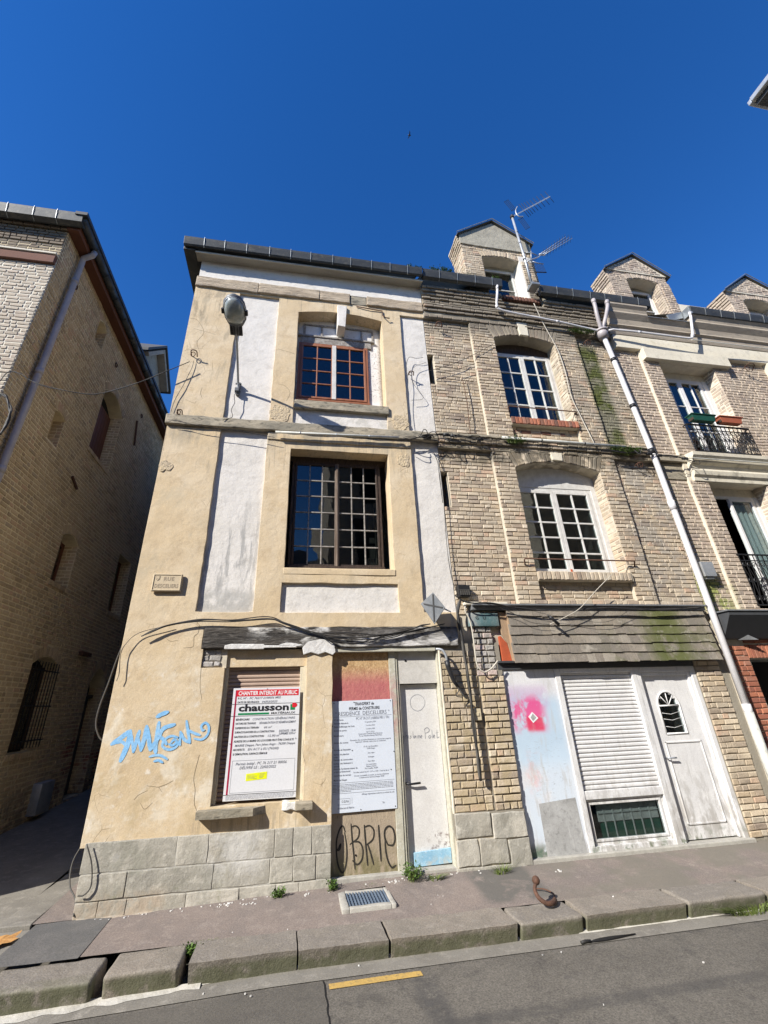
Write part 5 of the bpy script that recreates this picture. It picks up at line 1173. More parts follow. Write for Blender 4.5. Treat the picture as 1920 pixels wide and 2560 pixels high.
# stone base of the pier
for (a, b, z0, z1, s_) in ((2.15, 2.62, .30, .545, 1), (2.64, 3.09, .27, .53, 5), (2.14, 2.42, .02, .285, 8), (2.44, 2.80, .02, .285, 12), (2.82, 3.10, -.02, .25, 15), (2.12, 3.10, -.12, .01, 18)):
    mb = MB(); rbox(mb, FAC, a, b, z0, z1, -.3, .022, .013, .06, 6, s_, bc=rnd.random()); mb.build('stone', M['stone'], bh, smooth=True, bevel=.010, wn_=True)
mb = MB(); mb.box(FAC, 2.14, 3.10, -.2, .55, -.34, -.0); mb.build('stone_joints', M['mortar'], bh)
mb = MB(); rbox(mb, FAC, 2.142, 2.172, .0, 2.56, -.2, -.012, .006, .09, 7, 3); mb.build('plaster_edge', M['mortarH'], bh, smooth=True, bevel=.008)
gutter(bh, 2.50, 4.36, 10.42, y0=-.16, y1=-.30); gutter(bh, 5.30, 8.16, 10.40, y0=-.16, y1=-.30)
mb = MB(); mb.add([(2.5, -.2, 10.36), (4.3, -.2, 10.36), (4.3, 4, 13.4), (2.5, 4, 13.4), (5.4, -.2, 10.36), (8.2, -.2, 10.36), (8.2, 4, 13.4), (5.4, 4, 13.4), (4.3, .9, 11.2), (5.4, .9, 11.2)], [(0, 1, 2, 3), (4, 5, 6, 7), (8, 9, 7, 2)]); mb.build('roof', M['slate'], bh)

# shingled canopy over the shop
CT = Fr((0, -.035, 3.13), (1, 0, 0), Vector((0, .055, .79)).normalized(), Vector((0, -.79, .055)).normalized())
mb = MB(); mb.prism(Fr((0, 0, 0), (0, 1, 0), (0, 0, 1), (1, 0, 0)), [(.2, 3.12), (-.035, 3.12), (-.088, 2.335), (.2, 2.335)], 3.28, 6.80); mb.build('canopy_core', M['tanboard'], bh)
rowh = .157
for r_ in range(6):
    v1 = -r_ * .135; v0 = v1 - .155; x = 3.30 - .008 * r_ + (.0 if r_ % 2 else -.06)
    x = max(x, 3.27 - .004 * r_)
    first = True
    while x < 6.80:
        w = rnd.uniform(.13, .22) * (.6 if first and r_ % 2 else 1); first = False
        xe = min(6.80, x + w)
        if 6.80 - xe < .06: xe = 6.80
        mb = MB(); j = rnd.uniform(-.006, .006); th = rnd.uniform(.010, .015); sk = rnd.uniform(-.004, .004)
        I = CT
        vs = [I(x + .0015, v0 + j, .002), I(xe - .0015, v0 + j + sk, .002), I(xe - .0015, v1, .001), I(x + .0015, v1, .001), I(x + .0015, v0 + j, .004 + th + .012), I(xe - .0015, v0 + j + sk, .004 + th + .012 + rnd.uniform(-.003, .004)), I(xe - .0015, v1, .006), I(x + .0015, v1, .006)]
        mb.add(vs, [(4, 5, 6, 7), (0, 1, 5, 4), (1, 2, 6, 5), (3, 0, 4, 7)], 0, rnd.random()); mb.build('shingle', M['shingle'], bh); x = xe
mb = MB(); mb.box(FAC, 2.72, 6.86, 3.135, 3.16, -.05, .12); mb.box(FAC, 2.72, 6.86, 3.08, 3.135, -.05, .06); mb.build('flashing', M['leadgrey'], bh, bevel=.004)
mb = MB(); mb.box(FAC, 2.62, 3.32, 3.16, 3.20, -.05, .05); mb.build('flashing', M['cream'], bh, bevel=.004)
mb = MB(); rbox(mb, FAC, 2.66, 3.14, 2.84, 3.04, -.1, .03, .006, .08); mb.build('painted_lintel', M['bluepaint'], bh, smooth=True, bevel=.006)
text(FAC, 2.76, 2.94, .037, .075, 'G', M['inkblack'], bh); text(FAC, 2.88, 2.94, .037, .07, 'U', M['inkblack'], bh)
mb = MB(); mb.prism(FAC, [(3.13, 2.34), (3.29, 2.34), (3.24, 2.60), (3.16, 2.70), (3.13, 2.70)], -.14, -.02); mb.build('orange_board', M['orange'], bh, bevel=.004)
mb = MB(); mb.box(FAC, 3.02, 3.31, 2.30, 2.9, -.3, -.145); mb.build('dark_gap', M['hole'], bh)
mb = MB(); mb.prism(FAC, [(3.16, 3.06), (3.33, 3.04), (3.35, 2.36), (3.28, 2.34), (3.25, 2.58), (3.17, 2.72)], -.03, .0); mb.build('tan_board', M['tanboard'], bh, bevel=.004)
mb = MB(); mb.box(FAC, 3.04, 6.36, 2.225, 2.34, -.12, -.028); mb.box(FAC, 3.04, 3.32, 2.315, 2.345, -.12, .03); mb.build('dark_metal_and_shade', M['darkmetal'], bh, bevel=.003)  # dark strip stands in for the shadow under the shingle canopy
# shop front
mb = MB(); mb.box(FAC, 3.10, 3.93, .02, 2.225, -.14, -.05); mb.build('side_panel', M['panel'], bh, bevel=.004)
mb = MB(); mb.prism(FAC, [(3.345, .02), (3.90, .03), (3.88, .62), (3.34, .58)], -.06, -.048); mb.build('paint_patch', M['greypanel'], bh)
q = MB(); q.prism(FAC, [(3.40, 1.60), (3.47, 1.66), (3.55, 1.58), (3.46, 1.52)], -.06, -.047); q.build('sticker', M['inkwhite'], bh); q = MB(); q.prism(FAC, [(3.43, 1.59), (3.475, 1.64), (3.52, 1.585), (3.46, 1.545)], -.06, -.046); q.build('sticker', M['greypanel'], bh)
mb = MB(); mb.box(FAC, 3.93, 4.02, .02, 2.225, -.14, -.035); mb.box(FAC, 5.22, 5.30, .02, 2.225, -.14, -.035); mb.box(FAC, 4.02, 5.22, 2.165, 2.225, -.14, -.03); mb.box(FAC, 4.02, 5.22, .58, .68, -.14, -.045); mb.box(FAC, 4.02, 5.22, .02, .08, -.14, -.04)
mb.build('shop_frame', M['pvcwhite'], bh, bevel=.006)
sh = MB(); sh.box(FAC, 4.02, 5.22, .67, 2.17, -.2, -.12); rs = sh.build('roller_shutter', M['pvcwhite'], bh); slats(rs, 4.025, 5.215, .685, 2.16, .0535, -.085, M['pvcwhite'])
window(bh, FAC, 4.02, 5.22, .075, .585, -.09, 1, 1, M['pvcwhite'], fw=.04, lw=.03, leaves=1, name='low_window')
mb = MB(); rbox(mb, FAC, 4.25, 5.15, .10, .30, -.20, -.16, .01, .1); mb.build('green_box', M['planterg'], bh)
mb = MB(); mb.box(FAC, 4.22, 5.14, .31, .53, -.17, -.15)
for k in range(6): mb.box(FAC, 4.30 + k * .14, 4.315 + k * .14, .12, .53, -.15, -.14)
mb.box(FAC, 4.22, 5.14, .40, .415, -.15, -.138); mb.build('grimy_panelling', M['greypanel'], bh)
mb = MB(); mb.box(FAC, 5.30, 5.375, .02, 2.225, -.16, -.04); mb.box(FAC, 6.285, 6.36, .02, 2.225, -.16, -.04); mb.box(FAC, 5.375, 6.285, 2.15, 2.225, -.16, -.04); mb.box(FAC, 5.375, 5.42, .03, 2.15, -.16, -.07); mb.box(FAC, 6.24, 6.285, .03, 2.15, -.16, -.07); mb.box(FAC, 5.42, 6.24, 2.10, 2.15, -.16, -.07); mb.build('door_frame', M['pvcwhite'], bh, bevel=.006)
mb = MB(); relief(mb, FAC, 5.42, 6.24, .04, 2.10, -.11, -.15, [(5.60, 5.94, 1.31, 1.69), (5.62, 5.92, 1.69, 1.77), (5.66, 5.88, 1.77, 1.83), (5.71, 5.83, 1.83, 1.86)], .3, 0, 0)
sd = mb.build('shop_door', M['pvcwhite'], bh)
mb = MB()
arc = [(5.77 + .185 * math.cos(a), 1.68 + .19 * math.sin(a)) for a in [PI * k / 16 for k in range(17)]]
outl = [(5.61, 1.35)] + [] + [(x, z) for x, z in reversed(arc)] + [(6.03, 1.35), (5.61, 1.35)]
pl = [FAC(5.59, 1.30, -.108)] + [FAC(x, z, -.108) for x, z in reversed(arc)] + [FAC(5.95, 1.30, -.108), FAC(5.59, 1.30, -.108)]
mb.tube(pl, .014, 8); mb.box(FAC, 5.60, 5.94, 1.665, 1.685, -.13, -.10)
for a in (50, 90, 130): mb.tube([FAC(5.77, 1.68, -.112), FAC(5.77 + .18 * math.cos(math.radians(a)), 1.68 + .18 * math.sin(math.radians(a)), -.112)], .007, 6)
for z_ in (1.40, 1.50, 1.58): mb.tube([FAC(5.60, z_, -.118), FAC(5.77, z_ - .025, -.118), FAC(5.94, z_ + .01, -.118)], .0035, 6)
mb.build('fanlight_frame', M['pvcwhite'], sd, smooth=True)
mb = MB(); mb.box(FAC, 5.59, 5.95, 1.30, 1.87, -.135, -.125); mb.build('pane', M['glass'], sd); room(FAC, 5.59, 5.95, 1.30, 1.87, -.14, sd)
mb = MB()
for (a, b, c, e) in ((5.52, 6.14, .20, 1.20), ):
    for (p, q_, r_, t_) in ((a, b, c, c + .02), (a, b, e - .02, e), (a, a + .02, c, e), (b - .02, b, c, e)): mb.box(FAC, p, q_, r_, t_, -.112, -.098)
mb.build('door_moulding', M['pvcwhite'], sd, bevel=.004)
mb = MB(); mb.tube([(5.47, .11, 1.0), (5.47, .06, 1.0), (5.60, .055, 1.0)], .011, 8); mb.build('handle', M['galv'], sd, smooth=True)
mb = MB(); mb.box(FAC, 3.08, 6.40, -.12, .025, -.3, .02); mb.build('threshold', M['concrete'], bh, bevel=.01)

# ================================================================== CREAM TRIMMED HOUSE
ch = thing('trimmed_house', 'brick house at the right edge with cream stone bands and balcony windows', 'house', (9.5, .3, 0))
O1 = (8.05, 9.49, 6.22, 8.68); O2 = (8.05, 9.42, 3.10, 5.62); O3 = (11.55, 13.0, 6.22, 8.68); O4 = (11.55, 13.0, 3.1, 5.62)
mb = MB()
relief(mb, FAC, 6.98, 14.2, 2.9, 9.3, -.066, -.4, [(7.62, 9.90, 2.9, 9.3), (11.1, 13.4, 2.9, 9.3)], .5, .004, 0)
relief(mb, FAC, 7.62, 9.90, 2.9, 9.3, -.005, -.4, [O1, O2], .4, .004, .003); relief(mb, FAC, 11.1, 13.4, 2.9, 9.3, -.005, -.4, [O3, O4], .4, .004, .003)
mb.box(FAC, 6.99, 14.2, -.2, 13, -8, -1.6)
mb.build('wall', M['mortarH'], ch)
ms = Masonry(ch, [M['brickH'], M['brickR'], M['brickH']], .9)
for (a, b, d) in ((6.99, 7.62, -.06), (9.905, 11.1, -.06), (13.4, 14.1, -.06)):
    ms.lay(FAC, a, b, 3.02, 5.62 if a < 7.5 else 5.9, d, head=.4, L=.20, j=.013); ms.lay(FAC, a, b, 6.18, 8.99, d, head=.4, L=.20, j=.013)
for (a, b, o1, o2) in ((7.625, 9.895, O1, O2), (11.105, 13.395, O3, O4)):
    ms.lay(FAC, a, b, 6.20, 8.70, .002, holes=[rect(*o1)], head=.4, L=.20, j=.013); ms.lay(FAC, a, b, 3.05, 5.62, .002, holes=[rect(*o2)], head=.4, L=.20, j=.013)
for u in (O1[1],): ms.lay(Fr((u, 0, 0), (0, 1, 0), (0, 0, 1), (-1, 0, 0)), 0, .28, 6.25, 8.68, -.004, head=.3)
ms.lay(Fr((O2[1], 0, 0), (0, 1, 0), (0, 0, 1), (-1, 0, 0)), 0, .28, 3.12, 5.62, -.004, head=.3)
ms.lay(FAC, 7.02, 7.46, -.05, 2.52, -.03, 1, L=.215, ch=.078, head=.3, j=.013); 
for k in range(14): ms.put(FAC, 7.50 + k * .078, 2.43, .065, .21, -.03, 1)
ms.lay(FAC, 7.46, 8.6, 2.55, 2.62, -.03, 1)
for b_ in ((6.99, 7.47, -.2, 2.95), (7.47, 9, 2.32, 2.9)):
    mb = MB(); mb.box(FAC, *b_, -.3, -.04); mb.build('wall', M['mortarH'], ch)
mb = MB(); mb.box(FAC, 7.47, 9.5, -.2, 2.32, -1.2, -.9); mb.box(FAC, 7.44, 7.47, 0, 2.32, -.9, -.3); mb.build('doorway_recess', M['room'], ch)
ms.build()
# mouldings
mb = MB(); rbox(mb, FAC, 7.03, 14.2, 8.99, 9.37, -.1, .05, .003, .3); mb.build('frieze_band', M['cream'], ch, smooth=True, bevel=.008, wn_=True)
for a in (7.64, 11.1):
    mb = MB(); rbox(mb, FAC, a, a + 2.28, 8.69, 8.985, -.3, .11, .003, .3); mb.build('lintel', M['cream'], ch, smooth=True, bevel=.008, wn_=True)
def moulding(T, u0, u1, prof, m, parent, name='cornice'):
    q = MB(); n = len(prof)
    A = [T(u0, v, d) for v, d in prof]; B = [T(u1, v, d) for v, d in prof]
    q.add(A + B, [(k, k + 1, n + k + 1, n + k) for k in range(n - 1)] + [tuple(range(n)), tuple(reversed(range(n, 2 * n)))]); return q.build(name, m, parent, recalc=True, bevel=.004)
CP = [(9.38, -.1), (9.38, .06), (9.44, .08), (9.46, .05), (9.60, .06), (9.64, .11), (9.68, .10), (9.80, .13), (9.90, .20), (9.93, .22), (9.98, .21), (10.05, .23), (10.12, .28), (10.17, .28), (10.17, -.1)]
moulding(FAC, 6.99, 8.02, CP, M['corniceg'], ch); moulding(FAC, 9.22, 14.2, CP, M['corniceg'], ch)
moulding(FAC, 8.02, 9.22, CP[:9] + [(9.90, -.1)], M['corniceg'], ch)
mb = MB(); mb.box(FAC, 8.02, 9.22, 9.895, 9.915, -.3, .22)
for a in (8.42, 8.80): mb.tube([FAC(a, 9.92, .22), FAC(a, 9.92, -.2)], .012)
mb.build('lead_flashing', M['leadgrey'], ch, bevel=.004)
mb = MB(); mb.prism(FAC, [(8.72, 9.97), (9.15, 10.12), (9.17, 10.34), (8.70, 10.16)], .10, .13); mb.prism(FAC, [(9.17, 10.08), (9.26, 10.12), (9.28, 10.33), (9.19, 10.34)], .10, .31); mb.build('gutter_end', M['zinclight'], ch, bevel=.004)
gutter(ch, 9.22, 14.2, 10.32, y0=-.18, y1=-.33)
SP = [(5.60, -.1), (5.60, .03), (5.68, .04), (5.72, .08), (5.80, .10), (5.84, .09), (5.86, .05), (5.94, .06), (5.98, .13), (6.04, .15), (6.10, .20), (6.17, .21), (6.19, .05), (6.19, -.1)]
moulding(FAC, 7.72, 14.2, SP, M['cream'], ch, 'balcony_cornice')
mb = MB(); mb.box(FAC, 6.98, 7.72, 5.64, 5.86, -.1, -.035); mb.box(FAC, 6.98, 7.72, 6.02, 6.17, -.1, .03); mb.box(FAC, 6.98, 7.72, 5.86, 6.02, -.1, -.045); mb.build('cornice_return', M['stringstone'], ch, bevel=.008)
for b_ in ((8.05, 9.49, 8.50, 8.69), (8.05, 9.42, 5.45, 5.62)):
    mb = MB(); mb.box(FAC, *b_, -.4, -.29); mb.build('window_head', M['cream'], ch)
window(ch, FAC, 8.05, 9.36, 6.24, 8.50, -.28, 2, 3, M['pvcwhite'], fw=.06, lw=.055, bar=.02)
for b_ in ((9.36, 9.49, 6.22, 8.5), (9.34, 9.42, 3.1, 5.45)):
    mb = MB(); mb.box(FAC, *b_, -.4, -.27); mb.build('window_liner', M['pvcwhite'], ch)
w2 = window(ch, FAC, 8.05, 9.34, 3.12, 5.45, -.28, 1, 1, M['pvcwhite'], fw=.06, lw=.055, leaves=2, skip=(0,), label='white balcony window with its left leaf open')
mb = MB(); n = 30
for i in range(n):
    a, b = 8.73 + i * .02, 8.73 + (i + 1) * .02
    mb.quad(FAC(a, 3.15, -.36 + .025 * math.sin(i * 1.1)), FAC(b, 3.15, -.36 + .025 * math.sin((i + 1) * 1.1)), FAC(b, 5.3, -.36 + .015 * math.sin((i + 1) * 1.1)), FAC(a, 5.3, -.36 + .015 * math.sin(i * 1.1)))
mb.build('curtain', M['curtain'], w2, smooth=True)
room(FAC, 8.05, 9.34, 3.1, 5.5, -.5, ch, 1.6)
window(ch, FAC, 11.55, 13.0, 6.24, 8.50, -.28, 2, 3, M['pvcwhite'], fw=.06, lw=.055, bar=.02)
window(ch, FAC, 11.55, 13.0, 3.12, 5.5, -.28, 1, 1, M['pvcwhite'], fw=.06, lw=.055, leaves=2)
def railing(x0, x1, z0, z1, d, name='balcony_railing'):
    q = MB()
    q.box(FAC, x0, x1, z1 - .02, z1, d - .02, d + .02); q.box(FAC, x0, x1, z0 + .05, z0 + .07, d - .012, d + .012); q.box(FAC, x0, x1, z1 - .13, z1 - .115, d - .01, d + .01)
    for x in (x0, x1): q.tube([FAC(x, z1 - .01, d), FAC(x, z1 - .01, -.2)], .012); q.tube([FAC(x, z0 + .06, d), FAC(x, z0 + .06, -.2)], .012)
    o = q.build(name, M['iron'], ch); n = int(round((x1 - x0) / .105)); s_ = (x1 - x0) / n
    for i in range(n + 1):
        b = MB(); x = x0 + i * s_; b.tube([FAC(x, z0 + .06, d), FAC(x, z1 - .01, d)], .008, 5); b.build('baluster', M['iron'], o)
    for i in range(n):
        b = MB(); x = x0 + (i + .5) * s_
        for (zc, sg) in ((z1 - .20, 1), (z0 + .17, -1), ((z0 + z1) / 2, 1)):
            sp = [FAC(x + sg * (.045 - .0032 * k) * math.cos(k * .62), zc + (.055 - .0035 * k) * math.sin(k * .62), d) for k in range(13)]
            b.tube(sp, .0065, 5)
        b.tube([FAC(x - .04, z0 + .2, d), FAC(x + .03, (z0 + z1) / 2, d), FAC(x - .03, z1 - .25, d)], .006, 5)
        b.build('scroll', M['iron'], o)
railing(7.98, 9.52, 6.20, 6.92, .10); railing(8.00, 9.46, 3.12, 4.10, .03)
# awning housing over the neighbouring shop
mb = MB(); mb.prism(Fr((0, 0, 0), (0, -1, 0), (0, 0, 1), (-1, 0, 0)), [(-.1, 3.02), (.30, 3.02), (.30, 2.96), (.06, 2.62), (-.1, 2.62)], -14, -7.02); mb.build('shop_awning', M['darkmetal'], ch, recalc=True, bevel=.005)
mb = MB(); mb.box(FAC, 7.04, 7.48, 2.70, 3.0, .0, .045); mb.box(FAC, 6.99, 14.2, 3.02, 3.045, -.1, .32); mb.build('lead_flashing', M['leadgrey'], ch, bevel=.005)
mb = MB(); mb.prism(Fr((7.2, 0, 2.62), (.95, -.3, 0), (0, 0, 1), (.3, .95, 0)), [(0, .16), (.18, .12), (.42, -.03), (.10, -.02)], -.015, .015); mb.build('loose_slate', M['leadgrey'], ch, bevel=.003)
mb = MB(); mb.add([(9.3, -.2, 10.26), (14.2, -.2, 10.26), (14.2, 4, 13.2), (8.2, 4, 13.2), (8.2, .7, 10.9)], [(0, 1, 2, 3, 4)]); mb.build('roof', M['slate'], ch)

# ================================================================== DORMERS
def dormer(parent, x0, x1, yf, z0, ze, zp, xp, ow, zsp, rise, zo, depth, gable, mats, wmat, label=None, zb=None):
    """masonry dormer: piers, segmental arch, gable, slate roof, small window"""
    F2 = Fr((0, yf, 0), (1, 0, 0), (0, 0, 1), (0, -1, 0)); xc = ow[0]; hw = ow[1]
    zt = zsp + rise + .30
    mb = MB()
    relief(mb, F2, x0, x1, z0, min(zt, ze), -.006, -.30, [(xc - hw, xc + hw, zo, zsp)], .12, .004, .002, [(xc - hw, xc + hw, zsp, rise)])
    mb.box(F2, x0 + .01, x0 + .16, z0, ze, -depth, -.1); mb.box(F2, x1 - .16, x1 - .01, z0, ze, -depth, -.1); mb.box(F2, x0 + .02, x1 - .02, min(zt, ze) - .01, ze, -depth, -.05)
    dm = mb.build('dormer', mats[1], parent, label=label)
    ml = Masonry.__new__(Masonry); ml.p, ml.m, ml.e, ml.r, ml.rough = dm, [mats[0]], [], random.Random(5), 1.0
    A = archhole(xc, hw, zo, zsp, rise, .2)
    ml.lay(F2, x0, x1, z0, min(zt, ze), .0, holes=[A], head=.4, L=.19, ch=.078); ml.arch(F2, xc, zsp, hw, rise, .20, .006, 0, .075)
    ml.lay(F2, xc + hw + .04, x1 - .0, z0, zsp, .03, head=.4, L=.19, ch=.078); ml.lay(F2, x0, xc - hw - .1, z0, zsp, .0, head=.4, L=.19, ch=.078)
    LT = Fr((x0, yf, 0), (0, -1, 0), (0, 0, 1), (-1, 0, 0)); ml.lay(LT, -depth, .0, z0, ze, .0, head=.4, L=.19, ch=.078)
    RT = Fr((xc + hw, yf, 0), (0, 1, 0), (0, 0, 1), (-1, 0, 0))
    if gable == 'brick':
        ml.lay(RT, 0, .28, zo, zsp, .002, head=.3, L=.19, ch=.078)
    # corbelled courses under the eaves at the left
    for k in range(5): ml.lay(LT, -depth, .02, ze - .46 + k * .08, ze - .385 + k * .08, .02 * (k + 1), head=.3, L=.19, ch=.078)
    bm_ = MB()
    for (T, u, v, w, h, d, mi, rot) in ml.e:
        vs, fs = brick_geo(w, h, ml.r, 1.0); c, sn = math.cos(rot), math.sin(rot)
        bm_.add([T(u + a * c - b * sn, v + a * sn + b * c, d + e) for a, b, e in vs], fs, 0, ml.r.random())
    bm_.build('brickwork', mats[0], dm, kind='stuff')
    q = MB()
    gm = M['cement'] if gable == 'cement' else mats[1]
    lo = min(zt, ze)
    q.prism(F2, [(x0 - .02, lo - .02), (xc - hw - .1, lo - .04), (xc + hw + .1, lo - .04), (x1 + .02, lo - .02), (x1 + .02, ze - .02), (xp, zp - .05), (x0 - .02, ze - .02)], -.2, .035)
    q.build('gable', gm, dm, bevel=.01)
    if gable == 'brick':
        g2 = MB(); r = random.Random(3); n = max(1, int((zp - lo) / .078))
        for k in range(n):
            z = lo + k * .078
            def xl(z, a, b): return a + (b - a) * max(0, (z + .075 - ze) / max(.01, zp - ze)) if z + .075 > ze else a
            a = xl(z, x0, xp) + .04; b = xl(z, x1, xp) - .04; u = a
            while b - u > .06:
                w = min(b - u, r.uniform(.12, .22)); vs, fs = brick_geo(w - .01, .066, r, 1); g2.add([F2(u + w / 2 + p, z + .039 + s_, .036 + t_) for p, s_, t_ in vs], fs, 0, r.random()); u += w
        if g2.f: g2.build('brickwork', mats[0], dm, kind='stuff')
    q = MB()
    for (xa, xb, za_, zb_) in ((x0 - .09, xp, ze - .06, zp), (xp, x1 + .09, zp, ze - .06)):
        q.prism(F2, [(xa, za_ - .02), (xb, zb_ - .02), (xb, zb_ + .012), (xa, za_ + .012)], -depth - .02, .09)
    q.build('dormer_roof', M['slate'], dm, bevel=.004)
    q = MB(); q.tube([F2(x0 - .1, ze - .04, .11), F2(xp, zp + .03, .11), F2(x1 + .1, ze - .04, .11)], .012, 6); q.build('verge_strip', M['zinclight'], dm)
    if gable == 'cement':
        q = MB(); q.box(F2, xc + hw - .004, xc + hw + .03, zo, zsp, -.3, .02); q.box(F2, xc + hw, x1 + .005, z0, zsp + .2, -.1, .022); q.build('rendered_jamb', M['white'], dm, smooth=False, bevel=.01)
    wn2 = window(dm, F2, xc - hw, xc + hw, zo, zsp - .02, -.29, 1, 2, wmat, fw=.05, lw=.045, bar=.02, leaves=1 if gable == 'brick' else 1, name='dormer_window')
    q = MB(); q.box(F2, xc - hw, xc + hw, zsp - .02, zsp + rise + .1, -.4, -.30); q.build('lintel', M['cement'], dm)
    return dm
d1 = dormer(bh, 3.74, 5.62, .10, 10.10, 12.43, 13.12, 4.69, (4.73, .49), 11.70, .10, 10.24, .55, 'cement', (M['brickB'], M['mortar']), M['whiteframe'])
d2 = dormer(ch, 7.70, 9.48, .10, 9.75, 11.92, 12.60, 8.66, (8.70, .46), 11.62, .11, 10.15, .50, 'brick', (M['brickH'], M['mortarH']), M['pvcwhite'])
d3 = dormer(ch, 11.28, 13.25, .10, 9.95, 11.72, 12.42, 12.2, (12.25, .50), 11.42, .12, 10.15, .5, 'brick', (M['brickH'], M['mortarH']), M['pvcwhite'])
mb = MB()
for k in range(12): rbox(mb, FAC, 4.46 + k * .078, 4.525 + k * .078, 10.09, 10.21, -.25, .07, .006, .1, 8, k)
mb.build('dormer_sill', M['brickD'], bh, smooth=True, bevel=.006)
mb = MB(); mb.box(FAC, 4.36, 4.44, 9.9, 10.3, -.2, .02); mb.box(FAC, 5.42, 5.6, 9.9, 10.3, -.15, .03); mb.build('gutter_cheek', M['cement'], bh)
mb = MB(); rbox(mb, Fr((0, 0, 0), (1, 0, 0), (0, 0, 1), (0, -1, 0)), 7.42, 7.62, 10.62, 10.86, -.8, -.45, .02, .08); mb.tube([(10.95, .35, 10.4), (10.95, .35, 10.95)], .09, 10); mb.build('chimney_pot', M['terracotta'], ch, smooth=True)

# ================================================================== PIPES
def pipe(parent, pts, r, m, collars=(), name='pipe', smoothpts=0):
    q = MB(); q.tube(spline(pts, smoothpts) if smoothpts else pts, r, 14); o = q.build(name, m, parent, smooth=True)
    for c in collars:
        a, b = Vector(c[0]), Vector(c[1]); q = MB(); q.tube([a, b], r * 1.16, 14); q.build('collar', m if len(c) < 3 else c[2], o, smooth=True)
    return o
dp = thing('downpipe', 'long pale grey plastic downpipe between the brick house and the trimmed house', 'downpipe', (6.93, -.1, 0))
main = [(6.70, -.12, 9.16), (6.72, -.11, 9.02), (6.76, -.10, 8.6), (6.90, -.10, 5.9), (6.925, -.10, 3.4), (6.93, -.10, 1.55)]
pipe(dp, main, .052, M['pvc'], [((6.765, -.10, 8.55), (6.768, -.10, 8.47), M['black']), ((6.83, -.10, 7.3), (6.833, -.10, 7.22), M['black']), ((6.885, -.1, 6.22), (6.89, -.1, 6.1), M['black']), ((6.905, -.10, 5.08), (6.912, -.10, 4.90)), ((6.93, -.10, 1.66), (6.93, -.10, 1.5))])
pipe(dp, [(6.93, -.10, 1.55), (6.94, -.09, .9), (6.97, -.10, .2), (6.99, -.14, .02)], .062, M['conduit'])
mb = MB(); mb.tube([(6.69, -.12, 9.12), (6.69, -.12, 9.22), (6.68, -.12, 9.30)], .10, 16, r1=.13); mb.tube([(6.68, -.12, 9.29), (6.68, -.12, 9.33)], .15, 16); mb.build('hopper', M['pvcgrey'], dp, smooth=True)
mb = MB(); mb.tube([(6.68, -.12, 9.325), (6.68, -.12, 9.34)], .12, 14); mb.build('hopper_mouth', M['hole'], dp)
pipe(dp, [(6.62, -.26, 10.16), (6.60, -.27, 9.95), (6.60, -.24, 9.70), (6.66, -.16, 9.40), (6.68, -.13, 9.32)], .042, M['pvcgrey'], [((6.62, -.26, 10.18), (6.615, -.265, 10.06))], smoothpts=4)
pipe(dp, [(6.98, -.26, 10.18), (6.93, -.27, 9.98), (6.80, -.22, 9.62), (6.72, -.15, 9.40), (6.70, -.13, 9.32)], .042, M['pvcgrey'], [((6.98, -.26, 10.20), (6.955, -.265, 10.08))], smoothpts=4)
bp = thing('rainwater_pipe', 'white pipe bending from the gutter below the first dormer and along the cornice', 'pipe', (5.3, -.15, 9.6))
pipe(bp, [(4.24, -.25, 10.22), (4.22, -.24, 10.05), (4.17, -.2, 9.75), (4.17, -.17, 9.62), (4.30, -.165, 9.56), (4.55, -.16, 9.53), (5.6, -.16, 9.43), (6.35, -.15, 9.33), (6.56, -.14, 9.32), (6.62, -.13, 9.22)], .027, M['pvc'], [((4.24, -.25, 10.24), (4.228, -.245, 10.13)), ((4.17, -.18, 9.69), (4.17, -.17, 9.61)), ((5.55, -.16, 9.435), (5.62, -.16, 9.428))])
bp2 = thing('rainwater_pipe', 'white pipe dropping at the gutter break of the trimmed house at right', 'pipe', (8, -.15, 9.4))
pipe(bp2, [(9.20, -.28, 10.14), (9.17, -.28, 10.0), (8.98, -.27, 9.36), (8.93, -.26, 9.30), (8.82, -.25, 9.28), (7.6, -.22, 9.33), (6.95, -.18, 9.36), (6.80, -.15, 9.33)], .029, M['pvc'], [((9.205, -.28, 10.16), (9.175, -.28, 10.05)), ((8.99, -.27, 9.42), (8.95, -.265, 9.33)), ((7.55, -.22, 9.33), (7.62, -.22, 9.33))])
cp = thing('cable_conduit', 'thin pale conduit on the cornice of the trimmed house right of the pipe bend', 'conduit', (11, -.2, 9.3)); mb = MB(); mb.tube([(8.9, -.27, 9.24), (11, -.24, 9.27), (14, -.24, 9.28)], .012, 6); mb.build('pipe', M['conduit'], cp)
cp = thing('cable_conduit', 'pale horizontal conduit on the string course of the yellow house', 'conduit', (.7, -.1, 6.06)); pipe(cp, [(-.40, -.105, 6.02), (.6, -.105, 6.045), (1.74, -.105, 6.075)], .022, M['conduit'], [((.0, -.105, 6.03), (.02, -.105, 6.031), M['galv']), ((.62, -.105, 6.046), (.64, -.105, 6.046), M['galv']), ((1.2, -.105, 6.06), (1.22, -.105, 6.06), M['galv'])])
cp = thing('cable_conduit', 'pale horizontal conduit on the string course of the brick house', 'conduit', (5, -.13, 6.2)); pipe(cp, [(3.72, -.13, 6.22), (5.0, -.13, 6.215), (6.30, -.13, 6.20)], .028, M['conduit'], [((4.5, -.13, 6.218), (4.52, -.13, 6.218), M['black']), ((5.4, -.13, 6.213), (5.42, -.13, 6.213), M['black'])])
cp = thing('cable_conduit', 'thin pale conduit under the upper balcony of the trimmed house', 'conduit', (10, -.2, 6.0)); mb = MB(); mb.tube([(7.7, -.17, 6.03), (9, -.18, 6.03), (13, -.18, 6.02)], .014, 6); mb.build('pipe', M['conduit'], cp)

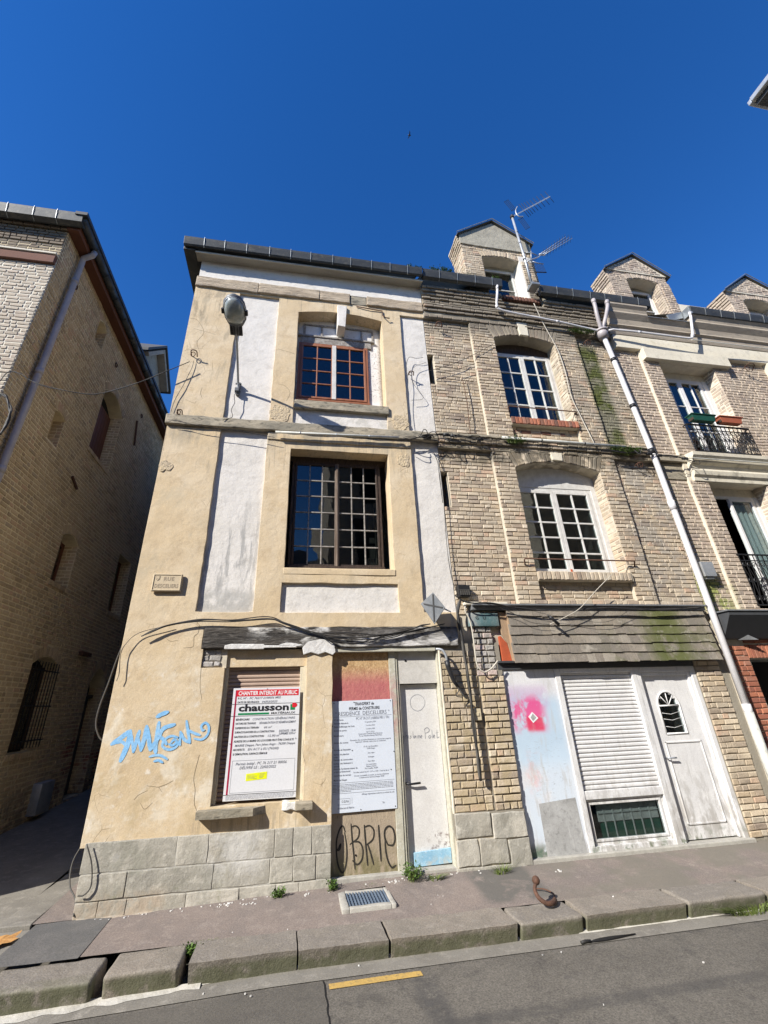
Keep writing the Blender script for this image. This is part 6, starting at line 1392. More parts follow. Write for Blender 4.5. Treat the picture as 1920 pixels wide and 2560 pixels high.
# ================================================================== LEFT BUILDING
lb = thing('alley_building', 'tall brown brick building across the alley with its side wall in shade', 'house', (-6, 3, 0))
AW = [  # u0,u1,v0,v1(spring),rise, depth
    (1.90, 2.33, 9.55, 10.12, .10, .22), (1.44, 1.85, 6.58, 7.20, .06, .22), (3.0, 4.22, 7.32, 8.95, .24, .32), (3.0, 3.74, 4.25, 5.18, .13, .30), (6.12, 7.1, 4.26, 5.80, .0, .30), (3.24, 4.26, 1.24, 2.72, .16, .28), (6.05, 7.06, .15, 2.45, .42, .35)]
mb = MB()
relief(mb, ALY, 0, 13.5, -.3, 10.50, -.004, -.5, [(a, b, c, e) for a, b, c, e, _, _ in AW], .2, .004, .002, [(a, b, e, r) for a, b, c, e, r, _ in AW if r], outer=False)
mb.box(FAC, -14, ALX - .55, -.3, 10.4, -13.4, -.62)
relief(mb, FAC, -9.5, ALX, -.3, 9.52, -.004, -.6, (), .5, .003, 0, outer=False)
mb.build('wall', M['mortarL'], lb)
ms = Masonry(lb, [M['brickL'], M['brickD']], .75)
hs = []
for a, b, c, e, r, dd in AW: hs.append(archhole((a + b) / 2, (b - a) / 2, c, e, r, .20) if r else rect(a, b, c, e))
ms.lay(ALY, .0, 10.5, .0, 10.48, .001, holes=hs, head=.45, L=.21, H=.11, j=.022, ch=.082)
for a, b, c, e, r, dd in AW:
    if r: ms.arch(ALY, (a + b) / 2, e, (b - a) / 2, r, .20, .003, 0, .07)
    RT = Fr((ALX, b, 0), (-1, 0, 0), (0, 0, 1), (0, -1, 0)); ms.lay(RT, 0, dd, c, e, .0, head=.2, L=.19, j=.014, ch=.078)
    for k in range(int((b - a + .1) / .07)):
        if dd > .25: ms.put(ALY, a - .02 + k * .07, c - .055, .058, .10, .02)
ms.lay(FAC, -7.4, ALX, .0, 9.50, .001, head=.4, L=.21, j=.020, ch=.082)
for k in range(14): ms.lay(FAC, -7.4, ALX, 9.76 + k * .078, 9.834 + k * .078, .0 + (.02 if k > 3 else 0) + (.05 if k > 8 else 0) + (.04 if k > 11 else 0), head=.3, L=.19, j=.014)
ms.build()
mb = MB(); mb.box(FAC, -14, ALX, 9.74, 10.86, -.6, -.003); mb.build('upper_wall', M['mortarL'], lb)
mb = MB(); rbox(mb, FAC, -9.5, ALX - .01, 9.51, 9.72, -.1, .06, .006, .2); rbox(mb, FAC, -9.5, ALX + .0, 9.72, 9.765, -.1, .085, .006, .2, mi=1); mb.build('string_course', [M['brickD'], M['cream']], lb, smooth=True, bevel=.01, wn_=True)
for a, b, c, e, r, dd in AW:
    q = MB(); mmm = M['brickL'] if dd < .25 else M['room']
    q.quad(ALY(a - .02, c - .02, -dd), ALY(b + .02, c - .02, -dd), ALY(b + .02, e + r + .05, -dd), ALY(a - .02, e + r + .05, -dd)); q.build('niche_back' if dd < .25 else 'window_back', mmm, lb)
window(lb, ALY, 3.02, 4.20, 7.34, 8.90, -.27, 1, 1, M['redwood'], fw=.05, lw=.05, leaves=2)
mb = MB()
for k in range(8): mb.box(ALY, 3.08 + k * .137, 3.205 + k * .137, 7.40, 8.86, -.262, -.250)
mb.build('closed_shutter', M['redwood'], lb, bevel=.004)
for (a, b, c, e) in ((3.02, 3.72, 4.27, 5.20), (6.14, 7.08, 4.28, 5.78)): window(lb, ALY, a, b, c, e, -.26, 1, 2, M['redwood'], fw=.05, lw=.04, leaves=2)
window(lb, ALY, 3.26, 4.24, 1.28, 2.72, -.24, 1, 3, M['darkwood'], fw=.05, lw=.04, leaves=2)
q = MB(); q.tube([ALY(3.2, 2.0, .04), ALY(4.30, 2.0, .04)], .012, 6); gr = q.build('window_grille', M['iron'], lb)
for z in (1.42, 2.62):
    q = MB(); q.tube([ALY(3.2, z, .04), ALY(4.30, z, .04)], .012, 6); q.build('crossbar', M['iron'], gr)
for k in range(9):
    q = MB(); q.tube([ALY(3.30 + k * .115, 1.30, .04), ALY(3.30 + k * .115, 2.78, .04)], .010, 6); q.build('bar', M['iron'], gr)
q = MB(); q.box(ALY, 6.10, 7.02, .0, 2.2, -.34, -.30); q.box(ALY, 6.10, 7.02, 2.2, 2.28, -.34, -.2); q.build('door', M['darkmetal'], lb, bevel=.01)
q = MB(); rbox(q, ALY, 4.50, 5.05, .14, .66, -.05, .16, .003, .3); q.build('meter_cabinet', M['galv'], lb, smooth=True, bevel=.01)
for (u, z) in ((.71, 9.8), (3.12, 9.85), (5.35, 9.86)):
    q = MB(); rr = .055
    q.tube([ALY(u + rr * math.cos(t), z + rr * math.sin(t), .02) for t in [2 * PI * k / 16 for k in range(17)]], .014, 6); q.build('anchor_ring', M['rust'], lb, smooth=True)
for (u0, z0, u1, z1) in ((5.09, 9.5, 5.30, 8.79), (2.64, 6.36, 2.95, 6.22)):
    q = MB(); q.tube([ALY(u0, z0, .03), ALY(u1, z1, .03)], .028, 6); q.build('wall_anchor', M['rust'], lb)
q = MB(); q.box(ALY, 5.05, 5.55, 3.05, 3.13, .0, .10); q.build('iron_bracket', M['rust'], lb)
# eaves of the left building
mb = MB(); mb.prism(Fr((0, 0, 0), (1, 0, 0), (0, 0, 1), (0, -1, 0)), [(ALX + .0, 10.46), (ALX + .22, 10.44), (ALX + .235, 10.47), (ALX + .235, 10.62), (ALX, 10.62)], -13.5, .10); mb.build('eaves_board', M['redwood'], lb, bevel=.005)
q = MB(); segs = []
y = -.22
while y < 13:
    ye = min(13, y + .62); q.tube([(ALX + .30, y, 10.61), (ALX + .30, ye, 10.61)], .085, 12); segs.append(ye); y = ye
lg = q.build('gutter', M['zinc'], lb, smooth=True)
q = MB(); q.box(FAC, ALX + .18, ALX + .40, 10.66, 10.74, -13, .30); q.build('roof_edge', M['darkmetal'], lb)
for ye in segs:
    q = MB(); q.tube([(ALX + .30, ye - .01, 10.61), (ALX + .30, ye + .01, 10.61)], .092, 12); q.build('gutter_seam', M['zinc'], lg, smooth=True)
gutter(lb, -9.5, ALX + .32, 10.72, y0=-.10, y1=-.28, h=.24)
ap = [(ALX + .32, .42, 10.52), (ALX + .30, .42, 10.42), (ALX + .12, .47, 10.36), (ALX + .10, .50, 10.26), (ALX + .10, .50, 10.0), (ALX + .10, .46, 5.0), (ALX + .10, .44, .2)]
pipe(lb, ap, .055, M['pvcgrey'], [((ALX + .10, .497, 9.75), (ALX + .10, .496, 9.65)), ((ALX + .10, .475, 7.4), (ALX + .10, .474, 7.28)), ((ALX + .10, .46, 5.4), (ALX + .10, .459, 5.28))], 'downpipe')
q = MB(); q.add([(-14, 6, 16.5), (ALX + .3, 13, 10.7), (ALX + .3, -.2, 10.7), (-14, -.2, 10.7), (-10, 6, 16.5), (-14, 13, 10.7)], [(2, 1, 4), (3, 2, 4, 0), (1, 5, 0, 4)]); q.build('roof', M['slate'], lb)
# small gabled dormer above the alley
q = MB(); q.prism(ALY, [(4.55, 10.6), (6.75, 10.6), (6.75, 11.95), (5.75, 12.75), (4.55, 11.75)], -1.6, -.12); dl = q.build('dormer', M['cement'], lb)
q = MB(); q.prism(ALY, [(4.35, 11.55), (5.70, 12.93), (6.95, 11.95), (6.95, 12.05), (5.70, 13.03), (4.35, 11.66)], -1.7, .16); q.prism(ALY, [(3.5, 10.9), (4.5, 11.25), (4.5, 11.35), (3.5, 11.0)], -1.2, -.1, 0); q.build('dormer_roof', M['slate'], dl, bevel=.01)
q = MB(); q.prism(ALY, [(4.50, 11.62), (5.70, 12.84), (6.80, 11.95), (6.72, 11.85), (5.70, 12.66), (4.62, 11.55)], -.12, .12); q.build('dormer_barge_board', M['corniceg'], dl, bevel=.01)
window(dl, ALY, 5.1, 6.2, 10.7, 11.7, -.08, 1, 1, M['darkwood'], leaves=2)

# ================================================================== OPPOSITE SIDE OF THE STREET
ob = thing('opposite_building', 'eaves corner of a building across the street at the top right edge', 'house', (12, -6, 0))
q = MB(); q.box(KT, 7.15, 22, -10.5, -4.45, -.3, 10.05); q.build('wall', M['cream'], ob)
q = MB(); q.box(KT, 6.80, 22, -16, -4.10, 10.05, 10.16); q.build('soffit', M['darkmetal'], ob)
q = MB(); q.box(KT, 6.74, 22, -4.10, -4.04, 10.12, 10.21); q.box(KT, 6.72, 6.80, -10.5, -4.10, 10.12, 10.21); q.build('gutter', M['galv'], ob, bevel=.01)
q = MB(); q.add([(6.8, -4.1, 10.18), (22, -4.1, 10.18), (18, -10, 14), (11, -10, 14), (6.8, -16, 10.18), (22, -16, 10.18)], [(0, 1, 2, 3), (0, 3, 4), (4, 3, 2, 5), (1, 5, 2)]); q.build('roof', M['slate'], ob)
for (x0, x1, H, lab, mm) in ((-34, -1.2, 8.6, 'unseen long brown house added behind the camera at left to block low sky', 'tanboard'), (-1.2, 1.6, 6.7, 'unseen house added behind the camera, kept low so panes mirror the sky', 'corniceg'), (1.6, 7.1, 13.0, 'tall house across the street mirrored in the dark window panes', 'corniceg'), (7.1, 40, 12.0, 'unseen long house added to the right behind the eaves corner to block sky', 'cement')):  # unseen row added to block low sky; heights also set pane reflections
    o2 = thing('unseen_facing_house', lab, 'house', (x0, -11, 0))
    q = MB(); q.box(KT, x0, x1, -20, -10.6, -.3, H); q.build('wall', M[mm], o2)
    q = MB(); q.add([(x0, -10.4, H), (x1, -10.4, H), (x1, -15.5, H + 2.4), (x0, -15.5, H + 2.4), (x0, -20, H), (x1, -20, H)], [(0, 1, 2, 3), (3, 2, 5, 4), (0, 3, 4), (1, 5, 2)]); q.build('roof', M['slate'], o2)
    u = x0 + 1.0
    while u < x1 - 1.6:
        for j in range(int(H / 3.1)):
            q = MB(); T = Fr((0, -10.6, 0), (1, 0, 0), (0, 0, 1), (0, 1, 0)); q.box(T, u, u + 1.1, 1.1 + j * 3.05, 2.8 + j * 3.05, -.1, .03); q.build('window', M['room'], o2)
        u += 2.4

# ================================================================== AERIALS
ta = thing('tv_aerial', 'mast with two television aerials strapped to the first dormer', 'aerial', (5.22, -.18, 10.4))
q = MB(); q.tube([(5.17, -.20, 10.42), (5.13, -.25, 11.4), (5.10, -.25, 12.93)], .027, 10); q.build('mast', M['galv'], ta, smooth=True)
q = MB()
for z in (11.9, 12.3, 11.3): q.tube([(5.12, -.25, z), (5.12, -.25, z + .02)], .032, 10)
q.tube([(5.10, -.25, 12.9), (5.10, -.25, 12.97)], .05, 10); q.build('clamp', M['black'], ta)
q = MB(); q.tube([(5.20, -.16, 10.45), (5.16, -.2, 10.7), (5.22, -.2, 10.85), (5.14, -.22, 11.0), (5.2, -.22, 11.15), (5.12, -.26, 11.3), (5.16, -.26, 11.5)], .012, 6); q.tube([(5.16, -.16, 10.45), (5.22, -.2, 10.6), (5.15, -.2, 10.8), (5.21, -.2, 11.0)], .014, 6); q.build('taped_cable', M['whiteframe'], ta)
q = MB(); q.box(FAC, 5.06, 5.26, 10.33, 10.40, .12, .36); q.box(FAC, 5.10, 5.22, 10.40, 10.52, .14, .18); q.build('amplifier_box', M['zinclight'], ta, bevel=.006)
# upper yagi: boom, dipoles, folded reflector
B0, B1 = Vector((5.12, -.27, 12.93)), Vector((6.40, -.28, 14.08))
bd = (B1 - B0).normalized(); pe = Vector((-.13, -.95, -.28)).normalized(); pe = (pe - bd * pe.dot(bd)).normalized(); pz = bd.cross(pe)
q = MB(); q.box(Fr(B0, bd, pe, pz), 0, (B1 - B0).length, -.012, .012, -.012, .012); u1 = q.build('boom', M['galv'], ta)
ED = Vector((.16, 0, -.42)).normalized()
def rod(parent, c, dirv, L, r, m, name='element'):
    q = MB(); q.tube([c - dirv * L / 2, c + dirv * L / 2], r, 6); q.build(name, m, parent, smooth=True)
for k, (t, L) in enumerate(((.28, .42), (.34, .40), (.40, .38), (.47, .36), (.55, .35), (.64, .35), (.74, .36), (.86, .37), (.985, .38))): rod(ta, B0 + (B1 - B0) * t, ED, L * 1.25, .006, M['iron'])
for s_ in (-1, 1):
    q = MB(); c0 = B0 + bd * .10
    for k in range(4):
        a = c0 + bd * (.055 * k) + ED * s_ * .16; b = c0 + bd * (.055 * k - .02) + ED * s_ * .56; q.tube([a, b], .005, 5)
    q.tube([c0 + ED * s_ * .56 - bd * .03, c0 + ED * s_ * .56 + bd * .16], .005, 5); q.tube([c0 + ED * s_ * .18 - bd * .03, c0 + ED * s_ * .18 + bd * .18], .005, 5); q.build('reflector', M['iron'], ta)
q = MB(); q.tube(spline([B0 + bd * .34 - ED * .20 + pe * .02, B0 + bd * .20 - ED * .12 + pe * .02, B0 + bd * .13 + pe * .02, B0 + bd * .16 + ED * .12 + pe * .02, B0 + bd * .28 + ED * .17 + pe * .02], 4), .014, 8); q.build('dipole', M['galv'], ta, smooth=True)
# lower aerial: three booms fanning out
A0 = Vector((5.62, -.26, 11.58)); ends = [Vector((6.52, -.22, 12.50)), Vector((6.56, -.27, 12.41)), Vector((6.59, -.32, 12.31))]
st = [A0 + Vector((.0, .03, .06)), A0 + Vector((.03, 0, .01)), A0 + Vector((.05, -.03, -.04))]
for a, b in zip(st, ends):
    q = MB(); q.tube([a, b], .011, 6); q.build('boom', M['galv'], ta, smooth=True)
    for k in range(9):
        c = a.lerp(b, (k + 1) / 9.5); rod(ta, c, Vector((.25, .85, -.35)).normalized(), .16, .004, M['iron'])
q = MB(); q.tube([(5.16, -.25, 11.22), (5.34, -.25, 11.36), (5.52, -.25, 11.47), A0], .014, 8); q.tube([(5.30, -.25, 11.34), (5.34, -.25, 11.55), (5.36, -.25, 11.66)], .011, 6); q.tube([(5.22, -.25, 11.58), (5.36, -.25, 11.60), (5.50, -.25, 11.53)], .012, 6); q.tube([(5.32, -.25, 11.27), (5.45, -.25, 11.24), (5.60, -.25, 11.24)], .012, 6); q.tube([A0 - Vector((.07, 0, .02)), A0 + Vector((.08, 0, -.0))], .022, 6); q.build('aerial_arm', M['galv'], ta, smooth=True)
q = MB()
for k in range(8):
    a = Vector((5.32 + .035 * k, -.25, 11.26)); q.tube([a, a + Vector((.03, 0, -.36 + .008 * k))], .004, 5)
    a = Vector((5.34 + .03 * k, -.25, 11.56)); q.tube([a, a + Vector((-.02, .3, -.02))], .004, 5)
q.tube([(5.33, -.25, 10.90), (5.61, -.25, 10.94)], .012, 6); q.build('reflector', M['iron'], ta)

# ================================================================== CABLES
CL = {
 'facade_low': ('bundle of thin cables running across the yellow house above the timber beam', 'cable'),
 'corner_drop': ('dark cables turning down round the left corner of the yellow house', 'cable'),
 'alley_loop': ('grey cable looping down in the dark alley beside the yellow corner', 'cablegrey'),
 'string': ('dark cables along the string course at the left of the yellow house', 'cable'),
 'string_mid': ('tangle of dark cables at the right end of the yellow string course', 'cable'),
 'string_brick': ('thick messy bundle of cables on the string course at the left of the brick house', 'cable'),
 'string_r': ('messy black cables on the string course either side of the long downpipe', 'cable'),
 'alley_span': ('cable slung across the alley between the brown building and the yellow house', 'cable'),
 'left_hang': ('thick black cable bundle bending down at the left edge of the picture', 'cable'),
 'hook_drop': ('cable hanging from the wall hook at the top left of the yellow house', 'cable'),
 'recess_loop': ('cable curling down the white recess at the upper right of the yellow house', 'cable'),
 'recess_thin': ('thin looped wire on the white recess at the upper right of the yellow house', 'cablegrey'),
 'tv_lead': ('pale aerial lead hanging from the first dormer past the upper arched window', 'cablepale'),
 'brick_diag': ('upper of two thin wires slanting from the slot to the upper arched window', 'cable'),
 'brick_diag2': ('lower of two thin wires slanting from the slot towards the upper arched window', 'cable'),
 'rod': ('rusty rod standing against the bricks left of the upper arched window', 'rust'),
 'swing': ('pale cable slanting down from the lower arched window to a black plug', 'cablepale'),
 'swing2': ('dark cables running from the black terminal box to the hanging plug', 'cable'),
 'shop_top': ('horizontal black cables along the top of the wooden shingles', 'cable'),
 'shop_sag': ('two slack wires sagging over the wooden shingles', 'cable'),
 'bundle': ('thick black cable bundle running down the brick pier right of the white door', 'cable'),
 'pale_drop': ('pale cable drooping beside the black bundle towards the sprayed shop panel', 'cablepale'),
 'whip': ('dark cables curving up to the terminal box from the timber beam', 'cable'),
 'corner_low': ('thin cable curling over the lowest stones at the yellow corner', 'cablegrey'),
 'corner_low2': ('thin cable hanging out into the alley beside the lowest stones', 'cablegrey'),
 'slot_cable': ('cables down the joint between the white recess and the lower brick slot', 'cable'),
 'joint': ('cables down the joint between the two houses above the terminal box', 'cable'),
}
for nm, pts, r, k in CABLES:
    lab, m = CL[nm]; mid = Vector(pts[len(pts) // 2])
    t = thing('cable' if nm != 'rod' else 'iron_rod', lab, 'cable' if nm != 'rod' else 'rod', mid)
    messy = nm in ('string_brick', 'string_r', 'string_mid')
    n = max(1, k + 1)
    for i in range(n):
        rr = r / (1.0 if n == 1 else 2.0) * rnd.uniform(.8, 1.15); sp = r * (1.5 if not messy else 3.0)
        if nm in ('facade_low', 'shop_top'): rr = r * .78; sp = .024
        if nm == 'bundle': rr = r * .85; sp = r * 1.2
        q = []
        SPL = spline(pts, 6)
        for j, p in enumerate(SPL):
            tt = j / max(1, len(SPL) - 1); env = min(1, tt * 5, (1 - tt) * 5) if nm not in ('bundle',) else 1
            e = env * sp * (.5 + (.9 if nm == 'facade_low' and .45 < p.x < 1.6 else 0))
            q.append(p + Vector((nz(j * .11, i * 5, 1) * e * (0 if i == 0 else 1.6), -abs(nz(j * .13, i * 3, 2)) * e, (nz(j * .12, i * 7, 3)) * e * 3.2 - (i * e * .5 if nm == 'facade_low' else 0))))
        b = MB(); b.tube(q, rr, 6); b.build('strand', M['cablegrey'] if (i == 1 and m == 'cable' and nm != 'alley_span') else M[m], t, smooth=True)
    if messy:
        for i in range(9 if nm == 'string_brick' else 6):
            c = spline(pts, 6); p = c[rnd.randrange(2, len(c) - 2)] + Vector((0, -.02, rnd.uniform(-.06, .05))); w = rnd.uniform(.10, .28); hgt = rnd.uniform(-.12, .07)
            b = MB(); b.tube(spline([p, p + Vector((w * .3, -.05, hgt)), p + Vector((w * .7, -.06, hgt * rnd.uniform(.4, 1.2))), p + Vector((w, -.01, 0))], 5), .007, 6); b.build('strand', M['cable'], t, smooth=True)
        for i in range(3):
            c = spline(pts, 6); p = c[rnd.randrange(2, len(c) - 2)]; b = MB(); b.tube([p, p + Vector((.10, -.01, -.005))], .028, 8); b.build('splice_sleeve', M['black'], t, smooth=True)
def one(name, lab, cat, T, boxes, m, bevel=.004):
    q = MB()
    for b in boxes: q.box(T, *b)
    o = q.build(name, m, None, bevel=bevel); tag(o, lab, cat); return o
tb = thing('terminal_box', 'black open cable terminal box at the joint of the two houses', 'box', (2.46, -.1, 3.38))
q = MB(); q.box(FAC, 2.54, 2.73, 3.28, 3.46, -.06, .06); q.build('case', M['black'], tb, bevel=.006)
q = MB()
for k in range(5): q.box(FAC, 2.56 + k * .033, 2.58 + k * .033, 3.30, 3.37, .06, .075)
q.box(FAC, 2.55, 2.72, 3.375, 3.385, .06, .07); q.build('terminals', M['cablegrey'], tb)
one('junction_box', 'grey junction box on the bricks right of the long downpipe', 'box', FAC, [(7.08, 7.32, 3.66, 3.92, -.06, .09), (7.12, 7.28, 3.62, 3.66, -.02, .06)], M['galv'])
one('door_bell', 'cream bell push box on the brick pier by the black cable bundle', 'box', FAC, [(2.56, 2.66, 1.585, 1.73, -.02, .045), (2.59, 2.63, 1.64, 1.68, .045, .055)], M['boxcream'])
pg = thing('cable_plug', 'black plug hanging from cables over the wooden shingles', 'plug', (4.1, -.2, 2.9))
q = MB(); q.tube([(3.89, -.2, 2.95), (3.94, -.2, 2.91), (4.02, -.2, 2.83)], .024, 10); q.build('body', M['black'], pg, smooth=True); q = MB(); q.tube([(3.86, -.2, 2.975), (3.89, -.2, 2.95)], .014, 8); q.build('neck', M['cablegrey'], pg, smooth=True)
tw = thing('taped_joint', 'black tape-wrapped cable joint hanging beside the white door', 'cable joint', (2.25, -.08, 2.1))
q = MB(); q.tube(spline([(2.09, -.05, 2.52), (2.17, -.09, 2.50), (2.215, -.10, 2.42), (2.225, -.09, 2.35)], 4), .017, 8); q.build('elbow', M['galv'], tw, smooth=True)
q = MB(); q.tube([(2.225, -.09, 2.36), (2.235, -.09, 2.28), (2.26, -.095, 2.18), (2.30, -.09, 2.08), (2.36, -.08, 2.0)], .042, 10, r1=.022); q.build('wrap', M['black'], tw, smooth=True)
q = MB(); q.tube(spline([(2.33, -.08, 2.06), (2.40, -.09, 1.92), (2.46, -.08, 1.86)]), .012, 6); q.tube(spline([(2.30, -.08, 2.1), (2.35, -.1, 1.98), (2.31, -.09, 1.90), (2.40, -.08, 1.88)]), .007, 6); q.build('tail', M['cablegrey'], tw, smooth=True)
def hook(lab, x, z, s=1.0, seed=0):
    t = thing('wall_hook', lab, 'hook', (x, -.03, z))
    q = MB(); q.tube(spline([(x - .03 * s, .0, z), (x - .02 * s, -.09 * s, z + .02 * s), (x + .05 * s, -.10 * s, z + .01), (x + .06 * s, -.06, z - .05 * s)], 5), .010, 6)
    q.tube([(x + .03 * math.cos(a) * s, -.07, z - .02 + .04 * math.sin(a) * s) for a in [2 * PI * k / 12 for k in range(13)]], .007, 5); q.build('shank', M['rust'], t, smooth=True)
hook('rusty hook with a knotted cable at the top left of the yellow house', -1.95, 7.60, 1.3)
hook('rusty hook near the left end of the yellow string course', -2.0, 6.32)
hook('small hook in the white recess at the upper right of the yellow house', 2.08, 7.62)
hook('rusty hook just below the cornice of the brick house', 2.78, 9.02, 1.2)
hook('pale hook beside the top of the mossy brick strip', 6.25, 8.98, 1.2)
hook('white hooked bracket under the cables left of the long downpipe', 6.52, 5.86, 1.1)
hook('iron hook in the bricks right of the cream lintel', 10.4, 8.75, 1.8)
t = thing('wall_anchor', 'bent iron anchor under the yellow cornice above the upper window', 'anchor', (1.4, 0, 9.2))
q = MB(); q.tube([(1.05, -.02, 9.33), (1.35, -.03, 9.29), (1.60, -.02, 9.28), (1.60, -.03, 9.14), (1.66, -.06, 9.05), (1.74, -.05, 9.06)], .012, 6); q.build('bar', M['rust'], t, smooth=True)

# ================================================================== PLANTERS
def planter(lab, x0, x1, z0, m):
    t = thing('planter', lab, 'planter', ((x0 + x1) / 2, -.17, z0))
    h = .155; q = MB(); F3 = Fr((0, -.17, 0), (1, 0, 0), (0, 0, 1), (0, -1, 0))
    vs = []
    for (zz, ins) in ((z0, .04), (z0 + h, 0)):
        for (a, b) in ((x0 + ins, -.06 + ins * .5), (x1 - ins, -.06 + ins * .5), (x1 - ins, .09 - ins * .5), (x0 + ins, .09 - ins * .5)): vs.append(F3(a, zz, b))
    q.add(vs, [(3, 2, 1, 0), (0, 1, 5, 4), (1, 2, 6, 5), (2, 3, 7, 6), (3, 0, 4, 7)]); q.build('trough', m, t, recalc=True, bevel=.006)
    q = MB(); q.box(F3, x0 - .012, x1 + .012, z0 + h - .02, z0 + h, .085, .105); q.box(F3, x0 - .012, x1 + .012, z0 + h - .02, z0 + h, -.08, -.058); q.box(F3, x0 - .012, x0 + .01, z0 + h - .02, z0 + h, -.058, .085); q.box(F3, x1 - .01, x1 + .012, z0 + h - .02, z0 + h, -.058, .085); q.build('rim', m, t, bevel=.004)
    q = MB(); q.box(F3, x0 + .02, x1 - .02, z0 + .02, z0 + h - .03, -.05, .07); q.build('soil', M['soil'], t)
    q = MB()
    for k in range(14):
        a = rnd.uniform(x0 + .04, x1 - .04); w = .004; hh = rnd.uniform(.03, .09); dx = rnd.uniform(-.03, .03); q.add([F3(a - w, z0 + h - .03, .03), F3(a + w, z0 + h - .03, .03), F3(a + dx, z0 + h - .03 + hh, .03 + rnd.uniform(-.02, .02))], [(0, 1, 2)])
    q.build('dry_stems', M['grass'], t)
planter('dark green plastic planter hung on the upper balcony railing', 8.02, 8.60, 6.93, M['planterg'])
planter('terracotta-coloured planter hung on the upper balcony railing', 8.70, 9.26, 6.93, M['planterr'])

# ================================================================== PLANTS
def tuft(lab, x, y, z, r, h, n, kind='leafy', cat='weed', seed=0, spread=1.0, flat=1.0):
    t = thing('weed', lab, cat, (x, y, z)); R = random.Random(seed)
    q = MB(); L = MB()
    for i in range(n):
        a = R.uniform(0, 2 * PI); rr = r * math.sqrt(R.random()) * .6; bx, by = x + rr * math.cos(a), y + rr * math.sin(a) * flat
        hh = h * R.uniform(.45, 1); ox, oy = math.cos(a) * R.uniform(.1, .9) * r * spread, math.sin(a) * R.uniform(.1, .9) * r * flat * spread
        w = (.004 if kind == 'grass' else .002)
        p0 = Vector((bx, by, z - .01)); p2 = Vector((bx + ox, min(y + .08, by + oy), z + hh)); p1 = (p0 + p2) / 2 + Vector((-ox * .25, -oy * .25, hh * .12))
        sd = Vector((-math.sin(a), math.cos(a), 0)) * w
        q.add([p0 - sd, p0 + sd, p1 + sd * .8, p1 - sd * .8, p2], [(0, 1, 2, 3), (3, 2, 4)])
        if kind != 'grass':
            for k in range(4):
                c = p0.lerp(p2, .35 + .2 * k) + Vector((R.uniform(-.012, .012), R.uniform(-.012, .012), 0)); s_ = R.uniform(.010, .020); d = Vector((R.uniform(-1, 1), R.uniform(-1, .6), R.uniform(-.2, .9))).normalized(); e = d.cross(Vector((R.uniform(-.4, .4), R.uniform(-.4, .4), 1))).normalized()
                L.add([c, c + d * s_ + e * s_ * .55, c + d * s_ * 2.2, c + d * s_ - e * s_ * .55], [(0, 1, 2, 3)])
    q.build('stems' if kind != 'grass' else 'blades', M['grass'], t)
    if L.f: L.build('leaves', M['leaf'], t)
tuft('small leafy weed at the foot of the yellow house stones', .02, -.07, -.07, .07, .10, 46, seed=1)
tuft('leafy weed at the corner where stones meet the strand board', .60, -.08, -.05, .06, .10, 40, seed=2)
tuft('leafy green clump at the left foot of the white door', 1.55, -.10, -.02, .12, .15, 90, seed=3)
tuft('low grassy tuft in front of the blue kick plate', 1.80, -.14, -.03, .16, .06, 70, 'grass', seed=4, flat=.4)
tuft('flat grassy tuft below the strand board', 1.02, -.10, -.05, .12, .035, 40, 'grass', seed=5, flat=.4)
tuft('grass tuft at the foot of the rough pier stones', 2.62, -.14, -.04, .17, .10, 80, 'grass', seed=6, flat=.5)
tuft('weeds growing in the open joint between two kerb stones', -.74, -.90, -.16, .06, .07, 60, seed=7)
tuft('moss and grass along the kerb joint top', -.62, -.84, -.11, .10, .03, 60, 'grass', seed=8, flat=.3)
tuft('tiny weed on the pavement right of the drain grate', 1.33, -.30, -.07, .05, .025, 24, 'grass', seed=9)
tuft('grassy weeds along the kerb foot at the right edge', 4.9, -1.25, -.24, .5, .10, 220, 'grass', seed=10, flat=.15)
tuft('green weed in the gutter of the yellow house', 2.30, -.26, 10.40, .16, .10, 50, seed=11, flat=.3)
tuft('green plants growing in the gutter of the brick house', 2.95, -.24, 10.42, .24, .17, 110, seed=12, flat=.3)
tuft('low grass along the gutter just left of the first dormer', 3.65, -.24, 10.42, .35, .09, 120, 'grass', seed=13, flat=.2)
tuft('yellowish plant at the gutter end under the first dormer window', 4.24, -.22, 10.42, .10, .16, 50, seed=14, flat=.5)
tuft('plant hanging among the cables on the brick string course', 3.95, -.12, 6.12, .22, .14, 120, seed=15, flat=.2)
tuft('moss clump behind the cables below the mossy brick strip', 6.30, -.10, 6.06, .32, .16, 200, seed=16, flat=.25)
tuft('moss along the cornice above the mossy brick strip', 6.2, -.10, 9.24, .30, .07, 140, seed=17, flat=.2)
lf = thing('dry_leaf', 'large dry orange leaf lying at the left edge of the pavement', 'leaf', (-2.62, -.2, -.12))
q = MB(); LT = Fr((-2.58, -.33, -.105), Vector((.8, .6, .05)).normalized(), Vector((-.6, .8, .1)).normalized(), (0, 0, 1))
N = 16; pts = [(.15 * math.cos(a) * (1 + .25 * math.sin(5 * a)), .085 * math.sin(a) * (1 + .25 * math.sin(5 * a))) for a in [2 * PI * k / N for k in range(N)]]
q.add([LT(0, 0, .02)] + [LT(a, b, .004 + .03 * abs(nz(a * 9, b * 9))) for a, b in pts], [(0, 1 + k, 1 + (k + 1) % N) for k in range(N)]); q.build('blade', M['deadleaf'], lf)
q = MB(); q.tube([LT(-.15, 0, .01), LT(-.22, .01, .015)], .003, 5); q.build('stalk', M['deadleaf'], lf)

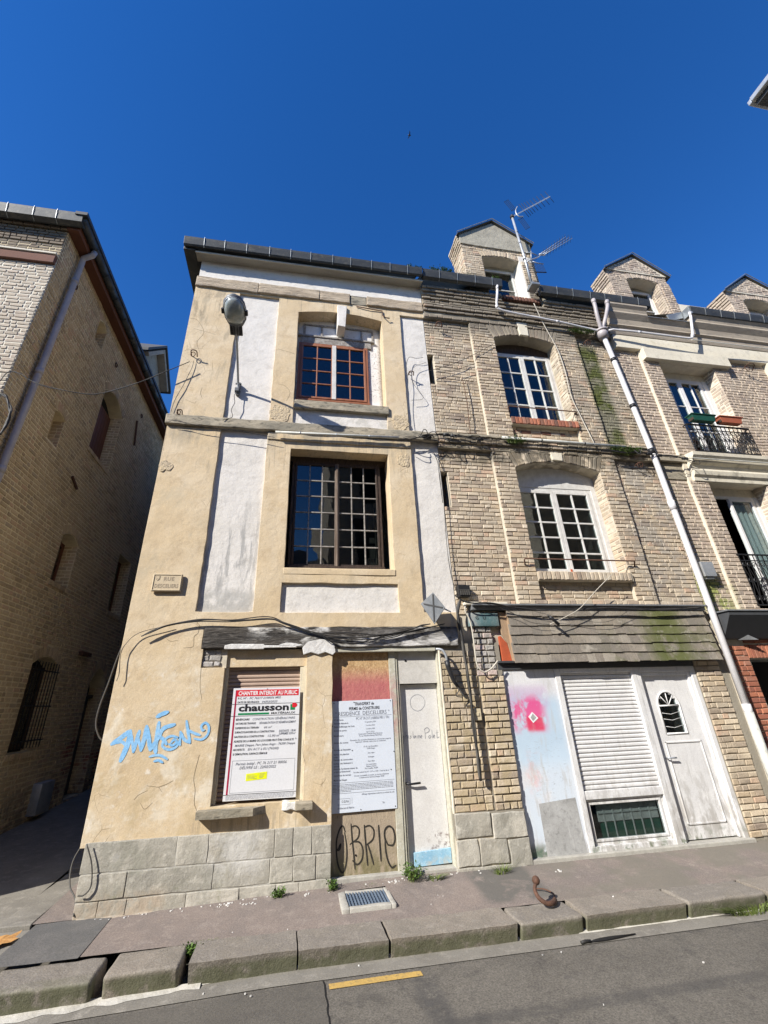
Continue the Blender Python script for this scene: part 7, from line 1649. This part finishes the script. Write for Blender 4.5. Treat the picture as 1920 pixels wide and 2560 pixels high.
# ================================================================== DRAIN GRATE, HOOK AND DEBRIS
dg = thing('drain_grate', 'blue-grey slotted grate set in a pale concrete frame in the pavement', 'grate', (.95, -.38, -.07))
GT = Fr((0, 0, 0), (1, 0, 0), (0, 1, 0), (0, 0, 1)); zg = lambda x, y: zp(x, y)
q = MB()
for (a, b, c, e) in ((.655, .735, -.63, -.12), (1.175, 1.225, -.63, -.12), (.735, 1.175, -.63, -.565), (.735, 1.175, -.195, -.12)):
    rbox(q, GT, a, b, c, e, -.2, -.046, .006, .07, 6, a)
q.build('frame', M['concrete'], dg, smooth=True, bevel=.008)
q = MB(); q.box(GT, .70, 1.20, -.60, -.16, -.25, -.13); q.build('pit', M['hole'], dg)
for k in range(13):
    q = MB(); x = .745 + k * .0345; q.box(GT, x, x + .013, -.565, -.195, -.085, -.05); q.build('slat', M['grate'], dg, bevel=.002)
q = MB()
for y in (-.50, -.44, -.38, -.32, -.26): q.box(GT, .735, 1.175, y, y + .006, -.075, -.06)
q.build('crossbars', M['grate'], dg)
hk = thing('iron_hook', 'rusty curved iron hook with a ball end rising from the pavement', 'hook', (2.9, -.8, -.1))
q = MB(); q.tube(spline([(2.86, -.83, -.13), (2.86, -.90, -.075), (2.78, -1.00, -.06), (2.70, -1.02, -.05), (2.64, -.99, -.01), (2.635, -.94, .04), (2.665, -.92, .085)], 6), .026, 12, r1=.017); q.build('bar', M['rust'], hk, smooth=True)
b = bmesh.new(); bmesh.ops.create_uvsphere(b, u_segments=16, v_segments=10, radius=.040, matrix=Matrix.Translation((2.675, -.915, .105)))
me = bpy.data.meshes.new('ball'); b.to_mesh(me); b.free(); me.materials.append(M['rust']); me.polygons.foreach_set('use_smooth', [True] * len(me.polygons)); o = bpy.data.objects.new('ball', me); C.objects.link(o); adopt(o, hk)
q = MB(); q.tube(spline([(2.88, -.83, -.09), (2.93, -.76, -.07), (2.88, -.66, -.055), (2.80, -.60, -.06)], 6), .007, 8); q.build('wire', M['rust'], hk, smooth=True)
fe = thing('black_feather', 'black feather-like scrap lying on the road near the kerb', 'debris', (3.05, -1.38, -.24))
q = MB(); FT = Fr((2.80, -1.395, -.236), (1, .06, 0), (-.06, 1, 0), (0, 0, 1))
top = [(.10 + .5 * t, .035 * math.sin(PI * min(1, t * 1.15)) ** .6 * (1 - .55 * t)) for t in [k / 12 for k in range(13)]]; bot = [(a, -.7 * b_) for a, b_ in reversed(top)]
q.prism(FT, top + bot[1:-1], .001, .012); q.build('vane', M['iron'], fe, recalc=True, bevel=.003)
q = MB(); q.tube([FT(.0, 0, .01), FT(.05, .004, .014), FT(.10, 0, .01)], .013, 8); q.build('tip', M['cable'], fe, smooth=True)
bd_ = thing('bird', 'tiny dark bird high in the blue sky', 'bird', (10.0, 17.4, 55.9))
c = Vector((10.0, 17.4, 55.9)); q = MB(); q.tube([c + Vector((-.15, 0, 0)), c + Vector((.0, 0, .02)), c + Vector((.14, 0, 0))], .05, 8); q.build('body', M['iron'], bd_, smooth=True)
for s_ in (-1, 1):
    q = MB(); q.add([c + Vector((-.05, 0, .02)), c + Vector((.08, 0, .02)), c + Vector((.02, s_ * .25, .10)), c + Vector((-.10, s_ * .42, .04))], [(0, 1, 2, 3)]); q.build('wing', M['iron'], bd_)
R5 = random.Random(21); q = MB()
def chip(x, y, z, s):
    vs = [(x + s * math.cos(a) * R5.uniform(.5, 1.1), y + s * math.sin(a) * R5.uniform(.4, .9), z + R5.uniform(.002, .006)) for a in (0, 1.2, 2.5, 3.8, 5.1)]
    q.add(vs + [(a, b, z - .004) for a, b, c in vs], [(0, 1, 2, 3, 4)] + [(k, 5 + k, 5 + (k + 1) % 5, (k + 1) % 5) for k in range(5)])
for k in range(40):
    x = R5.uniform(-1.9, 3.0); y = -.03 - abs(R5.gauss(0, .05)); chip(x, y, zp(x, y) + .002, R5.uniform(.005, .015))
for (cx_, cy_, n_) in ((-.55, -.10, 14), (-.3, -.16, 8), (.25, -.13, 6), (1.32, -.10, 10), (3.3, -.25, 8)):
    for k in range(n_):
        x = cx_ + R5.gauss(0, .05); y = min(-.03, cy_ + R5.gauss(0, .02)); chip(x, y, zp(x, y) + .003, R5.uniform(.006, .015))
for k in range(22):
    x = R5.uniform(-2.2, 6); y = R5.uniform(-2.3, -.1); zz = zp(x, y) if y > -.83 else (-.097 if y > -1.2 else zroad(x) + .007)
    chip(x, y, zz + .002, R5.uniform(.004, .011))
o = q.build('plaster_crumbs', M['flake'], None, kind='stuff'); o['label'] = 'white plaster crumbs scattered along the foot of the walls'; o['category'] = 'crumbs'
GR = {'cable': 'cables strung over the facades', 'wall_hook': 'iron hooks fixed in the facades', 'weed': 'weeds along the wall foot, kerb and gutters', 'planter': 'planters on the upper balcony railing', 'cable_conduit': 'pale cable conduits on the facades',
      'rainwater_pipe': 'white rainwater pipes under the gutters', 'unseen_facing_house': 'out-of-view houses added across the street'}
for o in list(bpy.data.objects):
    k = o.name.split('.')[0]
    if k in GR and o.get('category'): o['group'] = GR[k]
bpy.context.view_layer.update()
